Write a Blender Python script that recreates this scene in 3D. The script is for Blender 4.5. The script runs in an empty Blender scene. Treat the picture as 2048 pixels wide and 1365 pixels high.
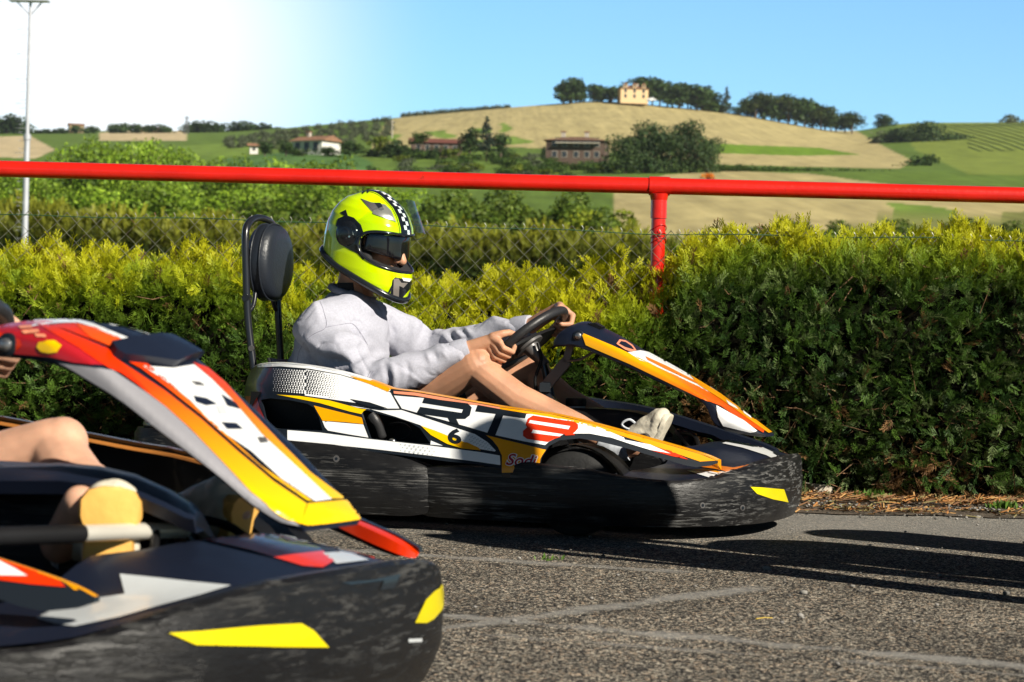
import bpy, bmesh, math, random
import numpy as np
from math import radians, sin, cos, pi, sqrt, atan2
from mathutils import Vector, Matrix, noise
from mathutils.bvhtree import BVHTree
from mathutils.geometry import delaunay_2d_cdt

random.seed(7)
RNG = np.random.default_rng(11)
SC = bpy.context.scene
COL = SC.collection

# ---------------------------------------------------------------- camera, sky, sun, exposure
F_PX = 4690.0                      # focal length in pixels of the 2048 px wide photograph
ROLL = radians(1.4)
CAM = Vector((0.0, 0.0, 0.58))
cd = bpy.data.cameras.new('camera')
cam = bpy.data.objects.new('camera', cd)
COL.objects.link(cam)
cd.sensor_width = 36.0
cd.lens = F_PX / 2048.0 * 36.0
cd.clip_start = 0.05
cd.clip_end = 6000.0
R_ = Vector((cos(ROLL), 0, sin(ROLL)))
U_ = Vector((-sin(ROLL), 0, cos(ROLL)))
B_ = Vector((0, -1, 0))
cam.matrix_world = Matrix(((R_.x, U_.x, B_.x, CAM.x), (R_.y, U_.y, B_.y, CAM.y), (R_.z, U_.z, B_.z, CAM.z), (0, 0, 0, 1)))
cd.dof.use_dof = True
cd.dof.focus_distance = 7.3
cd.dof.aperture_fstop = 9.0
SC.camera = cam

SUN_AZ = radians(-46.0)            # heading of the sun seen from above, measured from +x towards +y
SUN_EL = radians(31.0)
TO_SUN = Vector((cos(SUN_AZ) * cos(SUN_EL), sin(SUN_AZ) * cos(SUN_EL), sin(SUN_EL)))
world = bpy.data.worlds.new('World')
SC.world = world
world.use_nodes = True
wn, wl = world.node_tree.nodes, world.node_tree.links
wn.clear()
w_out = wn.new('ShaderNodeOutputWorld')
w_bg = wn.new('ShaderNodeBackground')
w_sky = wn.new('ShaderNodeTexSky')
w_sky.sky_type = 'NISHITA'
w_sky.sun_disc = False
w_sky.sun_elevation = SUN_EL
w_sky.sun_rotation = pi / 2 - SUN_AZ
w_sky.altitude = 100
w_sky.air_density = 1.0
w_sky.dust_density = 0.2
w_sky.ozone_density = 3.0
w_bg.inputs['Strength'].default_value = 0.054
# a bright veil of thin high cloud standing in the sky to the left
w_geo = wn.new('ShaderNodeTexCoord')
w_nrm = wn.new('ShaderNodeVectorMath'); w_nrm.operation = 'NORMALIZE'
wl.new(w_geo.outputs['Generated'], w_nrm.inputs[0])
w_dot = wn.new('ShaderNodeVectorMath'); w_dot.operation = 'DISTANCE'
w_dot.inputs[1].default_value = Vector((-0.172, 0.977, 0.118)).normalized()
w_ns = wn.new('ShaderNodeTexNoise'); w_ns.inputs['Scale'].default_value = 3.0; w_ns.inputs['Detail'].default_value = 2.0
w_ad = wn.new('ShaderNodeMath'); w_ad.operation = 'MULTIPLY_ADD'; w_ad.inputs[1].default_value = 0.03; 
w_mr = wn.new('ShaderNodeMapRange'); w_mr.interpolation_type = 'SMOOTHERSTEP'
w_mr.inputs['From Min'].default_value = 0.172; w_mr.inputs['From Max'].default_value = 0.0
w_mr.inputs['To Min'].default_value = 0.0; w_mr.inputs['To Max'].default_value = 1.0
w_mix = wn.new('ShaderNodeMix'); w_mix.data_type = 'RGBA'
w_mix.inputs['B'].default_value = (15.5, 15.5, 15.3, 1)
wl.new(w_nrm.outputs[0], w_dot.inputs[0])
wl.new(w_geo.outputs['Generated'], w_ns.inputs['Vector'])
wl.new(w_ns.outputs['Fac'], w_ad.inputs[0])
wl.new(w_dot.outputs['Value'], w_ad.inputs[2])
wl.new(w_ad.outputs[0], w_mr.inputs['Value'])
wl.new(w_mr.outputs[0], w_mix.inputs['Factor'])
w_tint = wn.new('ShaderNodeMix'); w_tint.data_type = 'RGBA'; w_tint.blend_type = 'MULTIPLY'; w_tint.inputs['Factor'].default_value = 1.0
w_sep = wn.new('ShaderNodeSeparateXYZ'); wl.new(w_nrm.outputs[0], w_sep.inputs[0])
w_ramp = wn.new('ShaderNodeValToRGB')
w_ramp.color_ramp.elements[0].position = 0.15; w_ramp.color_ramp.elements[0].color = (1.20, 1.70, 2.05, 1)
w_ramp.color_ramp.elements[1].position = 0.36; w_ramp.color_ramp.elements[1].color = (0.34, 0.36, 0.37, 1)
wl.new(w_sep.outputs[2], w_ramp.inputs[0])
w_y = wn.new('ShaderNodeMapRange'); w_y.inputs['From Min'].default_value = 0.0; w_y.inputs['From Max'].default_value = 0.85; w_y.inputs['To Min'].default_value = 0.42; w_y.inputs['To Max'].default_value = 1.0
wl.new(w_sep.outputs[1], w_y.inputs['Value'])
w_sc = wn.new('ShaderNodeVectorMath'); w_sc.operation = 'SCALE'; wl.new(w_ramp.outputs[0], w_sc.inputs[0]); wl.new(w_y.outputs[0], w_sc.inputs['Scale'])
wl.new(w_sc.outputs[0], w_tint.inputs['B'])
wl.new(w_sky.outputs['Color'], w_tint.inputs['A'])
wl.new(w_tint.outputs['Result'], w_mix.inputs['A'])
wl.new(w_mix.outputs['Result'], w_bg.inputs['Color'])
wl.new(w_bg.outputs[0], w_out.inputs['Surface'])

sl = bpy.data.lights.new('sun', 'SUN')
sl.energy = 5.0
sl.angle = radians(0.53)
sl.color = (1.0, 0.93, 0.80)
so = bpy.data.objects.new('sun', sl)
so.rotation_euler = TO_SUN.to_track_quat('Z', 'Y').to_euler()
so.location = (4, -6, 8)
COL.objects.link(so)

SC.view_settings.view_transform = 'Standard'
SC.view_settings.look = 'None'
SC.view_settings.exposure = 0.65
SC.view_settings.gamma = 1.0
SC.cycles.use_denoising = True
SC.cycles.max_bounces = 6
SC.cycles.diffuse_bounces = 3
SC.cycles.glossy_bounces = 3
SC.cycles.transparent_max_bounces = 8
SC.cycles.caustics_reflective = False
SC.cycles.caustics_refractive = False

# ---------------------------------------------------------------- small helpers
def lin(r, g, b):
    def f(c):
        c /= 255.0
        return c / 12.92 if c <= 0.04045 else ((c + 0.055) / 1.055) ** 2.4
    return (f(r), f(g), f(b))

def ray(px, py):
    """direction through a pixel of the 2048 px photograph, scaled so that its y is 1"""
    a = (px - 1024.0) / F_PX
    b = (682.5 - py) / F_PX
    d = R_ * a + U_ * b + Vector((0, 1, 0))
    return d / d.y

def P(px, py, depth):
    return CAM + ray(px, py) * depth

def tag(o, label=None, cat=None, group=None, kind=None):
    if label: o['label'] = label
    if cat: o['category'] = cat
    if group: o['group'] = group
    if kind: o['kind'] = kind
    return o

def empty(name, loc=(0, 0, 0), rz=0.0, label=None, cat=None, group=None):
    o = bpy.data.objects.new(name, None)
    o.empty_display_size = 0.1
    COL.objects.link(o)
    o.location = loc
    o.rotation_euler = (0, 0, rz)
    return tag(o, label, cat, group)

def link_mesh(name, me, parent=None):
    o = bpy.data.objects.new(name, me)
    COL.objects.link(o)
    if parent: o.parent = parent
    return o

def copy_tree(o, parent=None, depth=0):
    c = o.copy()
    COL.objects.link(c)
    if parent is not None: c.parent = parent
    for ch in list(o.children):
        copy_tree(ch, c, depth + 1)
    return c

# ---------------------------------------------------------------- materials
def mat(name, col, rough=0.5, metal=0.0, coat=0.0, var=0.0, vscale=8.0, bump=0.0, bscale=40.0, spec=0.5,
        alpha=1.0, trans=0.0, sss=0.0, stretch=(1, 1, 1), col2=None, c2thr=0.6, c2soft=0.08, ior=1.45, detail=4.0, rvar=0.0):
    m = bpy.data.materials.new(name)
    m.use_nodes = True
    nt = m.node_tree
    p = nt.nodes['Principled BSDF']
    p.inputs['Base Color'].default_value = (*col, 1)
    p.inputs['Roughness'].default_value = rough
    p.inputs['Metallic'].default_value = metal
    p.inputs['Coat Weight'].default_value = coat
    p.inputs['Coat Roughness'].default_value = 0.06
    p.inputs['Specular IOR Level'].default_value = spec
    p.inputs['Alpha'].default_value = alpha
    p.inputs['Transmission Weight'].default_value = trans
    p.inputs['IOR'].default_value = ior
    if sss:
        p.inputs['Subsurface Weight'].default_value = sss
        p.inputs['Subsurface Radius'].default_value = (0.012, 0.005, 0.003)
        p.inputs['Subsurface Scale'].default_value = 1.0
    if var or bump or col2 or rvar:
        tc = nt.nodes.new('ShaderNodeTexCoord')
        mp = nt.nodes.new('ShaderNodeMapping')
        mp.inputs['Scale'].default_value = stretch
        nt.links.new(tc.outputs['Object'], mp.inputs['Vector'])
        if var or col2 or rvar:
            n = nt.nodes.new('ShaderNodeTexNoise')
            n.inputs['Scale'].default_value = vscale
            n.inputs['Detail'].default_value = detail
            nt.links.new(mp.outputs[0], n.inputs['Vector'])
            src = None
            if var:
                mr = nt.nodes.new('ShaderNodeMapRange')
                mr.inputs['From Min'].default_value = 0.3
                mr.inputs['From Max'].default_value = 0.7
                mr.inputs['To Min'].default_value = 1 - var
                mr.inputs['To Max'].default_value = 1 + var * 0.6
                nt.links.new(n.outputs['Fac'], mr.inputs['Value'])
                mx = nt.nodes.new('ShaderNodeMix'); mx.data_type = 'RGBA'; mx.blend_type = 'MULTIPLY'
                mx.inputs['Factor'].default_value = 1.0
                mx.inputs['A'].default_value = (*col, 1)
                nt.links.new(mr.outputs[0], mx.inputs['B'])
                src = mx.outputs['Result']
            if col2:
                n2 = nt.nodes.new('ShaderNodeTexNoise')
                n2.inputs['Scale'].default_value = vscale * 2.3
                n2.inputs['Detail'].default_value = 8.0
                n2.inputs['Roughness'].default_value = 0.7
                nt.links.new(mp.outputs[0], n2.inputs['Vector'])
                mr2 = nt.nodes.new('ShaderNodeMapRange')
                mr2.inputs['From Min'].default_value = c2thr
                mr2.inputs['From Max'].default_value = c2thr + c2soft
                nt.links.new(n2.outputs['Fac'], mr2.inputs['Value'])
                mx2 = nt.nodes.new('ShaderNodeMix'); mx2.data_type = 'RGBA'
                mx2.inputs['A'].default_value = (*col, 1)
                mx2.inputs['B'].default_value = (*col2, 1)
                if src: nt.links.new(src, mx2.inputs['A'])
                nt.links.new(mr2.outputs[0], mx2.inputs['Factor'])
                src = mx2.outputs['Result']
            if src: nt.links.new(src, p.inputs['Base Color'])
            if rvar:
                mr3 = nt.nodes.new('ShaderNodeMapRange')
                mr3.inputs['From Min'].default_value = 0.3
                mr3.inputs['From Max'].default_value = 0.7
                mr3.inputs['To Min'].default_value = max(0.02, rough - rvar)
                mr3.inputs['To Max'].default_value = min(1, rough + rvar)
                nt.links.new(n.outputs['Fac'], mr3.inputs['Value'])
                nt.links.new(mr3.outputs[0], p.inputs['Roughness'])
        if bump:
            nb = nt.nodes.new('ShaderNodeTexNoise')
            nb.inputs['Scale'].default_value = bscale
            nb.inputs['Detail'].default_value = 5.0
            nt.links.new(mp.outputs[0], nb.inputs['Vector'])
            bp = nt.nodes.new('ShaderNodeBump')
            bp.inputs['Strength'].default_value = bump
            bp.inputs['Distance'].default_value = 0.01
            nt.links.new(nb.outputs['Fac'], bp.inputs['Height'])
            nt.links.new(bp.outputs[0], p.inputs['Normal'])
    return m

def leaf_mat(name, trans=0.25, rough=0.55, nscale=3.0, nvar=0.25):
    """foliage: colour of each spray comes from the mesh attribute Col"""
    m = bpy.data.materials.new(name)
    m.use_nodes = True
    nt = m.node_tree
    p = nt.nodes['Principled BSDF']
    out = nt.nodes['Material Output']
    at = nt.nodes.new('ShaderNodeAttribute'); at.attribute_name = 'Col'
    oi = nt.nodes.new('ShaderNodeObjectInfo')
    mr = nt.nodes.new('ShaderNodeMapRange')
    mr.inputs['To Min'].default_value = 1 - nvar; mr.inputs['To Max'].default_value = 1 + nvar
    nt.links.new(oi.outputs['Random'], mr.inputs['Value'])
    mx = nt.nodes.new('ShaderNodeMix'); mx.data_type = 'RGBA'; mx.blend_type = 'MULTIPLY'; mx.inputs['Factor'].default_value = 1
    nt.links.new(at.outputs['Color'], mx.inputs['A'])
    nt.links.new(mr.outputs[0], mx.inputs['B'])
    nt.links.new(mx.outputs['Result'], p.inputs['Base Color'])
    p.inputs['Roughness'].default_value = rough
    p.inputs['Specular IOR Level'].default_value = 0.25
    tr = nt.nodes.new('ShaderNodeBsdfTranslucent')
    nt.links.new(mx.outputs['Result'], tr.inputs['Color'])
    ms = nt.nodes.new('ShaderNodeMixShader'); ms.inputs['Fac'].default_value = trans
    nt.links.new(p.outputs[0], ms.inputs[1]); nt.links.new(tr.outputs[0], ms.inputs[2])
    nt.links.new(ms.outputs[0], out.inputs['Surface'])
    return m

M = {}
M['white'] = mat('white_paint', (0.80, 0.81, 0.82), 0.32, coat=0.4, var=0.05, vscale=14, col2=(0.45, 0.45, 0.45), c2thr=0.68, c2soft=0.05)
M['grey_white'] = mat('pale_grey_paint', (0.55, 0.58, 0.60), 0.35, coat=0.3, var=0.08, vscale=10)
M['skirt'] = mat('grey_skirt_plastic', (0.27, 0.265, 0.29), 0.5, var=0.08, vscale=6)
M['yellow'] = mat('yellow_paint', (0.90, 0.55, 0.0), 0.32, coat=0.4, var=0.06, vscale=12)
M['lemon'] = mat('lemon_sticker', (0.66, 0.55, 0.0), 0.38, coat=0.2, var=0.06, vscale=10)
M['amber'] = mat('amber_paint', (0.84, 0.34, 0.0), 0.32, coat=0.4, var=0.06, vscale=12)
M['orange'] = mat('orange_paint', (0.82, 0.20, 0.0), 0.32, coat=0.4, var=0.05, vscale=12)
M['deep_orange'] = mat('deep_orange_paint', (0.78, 0.085, 0.0), 0.32, coat=0.4, var=0.05, vscale=12)
M['red'] = mat('red_paint', (0.72, 0.03, 0.0), 0.32, coat=0.4, var=0.06, vscale=12)
M['crimson'] = mat('crimson_paint', (0.42, 0.012, 0.02), 0.34, coat=0.4, var=0.06, vscale=12)
M['salmon'] = mat('salmon_paint', (0.80, 0.28, 0.16), 0.35, coat=0.3, var=0.05)
M['navy'] = mat('navy_black_plastic', (0.008, 0.012, 0.026), 0.42, coat=0.05, spec=0.35, var=0.2, vscale=6, bump=0.08, bscale=300)
M['ink'] = mat('ink_black_film', (0.010, 0.014, 0.020), 0.33, coat=0.3)
M['black'] = mat('black_plastic', (0.007, 0.007, 0.008), 0.5, spec=0.3, var=0.3, vscale=12, bump=0.1, bscale=200)
M['scuff'] = mat('scuffed_black_plastic', (0.009, 0.009, 0.010), 0.45, var=0.5, vscale=8, bump=0.4, bscale=24, stretch=(0.30, 1, 4.0),
                 col2=(0.17, 0.17, 0.165), c2thr=0.56, c2soft=0.16, detail=8, rvar=0.15)
M['scuff_dark'] = mat('worn_black_plastic', (0.010, 0.010, 0.011), 0.58, spec=0.3, var=0.5, vscale=6, bump=0.25, bscale=16, stretch=(0.30, 1, 4.0),
                 col2=(0.06, 0.06, 0.058), c2thr=0.57, c2soft=0.2, detail=8, rvar=0.12)
M['rubber'] = mat('tyre_rubber', (0.014, 0.014, 0.014), 0.75, bump=0.2, bscale=90)
M['grip'] = mat('grip_rubber', (0.022, 0.022, 0.024), 0.42, var=0.2, vscale=20, bump=0.1, bscale=220)
M['steel'] = mat('brushed_steel', (0.42, 0.42, 0.43), 0.35, 0.9, var=0.2, vscale=12, stretch=(1, 1, 6))
M['greymetal'] = mat('grey_painted_metal', (0.13, 0.125, 0.125), 0.42, 0.4, var=0.15, vscale=14)
M['chrome'] = mat('polished_metal', (0.72, 0.70, 0.66), 0.14, 1.0)
M['tube'] = mat('black_tube_paint', (0.012, 0.013, 0.017), 0.28, coat=0.3)
M['vinyl'] = mat('black_vinyl', (0.016, 0.020, 0.028), 0.40, var=0.15, vscale=6, bump=0.12, bscale=120)
M['seat'] = mat('seat_plastic', (0.02, 0.02, 0.022), 0.45, var=0.2)
M['bottle'] = mat('clouded_bottle', (0.35, 0.36, 0.36), 0.35, var=0.2)
M['redpipe'] = mat('red_gloss_pipe_paint', (0.62, 0.013, 0.006), 0.30, coat=0.5, var=0.14, vscale=7, bump=0.12, bscale=45, col2=(0.38, 0.015, 0.006), c2thr=0.655, c2soft=0.03)
M['wire'] = mat('weathered_wire', (0.22, 0.225, 0.18), 0.45, 0.3, var=0.4, vscale=9, col2=(0.16, 0.055, 0.02), c2thr=0.56, c2soft=0.08)
M['greenwire'] = mat('green_coated_wire', (0.03, 0.085, 0.035), 0.45, var=0.3, vscale=5, col2=(0.2, 0.16, 0.10), c2thr=0.63)
M['skin'] = mat('skin', (0.50, 0.262, 0.16), 0.48, var=0.20, vscale=14, col2=(0.36, 0.15, 0.09), c2thr=0.60, c2soft=0.30, detail=6, sss=0.25, bump=0.06, bscale=220, spec=0.4)
M['skin_pale'] = mat('skin_pale', (0.60, 0.34, 0.23), 0.5, var=0.14, vscale=26, sss=0.2, spec=0.4)
M['fleece'] = mat('grey_fleece', (0.41, 0.415, 0.485), 0.9, var=0.10, vscale=160, bump=0.25, bscale=420, spec=0.15, detail=3)
M['collar'] = mat('ribbed_grey_fleece', (0.30, 0.30, 0.36), 0.9, var=0.10, vscale=120, bump=0.3, bscale=300, spec=0.15)
M['shorts'] = mat('dark_shorts', (0.03, 0.03, 0.035), 0.85, var=0.2)
M['shoe'] = mat('cream_shoe', (0.62, 0.57, 0.46), 0.6, var=0.16, vscale=22, bump=0.25, bscale=60)
M['sole'] = mat('tan_sole', (0.80, 0.44, 0.10), 0.6, var=0.12, vscale=16, bump=0.15, bscale=60)
M['lace'] = mat('pale_lace', (0.5, 0.53, 0.58), 0.8, var=0.3, vscale=60)
M['fluo'] = mat('fluorescent_shell', (0.60, 0.82, 0.0), 0.16, coat=0.8, var=0.03)
M['shellblack'] = mat('black_gloss_shell', (0.010, 0.012, 0.016), 0.2, coat=0.5)
M['silver'] = mat('silver_vent', (0.40, 0.36, 0.33), 0.3, 0.6, var=0.1)
def scuff_mat(name, base, amount, seed):
    """black plastic rubbed along its length: thin pale gouges in patches"""
    m = bpy.data.materials.new(name); m.use_nodes = True
    nt = m.node_tree; N = nt.nodes; L = nt.links; p = N['Principled BSDF']
    tc = N.new('ShaderNodeTexCoord')
    def nz(scale, st, det=6, loc=0):
        mp = N.new('ShaderNodeMapping'); mp.inputs['Scale'].default_value = st; mp.inputs['Location'].default_value = (seed + loc, loc, seed)
        n = N.new('ShaderNodeTexNoise'); n.inputs['Scale'].default_value = scale; n.inputs['Detail'].default_value = det; n.inputs['Roughness'].default_value = 0.65
        L.new(tc.outputs['Object'], mp.inputs[0]); L.new(mp.outputs[0], n.inputs['Vector']); return n
    def rng(src, a, b, lo=0.0, hi=1.0):
        q = N.new('ShaderNodeMapRange'); q.inputs['From Min'].default_value = a; q.inputs['From Max'].default_value = b; q.inputs['To Min'].default_value = lo; q.inputs['To Max'].default_value = hi
        L.new(src, q.inputs['Value']); return q.outputs[0]
    def mul(a, b):
        q = N.new('ShaderNodeMath'); q.operation = 'MULTIPLY'; L.new(a, q.inputs[0]); L.new(b, q.inputs[1]); return q.outputs[0]
    s1 = rng(nz(22, (0.11, 0.5, 5.0), 6).outputs['Fac'], 0.54, 0.62)
    s2 = rng(nz(44, (0.22, 0.5, 3.0), 5, 7).outputs['Fac'], 0.56, 0.63)
    mx_ = N.new('ShaderNodeMath'); mx_.operation = 'MAXIMUM'; L.new(s1, mx_.inputs[0]); L.new(s2, mx_.inputs[1])
    patch = rng(nz(3.6, (1, 1, 2.2), 4, 3).outputs['Fac'], 0.40, 0.62)
    k_ = mul(mx_.outputs[0], patch)
    dust = rng(nz(7, (0.6, 1, 1.5), 7, 5).outputs['Fac'], 0.45, 0.75, 0.0, 0.09)
    ad = N.new('ShaderNodeMath'); ad.operation = 'ADD'; ad.use_clamp = True; L.new(k_, ad.inputs[0]); L.new(dust, ad.inputs[1])
    fa = N.new('ShaderNodeMath'); fa.operation = 'MULTIPLY'; fa.inputs[1].default_value = amount; L.new(ad.outputs[0], fa.inputs[0])
    mix = N.new('ShaderNodeMix'); mix.data_type = 'RGBA'; mix.inputs['A'].default_value = (*base, 1); mix.inputs['B'].default_value = (0.26, 0.26, 0.25, 1)
    L.new(fa.outputs[0], mix.inputs['Factor']); L.new(mix.outputs['Result'], p.inputs['Base Color'])
    L.new(rng(ad.outputs[0], 0, 1, 0.38, 0.75), p.inputs['Roughness']); p.inputs['Specular IOR Level'].default_value = 0.32
    bp = N.new('ShaderNodeBump'); bp.inputs['Strength'].default_value = 0.55; bp.inputs['Distance'].default_value = 0.004
    nb = nz(34, (0.35, 1, 2.6), 7, 9); a2 = N.new('ShaderNodeMath'); a2.operation = 'ADD'; L.new(nb.outputs['Fac'], a2.inputs[0]); L.new(k_, a2.inputs[1])
    L.new(a2.outputs[0], bp.inputs['Height']); L.new(bp.outputs[0], p.inputs['Normal'])
    return m
M['scuff'] = scuff_mat('scuffed_bumper_plastic', (0.007, 0.007, 0.008), 0.50, 0.0)
M['scuff_dark'] = scuff_mat('worn_bumper_plastic', (0.007, 0.007, 0.008), 0.16, 4.0)
M['lining'] = mat('helmet_lining', (0.016, 0.016, 0.018), 0.8, bump=0.2, bscale=200)
M['smoke'] = mat('smoked_shield', (0.006, 0.006, 0.008), 0.08, coat=0.5)
M['lips'] = mat('lips', (0.42, 0.15, 0.11), 0.45)
def visor_mat():
    m = bpy.data.materials.new('clear_visor'); m.use_nodes = True
    nt = m.node_tree
    nt.nodes.remove(nt.nodes['Principled BSDF'])
    out = nt.nodes['Material Output']
    t = nt.nodes.new('ShaderNodeBsdfTransparent'); t.inputs['Color'].default_value = (0.84, 0.90, 0.90, 1)
    g = nt.nodes.new('ShaderNodeBsdfGlossy'); g.inputs['Roughness'].default_value = 0.06
    fr = nt.nodes.new('ShaderNodeFresnel'); fr.inputs['IOR'].default_value = 1.22
    mx = nt.nodes.new('ShaderNodeMixShader')
    ml = nt.nodes.new('ShaderNodeMath'); ml.operation = 'MULTIPLY'; ml.inputs[1].default_value = 0.55
    nt.links.new(fr.outputs[0], ml.inputs[0]); nt.links.new(ml.outputs[0], mx.inputs[0]); nt.links.new(t.outputs[0], mx.inputs[1]); nt.links.new(g.outputs[0], mx.inputs[2])
    nt.links.new(mx.outputs[0], out.inputs['Surface'])
    return m
M['visor'] = visor_mat()

def fade_mat(name, stops, x0, x1):
    """printed colour fade along the length of a panel"""
    m = bpy.data.materials.new(name); m.use_nodes = True
    nt = m.node_tree; p = nt.nodes['Principled BSDF']
    tc = nt.nodes.new('ShaderNodeTexCoord'); sx = nt.nodes.new('ShaderNodeSeparateXYZ'); mr = nt.nodes.new('ShaderNodeMapRange'); cr = nt.nodes.new('ShaderNodeValToRGB')
    mr.inputs['From Min'].default_value = x0; mr.inputs['From Max'].default_value = x1
    e = cr.color_ramp.elements
    e[0].position, e[0].color = stops[0][0], (*stops[0][1], 1); e[1].position, e[1].color = stops[-1][0], (*stops[-1][1], 1)
    for q, c in stops[1:-1]: k_ = e.new(q); k_.color = (*c, 1)
    nt.links.new(tc.outputs['Object'], sx.inputs[0]); nt.links.new(sx.outputs[0], mr.inputs['Value']); nt.links.new(mr.outputs[0], cr.inputs[0]); nt.links.new(cr.outputs[0], p.inputs['Base Color'])
    p.inputs['Roughness'].default_value = 0.32; p.inputs['Coat Weight'].default_value = 0.4; p.inputs['Coat Roughness'].default_value = 0.06
    return m
M['fade_red'] = fade_mat('red_to_yellow_print', [(0.0, (0.70, 0.025, 0.0)), (0.25, (0.78, 0.06, 0.0)), (0.5, (0.84, 0.20, 0.0)), (0.75, (0.88, 0.38, 0.0)), (1.0, (0.92, 0.56, 0.0))], 0.70, 0.99)
M['fade_amber'] = fade_mat('amber_to_orange_print', [(0.0, (0.88, 0.42, 0.0)), (0.45, (0.86, 0.34, 0.0)), (0.75, (0.80, 0.14, 0.0)), (1.0, (0.76, 0.07, 0.0))], 0.42, 0.90)

# ---------------------------------------------------------------- polygons
def smooth(pts, n=6, closed=True):
    """Catmull-Rom through the points"""
    pts = [Vector(p) for p in pts]
    out = []
    k = len(pts)
    rng = range(k) if closed else range(k - 1)
    for i in rng:
        if closed:
            p0, p1, p2, p3 = pts[(i - 1) % k], pts[i], pts[(i + 1) % k], pts[(i + 2) % k]
        else:
            p0, p1, p2, p3 = pts[max(i - 1, 0)], pts[i], pts[i + 1], pts[min(i + 2, k - 1)]
        for j in range(n):
            t = j / n
            out.append(0.5 * ((2 * p1) + (p2 - p0) * t + (2 * p0 - 5 * p1 + 4 * p2 - p3) * t * t + (3 * p1 - p0 - 3 * p2 + p3) * t ** 3))
    if not closed: out.append(pts[-1])
    return out

def resample(pts, step, closed=True):
    pts = [Vector(p) for p in pts]
    out = []
    k = len(pts)
    for i in range(k if closed else k - 1):
        a, b = pts[i], pts[(i + 1) % k]
        n = max(1, int(math.ceil((b - a).length / step)))
        for j in range(n):
            out.append(a.lerp(b, j / n))
    if not closed: out.append(pts[-1])
    return out

def inside(p, poly):
    x, y = p
    c = False
    n = len(poly)
    j = n - 1
    for i in range(n):
        xi, yi = poly[i][0], poly[i][1]
        xj, yj = poly[j][0], poly[j][1]
        if (yi > y) != (yj > y) and x < (xj - xi) * (y - yi) / (yj - yi) + xi:
            c = not c
        j = i
    return c

def cdt(outer, holes=(), step=8.0):
    """triangulate a 2D polygon (with holes) with inner points so that it can bend over a surface"""
    rings = [resample(outer, step)] + [resample(h, step) for h in holes]
    vs, es = [], []
    for r in rings:
        b = len(vs)
        vs += [Vector((p[0], p[1])) for p in r]
        es += [(b + i, b + (i + 1) % len(r)) for i in range(len(r))]
    xs = [p[0] for p in rings[0]]; ys = [p[1] for p in rings[0]]
    x = min(xs) + step * 0.5
    row = 0
    while x < max(xs):
        y = min(ys) + step * (0.5 if row % 2 else 0.25)
        while y < max(ys):
            if inside((x, y), rings[0]) and not any(inside((x, y), h) for h in rings[1:]):
                vs.append(Vector((x, y)))
            y += step
        x += step; row += 1
    ov, oe, of, _, _, _ = delaunay_2d_cdt(vs, es, [], 0, 1e-4)
    tris = []
    for f in of:
        c = sum((ov[i] for i in f), Vector((0, 0))) / len(f)
        if inside(c, rings[0]) and not any(inside(c, h) for h in rings[1:]):
            tris.append(tuple(f))
    return [Vector(v) for v in ov], tris

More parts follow.
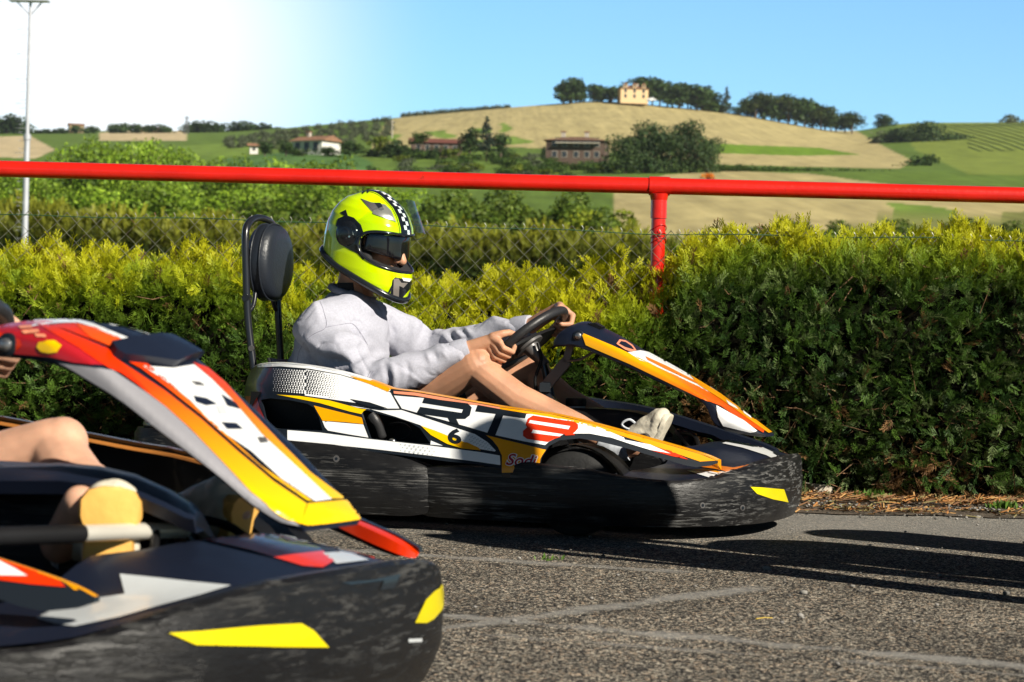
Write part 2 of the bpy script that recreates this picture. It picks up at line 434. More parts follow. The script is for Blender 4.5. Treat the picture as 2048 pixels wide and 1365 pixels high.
# ---------------------------------------------------------------- mesh builder
class MB:
    def __init__(self):
        self.v, self.f, self.m, self.mats = [], [], [], []
        self.bvh = None
    def mi(self, m):
        if m not in self.mats: self.mats.append(m)
        return self.mats.index(m)
    def add(self, vs, fs, m):
        b = len(self.v); k = self.mi(m)
        self.v += [Vector(p) for p in vs]
        self.f += [tuple(b + i for i in f) for f in fs]
        self.m += [k] * len(fs)
        return self
    def grid(self, rows, m, closed_u=False, caps=False):
        """rows of equal length; closed_u joins each row into a ring"""
        n = len(rows[0]); vs = [p for r in rows for p in r]; fs = []
        for i in range(len(rows) - 1):
            for j in range(n if closed_u else n - 1):
                j2 = (j + 1) % n
                fs.append((i * n + j, i * n + j2, (i + 1) * n + j2, (i + 1) * n + j))
        if caps:
            fs.append(tuple(range(n - 1, -1, -1)))
            fs.append(tuple((len(rows) - 1) * n + j for j in range(n)))
        return self.add(vs, fs, m)
    def tube(self, pts, r, m, seg=10, closed=False, caps=True):
        pts = [Vector(p) for p in pts]
        k = len(pts)
        rs = r if isinstance(r, (list, tuple)) else [r] * k
        rows = []
        prev = None
        for i, p in enumerate(pts):
            if closed: t = pts[(i + 1) % k] - pts[(i - 1) % k]
            else: t = pts[min(i + 1, k - 1)] - pts[max(i - 1, 0)]
            t.normalize()
            if prev is None:
                a = Vector((0, 0, 1)) if abs(t.z) < 0.9 else Vector((1, 0, 0))
                n = t.cross(a).normalized()
            else:
                n = (prev - t * prev.dot(t)).normalized()
            prev = n
            b = t.cross(n)
            rows.append([p + (n * cos(2 * pi * j / seg) + b * sin(2 * pi * j / seg)) * rs[i] for j in range(seg)])
        if closed:
            rows.append(rows[0])
            return self.grid(rows, m, True)
        return self.grid(rows, m, True, caps)
    def bar(self, a, b, w, h, m, up=(0, 0, 1)):
        """a straight bar of w by h between two points"""
        a, b = Vector(a), Vector(b)
        t = (b - a).normalized(); u = Vector(up)
        s = t.cross(u).normalized(); u = s.cross(t)
        rows = [[q + s * sx * w / 2 + u * sz * h / 2 for sx, sz in ((-1, -1), (1, -1), (1, 1), (-1, 1))] for q in (a, b)]
        return self.grid(rows, m, True, True)
    def box(self, lo, hi, m, bevel=0.0):
        lo, hi = Vector(lo), Vector(hi)
        if bevel <= 0:
            vs = [(x, y, z) for x in (lo.x, hi.x) for y in (lo.y, hi.y) for z in (lo.z, hi.z)]
            return self.add(vs, [(0, 1, 3, 2), (4, 6, 7, 5), (0, 4, 5, 1), (2, 3, 7, 6), (0, 2, 6, 4), (1, 5, 7, 3)], m)
        bm = bmesh.new()
        bmesh.ops.create_cube(bm, size=1.0)
        for v in bm.verts:
            v.co = Vector(((lo.x + hi.x) / 2 + v.co.x * (hi.x - lo.x), (lo.y + hi.y) / 2 + v.co.y * (hi.y - lo.y), (lo.z + hi.z) / 2 + v.co.z * (hi.z - lo.z)))
        bmesh.ops.bevel(bm, geom=list(bm.edges), offset=bevel, segments=2, affect='EDGES', profile=0.6)
        bm.verts.index_update()
        self.add([v.co.copy() for v in bm.verts], [[v.index for v in f.verts] for f in bm.faces], m)
        bm.free()
        return self
    def lathe(self, c, axis, prof, m, seg=28):
        """prof: (distance along the axis, radius)"""
        c = Vector(c); ax = Vector(axis).normalized()
        a = Vector((0, 0, 1)) if abs(ax.z) < 0.9 else Vector((1, 0, 0))
        n = ax.cross(a).normalized(); b = ax.cross(n)
        rows = [[c + ax * d + (n * cos(2 * pi * j / seg) + b * sin(2 * pi * j / seg)) * max(r, 1e-4) for j in range(seg)] for d, r in prof]
        return self.grid(rows, m, True, True)
    def ellipsoid(self, c, ax, m, seg=20, rings=12):
        c = Vector(c)
        A = [Vector(a) for a in ax]
        rows = []
        for i in range(rings + 1):
            t = pi * i / rings
            t = min(max(t, 0.02), pi - 0.02)
            rows.append([c + A[0] * sin(t) * cos(2 * pi * j / seg) + A[1] * sin(t) * sin(2 * pi * j / seg) + A[2] * cos(t) for j in range(seg)])
        return self.grid(rows, m, True, True)
    def freeze(self):
        self.bvh = BVHTree.FromPolygons(self.v, self.f)
        return self
    def press(self, pts2d, tris, to_ray, m, off=0.0015, far=20.0, tol=0.05, outward=False):
        """lay a flat 2D patch on the frozen base surface; to_ray maps a 2D point to (origin, direction)"""
        vs, ok = [], []
        for p in pts2d:
            o, d = to_ray(p)
            h, n, i, dist = self.bvh.ray_cast(o, d, far)
            good = h is not None
            if not good:
                # slide to the nearest edge of the surface
                t = 0.0
                best = None
                q = o + d * self._td
                h, n, i, dist = self.bvh.find_nearest(q)
                good = h is not None and dist < tol
            if h is None:
                vs.append(o); ok.append(False); continue
            if good: self._td = (h - o).dot(d)
            if not outward and n.dot(d) > 0: n = -n
            if outward and n.dot(d) < 0: n = -n
            vs.append(h + n * off); ok.append(good)
        fs = [t for t in tris if all(ok[i] for i in t)]
        return self.add(vs, fs, m)
    _td = 5.0
    def build(self, name, parent=None, smooth_angle=35, bevel=0.0, solid=0.0, weld=False):
        me = bpy.data.meshes.new(name)
        me.from_pydata([tuple(p) for p in self.v], [], self.f)
        for mm in self.mats: me.materials.append(mm)
        me.polygons.foreach_set('material_index', self.m)
        if smooth_angle:
            me.polygons.foreach_set('use_smooth', [True] * len(me.polygons))
            me.set_sharp_from_angle(angle=radians(smooth_angle))
        me.update()
        o = link_mesh(name, me, parent)
        if bevel:
            b = o.modifiers.new('bevel', 'BEVEL'); b.width = bevel; b.segments = 2; b.limit_method = 'ANGLE'; b.angle_limit = radians(40)
        if solid:
            s = o.modifiers.new('thickness', 'SOLIDIFY'); s.thickness = solid; s.offset = -1
        return o

def fix_normals(mb):
    bm = bmesh.new()
    vs = [bm.verts.new(p) for p in mb.v]
    for f in mb.f: bm.faces.new([vs[i] for i in f])
    bmesh.ops.recalc_face_normals(bm, faces=bm.faces)
    bm.verts.index_update()
    mb.f = [tuple(v.index for v in f.verts) for f in bm.faces]
    bm.free()

def np_mesh(name, verts, faces, mats, cols=None, parent=None, mi=None, smooth_=False):
    """verts (N,3), faces (M,k) as arrays; cols (N,3) goes to the attribute Col"""
    me = bpy.data.meshes.new(name)
    verts = np.asarray(verts, dtype=np.float32); faces = np.asarray(faces, dtype=np.int32)
    k = faces.shape[1]
    me.vertices.add(len(verts)); me.vertices.foreach_set('co', verts.ravel())
    me.loops.add(faces.size); me.loops.foreach_set('vertex_index', faces.ravel())
    me.polygons.add(len(faces))
    me.polygons.foreach_set('loop_start', np.arange(0, faces.size, k, dtype=np.int32))
    me.polygons.foreach_set('loop_total', np.full(len(faces), k, dtype=np.int32))
    for m in mats: me.materials.append(m)
    if mi is not None: me.polygons.foreach_set('material_index', np.asarray(mi, dtype=np.int32))
    if smooth_: me.polygons.foreach_set('use_smooth', np.ones(len(faces), dtype=bool))
    if cols is not None:
        a = me.attributes.new('Col', 'FLOAT_COLOR', 'POINT')
        c = np.ones((len(verts), 4), dtype=np.float32); c[:, :3] = cols
        a.data.foreach_set('color', c.ravel())
    me.update(calc_edges=True)
    me.validate()
    return link_mesh(name, me, parent)

# ---------------------------------------------------------------- bodies: tapered limbs melted into one surface
class Body:
    def __init__(self): self.mb = MB()
    def cone(self, a, b, ra, rb, seg=16):
        a, b = Vector(a), Vector(b)
        d = (b - a); L = d.length; t = d / L
        u = Vector((0, 0, 1)) if abs(t.z) < 0.9 else Vector((1, 0, 0))
        n = t.cross(u).normalized(); q = t.cross(n)
        rows = []
        for i in range(1, 6):
            th = pi / 2 * (1 - i / 5)
            rows.append((a - t * ra * sin(th), ra * cos(th)))
        for i in range(0, 5):
            th = pi / 2 * i / 5
            rows.append((b + t * rb * sin(th), rb * cos(th)))
        R = [[c + (n * cos(2 * pi * j / seg) + q * sin(2 * pi * j / seg)) * max(r, 1e-4) for j in range(seg)] for c, r in rows]
        self.mb.grid(R, M['skin'], True, True)
        return self
    def chain(self, pts, rs):
        for i in range(len(pts) - 1): self.cone(pts[i], pts[i + 1], rs[i], rs[i + 1])
        return self
    def ell(self, c, ax, seg=24, rings=16):
        self.mb.ellipsoid(c, ax, M['skin'], seg, rings); return self
    def loft(self, secs, seg=28):
        """secs: (centre, half-axis a, half-axis b) rings closed with caps"""
        rows = [[Vector(c) + Vector(a) * cos(2 * pi * j / seg) + Vector(b) * sin(2 * pi * j / seg) for j in range(seg)] for c, a, b in secs]
        self.mb.grid(rows, M['skin'], True, True); return self
    def melt(self, name, material, voxel=0.006, iters=8, parent=None, disp=None):
        fix_normals(self.mb)
        tmp = self.mb.build('tmp', None, 0)
        r = tmp.modifiers.new('melt', 'REMESH'); r.mode = 'VOXEL'; r.voxel_size = voxel; r.adaptivity = 0.0
        s = tmp.modifiers.new('soft', 'SMOOTH'); s.factor = 0.5; s.iterations = iters
        dg = bpy.context.evaluated_depsgraph_get(); dg.update()
        me = bpy.data.meshes.new_from_object(tmp.evaluated_get(dg))
        bpy.data.objects.remove(tmp)
        me.name = name
        me.materials.clear(); me.materials.append(material)
        n = len(me.vertices)
        if disp:
            co = np.empty(n * 3, dtype=np.float32); me.vertices.foreach_get('co', co); co = co.reshape(-1, 3)
            no = np.empty(n * 3, dtype=np.float32); me.vertices.foreach_get('normal', no); no = no.reshape(-1, 3)
            dd = np.array([disp(Vector(c), Vector(q)) for c, q in zip(co.tolist(), no.tolist())], dtype=np.float32)
            co = co + no * dd[:, None]
            me.vertices.foreach_set('co', co.ravel())
        me.polygons.foreach_set('use_smooth', [True] * len(me.polygons))
        me.update()
        return link_mesh(name, me, parent)
# ================================================================ GROUND AND HILLS
TCOL = np.array([-2600, -900, 0, 200, 450, 620, 780, 1000, 1200, 1450, 1700, 1800, 2048, 2950, 4600], dtype=float)
TROW = {
    150: [520, 520, 520, 520, 520, 520, 520, 515, 500, 492, 492, 492, 492, 500, 500],
    250: [430, 430, 430, 430, 420, 420, 420, 420, 405, 395, 405, 410, 420, 430, 430],
    400: [335, 335, 335, 335, 335, 330, 345, 352, 352, 348, 345, 345, 350, 350, 350],
    520: [310, 310, 310, 310, 308, 309, 310, 318, 320, 330, 335, 335, 338, 338, 338],
    650: [296, 296, 296, 296, 292, 292, 285, 290, 292, 308, 325, 325, 322, 320, 320],
    800: [286, 286, 286, 285, 280, 272, 258, 255, 252, 275, 303, 300, 290, 285, 285],
    950: [277, 277, 277, 276, 272, 257, 242, 229, 225, 245, 282, 278, 265, 260, 260],
    1050: [271, 271, 271, 270, 268, 252, 237, 217, 201, 224, 270, 262, 252, 250, 250],
    1200: [267, 267, 267, 266, 264, 254, 244, 228, 214, 237, 266, 246, 245, 248, 250],
    1500: [264, 264, 264, 262, 262, 262, 262, 262, 262, 262, 262, 262, 262, 262, 262],
    2600: [330] * 15,
}
TR = sorted(TROW)
_dense = np.arange(-2600, 4601, 20.0)
_tab = {}
for r in TR:
    y = np.interp(_dense, TCOL, TROW[r])
    k = np.ones(5) / 5
    yy = np.convolve(np.pad(y, 2, 'edge'), k, 'valid')
    _tab[r] = yy
def row_of(px, r):
    """picture row at which the ground stands at this column and distance"""
    if r <= 60:
        return None
    if r < 150:
        z60 = -0.3
        row60 = 682.5 - (z60 - 0.58) / 60 * F_PX
        return row60 + (np.interp(px, _dense, _tab[150]) - row60) * (r - 60) / 90.0
    rows = [np.interp(px, _dense, _tab[q]) for q in TR]
    return float(np.interp(r, TR, rows))
def r_at(px, row):
    """distance at which the ground reaches this row"""
    prev = 150
    for r in range(150, 1300, 5):
        if row_of(px, r) <= row: return r
        prev = r
    return 1250
def ground_at(px, r):
    return P(px, row_of(px, r), r)

def noise2(x, y, s, seed=0.0):
    return noise.noise(Vector((x * s, y * s, seed)))

def in_px(px, row, poly): return inside((px, row), poly)
TAN = (0.43, 0.36, 0.17); PALE = (0.52, 0.42, 0.25); GREEN = (0.14, 0.24, 0.02); MEADOW = (0.16, 0.24, 0.04); DULL = (0.20, 0.21, 0.06); VINE = (0.20, 0.25, 0.045)
FIELDS = [
    ([(740, 300), (776, 240), (1000, 200), (1200, 180), (1420, 200), (1700, 255), (1765, 292), (1825, 322), (1800, 338), (1440, 330), (1200, 302), (900, 290)], TAN),
    ([(1425, 287), (1500, 291), (1640, 296), (1720, 310), (1600, 312), (1430, 307)], GREEN),
    ([(1225, 385), (1330, 350), (1450, 342), (1620, 348), (1800, 372), (2100, 405), (2100, 480), (1230, 480)], TAN),
    ([(1770, 405), (1860, 412), (1930, 425), (1900, 432), (1800, 425)], MEADOW),
    ([(1640, 470), (1760, 440), (2100, 420), (2100, 480)], DULL),
    ([(1780, 230), (2900, 230), (2900, 350), (1940, 350), (1830, 300)], VINE),
    ([(195, 266), (300, 258), (372, 262), (374, 282), (200, 282)], PALE),
    ([(-200, 280), (60, 272), (110, 300), (70, 318), (-200, 306)], PALE),
    ([(360, 292), (505, 284), (505, 312), (380, 312)], MEADOW),
    ([(450, 318), (560, 306), (700, 306), (745, 326), (740, 352), (450, 352)], (0.085, 0.17, 0.045)),
]
PATCH = [(820, 265), (880, 262), (960, 242), (1010, 246), (1090, 300), (905, 284), (770, 290), (760, 274)]
def field_colour(px, row, r):
    c = (0.115, 0.18, 0.03)
    for poly, col in FIELDS:
        if in_px(px, row, poly): c = col
    n = noise.noise(Vector((px * 0.02, row * 0.09, 0.0)))
    if c is TAN and inside((px, row), PATCH) and n > 0.12: c = MEADOW
    k = 1 + 0.10 * n + 0.07 * noise.noise(Vector((px * 0.005 + row * 0.02, row * 0.3, 3.0)))
    return (c[0] * k, c[1] * k, c[2] * k)

tcols = np.concatenate([np.arange(-2600, -120, 80), np.arange(-120, 2180, 7), np.arange(2180, 4601, 80)])
trs = np.concatenate([[-40, -10, 6, 12, 30, 60], np.arange(90, 240, 30), np.arange(240, 420, 5), np.arange(420, 700, 6), np.arange(700, 1220, 6.5), np.arange(1240, 1500, 40), [1600, 1900, 2600]])
tv, tc_ = [], []
for r in trs:
    for px in tcols:
        if r <= 60:
            x = (px - 1024) / F_PX * max(r, 40)
            z = -0.02 if r <= 12 else -0.02 - 0.28 * (r - 12) / 48
            tv.append((x, r, z)); tc_.append((0.07, 0.12, 0.025))
        else:
            row = row_of(px, r)
            p = P(px, row, r)
            tv.append(tuple(p)); tc_.append(field_colour(px, row, r) if -150 < px < 2200 else (0.16, 0.2, 0.06))
nc = len(tcols)
ii = np.arange(len(trs) - 1)[:, None] * nc + np.arange(nc - 1)[None, :]
tf = np.stack([ii, ii + 1, ii + nc + 1, ii + nc], -1).reshape(-1, 4)
def ground_mat():
    m = bpy.data.materials.new('fields'); m.use_nodes = True
    nt = m.node_tree; p = nt.nodes['Principled BSDF']
    at = nt.nodes.new('ShaderNodeAttribute'); at.attribute_name = 'Col'
    tc = nt.nodes.new('ShaderNodeTexCoord')
    mp = nt.nodes.new('ShaderNodeMapping'); mp.inputs['Scale'].default_value = (0.30, 0.05, 0.3)
    n = nt.nodes.new('ShaderNodeTexNoise'); n.inputs['Scale'].default_value = 1.0; n.inputs['Detail'].default_value = 6; n.inputs['Roughness'].default_value = 0.65
    mr = nt.nodes.new('ShaderNodeMapRange'); mr.inputs['From Min'].default_value = 0.3; mr.inputs['From Max'].default_value = 0.7
    mr.inputs['To Min'].default_value = 0.78; mr.inputs['To Max'].default_value = 1.18
    mx = nt.nodes.new('ShaderNodeMix'); mx.data_type = 'RGBA'; mx.blend_type = 'MULTIPLY'; mx.inputs['Factor'].default_value = 1
    nt.links.new(tc.outputs['Object'], mp.inputs[0]); nt.links.new(mp.outputs[0], n.inputs['Vector']); nt.links.new(n.outputs['Fac'], mr.inputs['Value'])
    nt.links.new(at.outputs['Color'], mx.inputs['A']); nt.links.new(mr.outputs[0], mx.inputs['B'])
    mp2 = nt.nodes.new('ShaderNodeMapping'); mp2.inputs['Scale'].default_value = (0.55, 0.012, 0.02); mp2.inputs['Rotation'].default_value = (0, 0, 0.12)
    n2 = nt.nodes.new('ShaderNodeTexNoise'); n2.inputs['Scale'].default_value = 1.0; n2.inputs['Detail'].default_value = 4
    mr2 = nt.nodes.new('ShaderNodeMapRange'); mr2.inputs['From Min'].default_value = 0.35; mr2.inputs['From Max'].default_value = 0.65; mr2.inputs['To Min'].default_value = 0.86; mr2.inputs['To Max'].default_value = 1.08
    mx2 = nt.nodes.new('ShaderNodeMix'); mx2.data_type = 'RGBA'; mx2.blend_type = 'MULTIPLY'; mx2.inputs['Factor'].default_value = 1
    nt.links.new(tc.outputs['Object'], mp2.inputs[0]); nt.links.new(mp2.outputs[0], n2.inputs['Vector']); nt.links.new(n2.outputs['Fac'], mr2.inputs['Value'])
    nt.links.new(mx.outputs['Result'], mx2.inputs['A']); nt.links.new(mr2.outputs[0], mx2.inputs['B'])
    nt.links.new(mx2.outputs['Result'], p.inputs['Base Color'])
    p.inputs['Roughness'].default_value = 0.95; p.inputs['Specular IOR Level'].default_value = 0.1
    return m
hills = np_mesh('ground', tv, tf, [ground_mat()], tc_, smooth_=True)
tag(hills, kind='structure')

# ---------------------------------------------------------------- asphalt
def asphalt_mat():
    m = bpy.data.materials.new('asphalt'); m.use_nodes = True
    nt = m.node_tree; N = nt.nodes; L = nt.links; p = N['Principled BSDF']
    tc = N.new('ShaderNodeTexCoord')
    def nz(scale, detail=4.0, rough=0.6, stretch=None):
        n = N.new('ShaderNodeTexNoise'); n.inputs['Scale'].default_value = scale; n.inputs['Detail'].default_value = detail; n.inputs['Roughness'].default_value = rough
        if stretch:
            mp = N.new('ShaderNodeMapping'); mp.inputs['Scale'].default_value = stretch
            L.new(tc.outputs['Object'], mp.inputs[0]); L.new(mp.outputs[0], n.inputs['Vector'])
        else: L.new(tc.outputs['Object'], n.inputs['Vector'])
        return n
    v = N.new('ShaderNodeTexVoronoi'); v.inputs['Scale'].default_value = 138.0; v.inputs['Randomness'].default_value = 1.0
    L.new(tc.outputs['Object'], v.inputs['Vector'])
    # stones: colour from the cell, dark binder between them
    dn = N.new('ShaderNodeTexNoise'); dn.inputs['Scale'].default_value = 55.0; dn.inputs['Detail'].default_value = 3.0; L.new(tc.outputs['Object'], dn.inputs['Vector'])
    dv = N.new('ShaderNodeMix'); dv.data_type = 'RGBA'; dv.blend_type = 'LINEAR_LIGHT'; dv.inputs['Factor'].default_value = 0.012; L.new(tc.outputs['Object'], dv.inputs['A']); L.new(dn.outputs['Color'], dv.inputs['B']); L.new(dv.outputs['Result'], v.inputs['Vector'])
    sep = N.new('ShaderNodeSeparateColor'); L.new(v.outputs['Color'], sep.inputs[0])
    cr = N.new('ShaderNodeValToRGB')
    e = cr.color_ramp.elements
    e[0].position = 0.0; e[0].color = (0.045, 0.041, 0.037, 1)
    e[1].position = 1.0; e[1].color = (0.85, 0.74, 0.58, 1)
    for pos, c in ((0.26, (0.15, 0.132, 0.108, 1)), (0.54, (0.38, 0.34, 0.275, 1)), (0.80, (0.68, 0.61, 0.49, 1)), (0.91, (0.62, 0.44, 0.29, 1))):
        q = e.new(pos); q.color = c
    L.new(sep.outputs[0], cr.inputs[0])
    edge = N.new('ShaderNodeMapRange'); edge.inputs['From Min'].default_value = 0.34; edge.inputs['From Max'].default_value = 0.60
    L.new(v.outputs['Distance'], edge.inputs['Value'])
    mx = N.new('ShaderNodeMix'); mx.data_type = 'RGBA'; mx.inputs['B'].default_value = (0.014, 0.013, 0.013, 1)
    L.new(edge.outputs[0], mx.inputs['Factor']); L.new(cr.outputs[0], mx.inputs['A'])
    # broad wear
    n1 = nz(1.7, 7, 0.7)
    mr1 = N.new('ShaderNodeMapRange'); mr1.inputs['From Min'].default_value = 0.3; mr1.inputs['From Max'].default_value = 0.7; mr1.inputs['To Min'].default_value = 0.55; mr1.inputs['To Max'].default_value = 1.30
    L.new(n1.outputs['Fac'], mr1.inputs['Value'])
    mm = N.new('ShaderNodeMix'); mm.data_type = 'RGBA'; mm.blend_type = 'MULTIPLY'; mm.inputs['Factor'].default_value = 1
    L.new(mx.outputs['Result'], mm.inputs['A']); L.new(mr1.outputs[0], mm.inputs['B'])
    # smooth bitumen repairs: strips along straight joints
    sepx = N.new('ShaderNodeSeparateXYZ'); L.new(tc.outputs['Object'], sepx.inputs[0])
    n2 = nz(4.5, 6, 0.7)
    masks = []
    for (x1, y1, x2, y2, w, lo) in STRIPS:
        dx, dy = x2 - x1, y2 - y1; Ln = sqrt(dx * dx + dy * dy); nx, ny = -dy / Ln, dx / Ln
        a = N.new('ShaderNodeMath'); a.operation = 'MULTIPLY'; a.inputs[1].default_value = nx; L.new(sepx.outputs[0], a.inputs[0])
        b = N.new('ShaderNodeMath'); b.operation = 'MULTIPLY_ADD'; b.inputs[1].default_value = ny; L.new(sepx.outputs[1], b.inputs[0]); L.new(a.outputs[0], b.inputs[2])
        c = N.new('ShaderNodeMath'); c.operation = 'ADD'; c.inputs[1].default_value = -(nx * x1 + ny * y1); L.new(b.outputs[0], c.inputs[0])
        d = N.new('ShaderNodeMath'); d.operation = 'ABSOLUTE'; L.new(c.outputs[0], d.inputs[0])
        f = N.new('ShaderNodeMath'); f.operation = 'MULTIPLY_ADD'; f.inputs[1].default_value = 0.22; L.new(n2.outputs['Fac'], f.inputs[0]); L.new(d.outputs[0], f.inputs[2])
        g = N.new('ShaderNodeMapRange'); g.inputs['From Min'].default_value = w + 0.116 + 0.022; g.inputs['From Max'].default_value = w + 0.116 - 0.022
        L.new(f.outputs[0], g.inputs['Value'])
        # limit along the strip
        t = N.new('ShaderNodeMath'); t.operation = 'MULTIPLY'; t.inputs[1].default_value = dx / Ln; L.new(sepx.outputs[0], t.inputs[0])
        t2 = N.new('ShaderNodeMath'); t2.operation = 'MULTIPLY_ADD'; t2.inputs[1].default_value = dy / Ln; L.new(sepx.outputs[1], t2.inputs[0]); L.new(t.outputs[0], t2.inputs[2])
        c0 = (dx * x1 + dy * y1) / Ln
        u1 = N.new('ShaderNodeMapRange'); u1.inputs['From Min'].default_value = c0 + Ln; u1.inputs['From Max'].default_value = c0 + Ln - 0.12
        L.new(t2.outputs[0], u1.inputs['Value'])
        h = N.new('ShaderNodeMath'); h.operation = 'MULTIPLY'; L.new(g.outputs[0], h.inputs[0]); L.new(u1.outputs[0], h.inputs[1])
        h2 = N.new('ShaderNodeMath'); h2.operation = 'MULTIPLY'; h2.inputs[1].default_value = lo; L.new(h.outputs[0], h2.inputs[0])
        masks.append(h2)
    s = masks[0]
    for k in masks[1:]:
        q = N.new('ShaderNodeMath'); q.operation = 'MAXIMUM'; L.new(s.outputs[0], q.inputs[0]); L.new(k.outputs[0], q.inputs[1]); s = q
    nf = nz(60, 4, 0.7, (0.5, 1, 1))
    crs = N.new('ShaderNodeValToRGB'); crs.color_ramp.elements[0].color = (0.17, 0.165, 0.155, 1); crs.color_ramp.elements[1].color = (0.38, 0.37, 0.345, 1)
    crs.color_ramp.elements[0].position = 0.3; crs.color_ramp.elements[1].position = 0.7
    L.new(nf.outputs['Fac'], crs.inputs[0])
    # smoother, finer surface far away by the hedge
    far = N.new('ShaderNodeMapRange'); far.inputs['From Min'].default_value = 6.6; far.inputs['From Max'].default_value = 7.6; far.inputs['To Max'].default_value = 0.6
    L.new(sepx.outputs[1], far.inputs['Value'])
    fx = N.new('ShaderNodeMix'); fx.data_type = 'RGBA'; L.new(far.outputs[0], fx.inputs['Factor']); L.new(mm.outputs['Result'], fx.inputs['A']); L.new(crs.outputs[0], fx.inputs['B'])
    f2 = N.new('ShaderNodeMix'); f2.data_type = 'RGBA'; L.new(s.outputs[0], f2.inputs['Factor']); L.new(fx.outputs['Result'], f2.inputs['A']); L.new(crs.outputs[0], f2.inputs['B'])
    L.new(f2.outputs['Result'], p.inputs['Base Color'])
    p.inputs['Roughness'].default_value = 0.85; p.inputs['Specular IOR Level'].default_value = 0.2
    bp = N.new('ShaderNodeBump'); bp.inputs['Distance'].default_value = 0.006; bp.invert = True
    inv = N.new('ShaderNodeMath'); inv.operation = 'MULTIPLY_ADD'; inv.inputs[1].default_value = -0.55; inv.inputs[2].default_value = 0.65; L.new(s.outputs[0], inv.inputs[0])
    L.new(inv.outputs[0], bp.inputs['Strength']); L.new(v.outputs['Distance'], bp.inputs['Height']); L.new(bp.outputs[0], p.inputs['Normal'])
    return m
def gp(px, py, z=0.0):
    d = ray(px, py); t = (z - CAM.z) / d.z
    return CAM + d * t
def strip(a, b, w, lo=0.85):
    p, q = gp(*a), gp(*b)
    return (p.x, p.y, q.x, q.y, w, lo)
STRIPS = [strip((700, 1215), (2200, 1345), 0.030, 0.68), strip((940, 1250), (1540, 1172), 0.026, 0.62), strip((760, 1105), (1420, 1148), 0.03, 0.55), strip((700, 1250), (2200, 1362), 0.0, 0.6)]
mb = MB(); mb.grid([[(x, y, 0.0) for x in np.linspace(-14, 14, 15)] for y in (-14, 0, 4, 8.62)], asphalt_mat())
tag(mb.build('asphalt_yard', None, 0), kind='structure')
M['dirt'] = mat('dry_earth', (0.085, 0.066, 0.048), 0.95, var=0.5, vscale=60, bump=0.9, bscale=90, col2=(0.26, 0.20, 0.14), c2thr=0.55)
mb = MB()
rows = []
for y in np.linspace(8.22, 10.6, 14):
    rows.append([(x, y + (0.11 * noise.noise(Vector((x * 2.2, 0, 1))) + 0.05 * noise.noise(Vector((x * 9, 0, 5))) if y < 8.34 else 0), 0.004 + (0.012 + 0.02 * noise.noise(Vector((x * 5, y * 7, 2))) if y > 8.5 else 0.0)) for x in np.linspace(-9, 9, 400)])
mb.grid(rows, M['dirt'])
tag(mb.build('earth_verge', None, 60), kind='structure')

# ================================================================ FOLIAGE
LEAF = leaf_mat('leaves', 0.28, nvar=0.12)
LEAFN = leaf_mat('hedge_sprays', 0.32, 0.5, nvar=0.0)
BARK = mat('bark', (0.13, 0.095, 0.07), 0.9, var=0.4, vscale=6, bump=0.5, bscale=20)
TWIG = mat('dry_twig', (0.20, 0.11, 0.055), 0.8, var=0.4, vscale=30)

def sprig_template(rng, n=8, curl=0.25, wid=0.045):
    """one flat feathery conifer spray, 1 long along +y"""
    vs, fs = [], []
    def leaf(a, b, w, nrm):
        a = np.array(a); b = np.array(b); d = b - a; L = np.linalg.norm(d)
        s = np.cross(d / L, nrm); m = a + d * 0.45
        k = len(vs)
        vs.extend([a, m + s * w, b, m - s * w]); fs.append((k, k + 1, k + 2, k + 3))
    bend = rng.uniform(-curl, curl); droop = rng.uniform(-0.1, 0.35)
    def stem(t): return np.array([bend * t * t, t, -droop * t * t])
    leaf(stem(0), stem(0.55), wid * 0.6, np.array([0, 0, 1.0])); leaf(stem(0.5), stem(1.0), wid * 0.8, np.array([0, 0, 1.0]))
    for i in range(n):
        t = 0.12 + 0.8 * i / (n - 1)
        for s in (-1, 1):
            L = (0.42 * (1 - 0.65 * t) + 0.08) * rng.uniform(0.75, 1.25)
            a = radians(rng.uniform(28, 48))
            p = stem(t)
            q = p + np.array([s * sin(a) * L, cos(a) * L, rng.uniform(-0.09, 0.06)])
            leaf(p, q, wid * rng.uniform(0.7, 1.15), np.array([0, rng.uniform(-.5, .5), 1.0]))
            if L > 0.24:
                pm = p + (q - p) * 0.5
                leaf(pm, pm + np.array([s * 0.03, 0.14, rng.uniform(-.04, .04)]), wid * 0.7, np.array([0, 0, 1.0]))
    return np.array(vs), np.array(fs)

def scatter(name, tmpl, pts, dirs, ups, scales, cols, mats, parent=None, tipcol=None):
    """many sprays merged into the one mesh of a hedge or crown"""
    V, Fc, C = [], [], []
    base = 0
    idx = RNG.integers(0, len(tmpl), len(pts))
    for k, (tv_, tf_) in enumerate(tmpl):
        sel = np.where(idx == k)[0]
        if not len(sel): continue
        y = dirs[sel] / np.linalg.norm(dirs[sel], axis=1, keepdims=True)
        x = np.cross(y, ups[sel]); x /= np.linalg.norm(x, axis=1, keepdims=True) + 1e-9
        z = np.cross(x, y)
        s = scales[sel][:, None, None]
        w = (tv_[None, :, 0:1] * x[:, None, :] + tv_[None, :, 1:2] * y[:, None, :] + tv_[None, :, 2:3] * z[:, None, :]) * s + pts[sel][:, None, :]
        n = len(tv_)
        V.append(w.reshape(-1, 3))
        f = tf_[None] + (base + np.arange(len(sel))[:, None, None] * n)
        Fc.append(f.reshape(-1, tf_.shape[1]))
        c = np.repeat(cols[sel][:, None, :], n, 1)
        if tipcol is not None:
            t = np.clip(tv_[:, 1], 0, 1)[None, :, None]
            c = c * (1 - t * 0.6) + tipcol[sel][:, None, :] * t * 0.6
        C.append(c.reshape(-1, 3))
        base += n * len(sel)
    return np_mesh(name, np.concatenate(V), np.concatenate(Fc), mats, np.concatenate(C), parent)

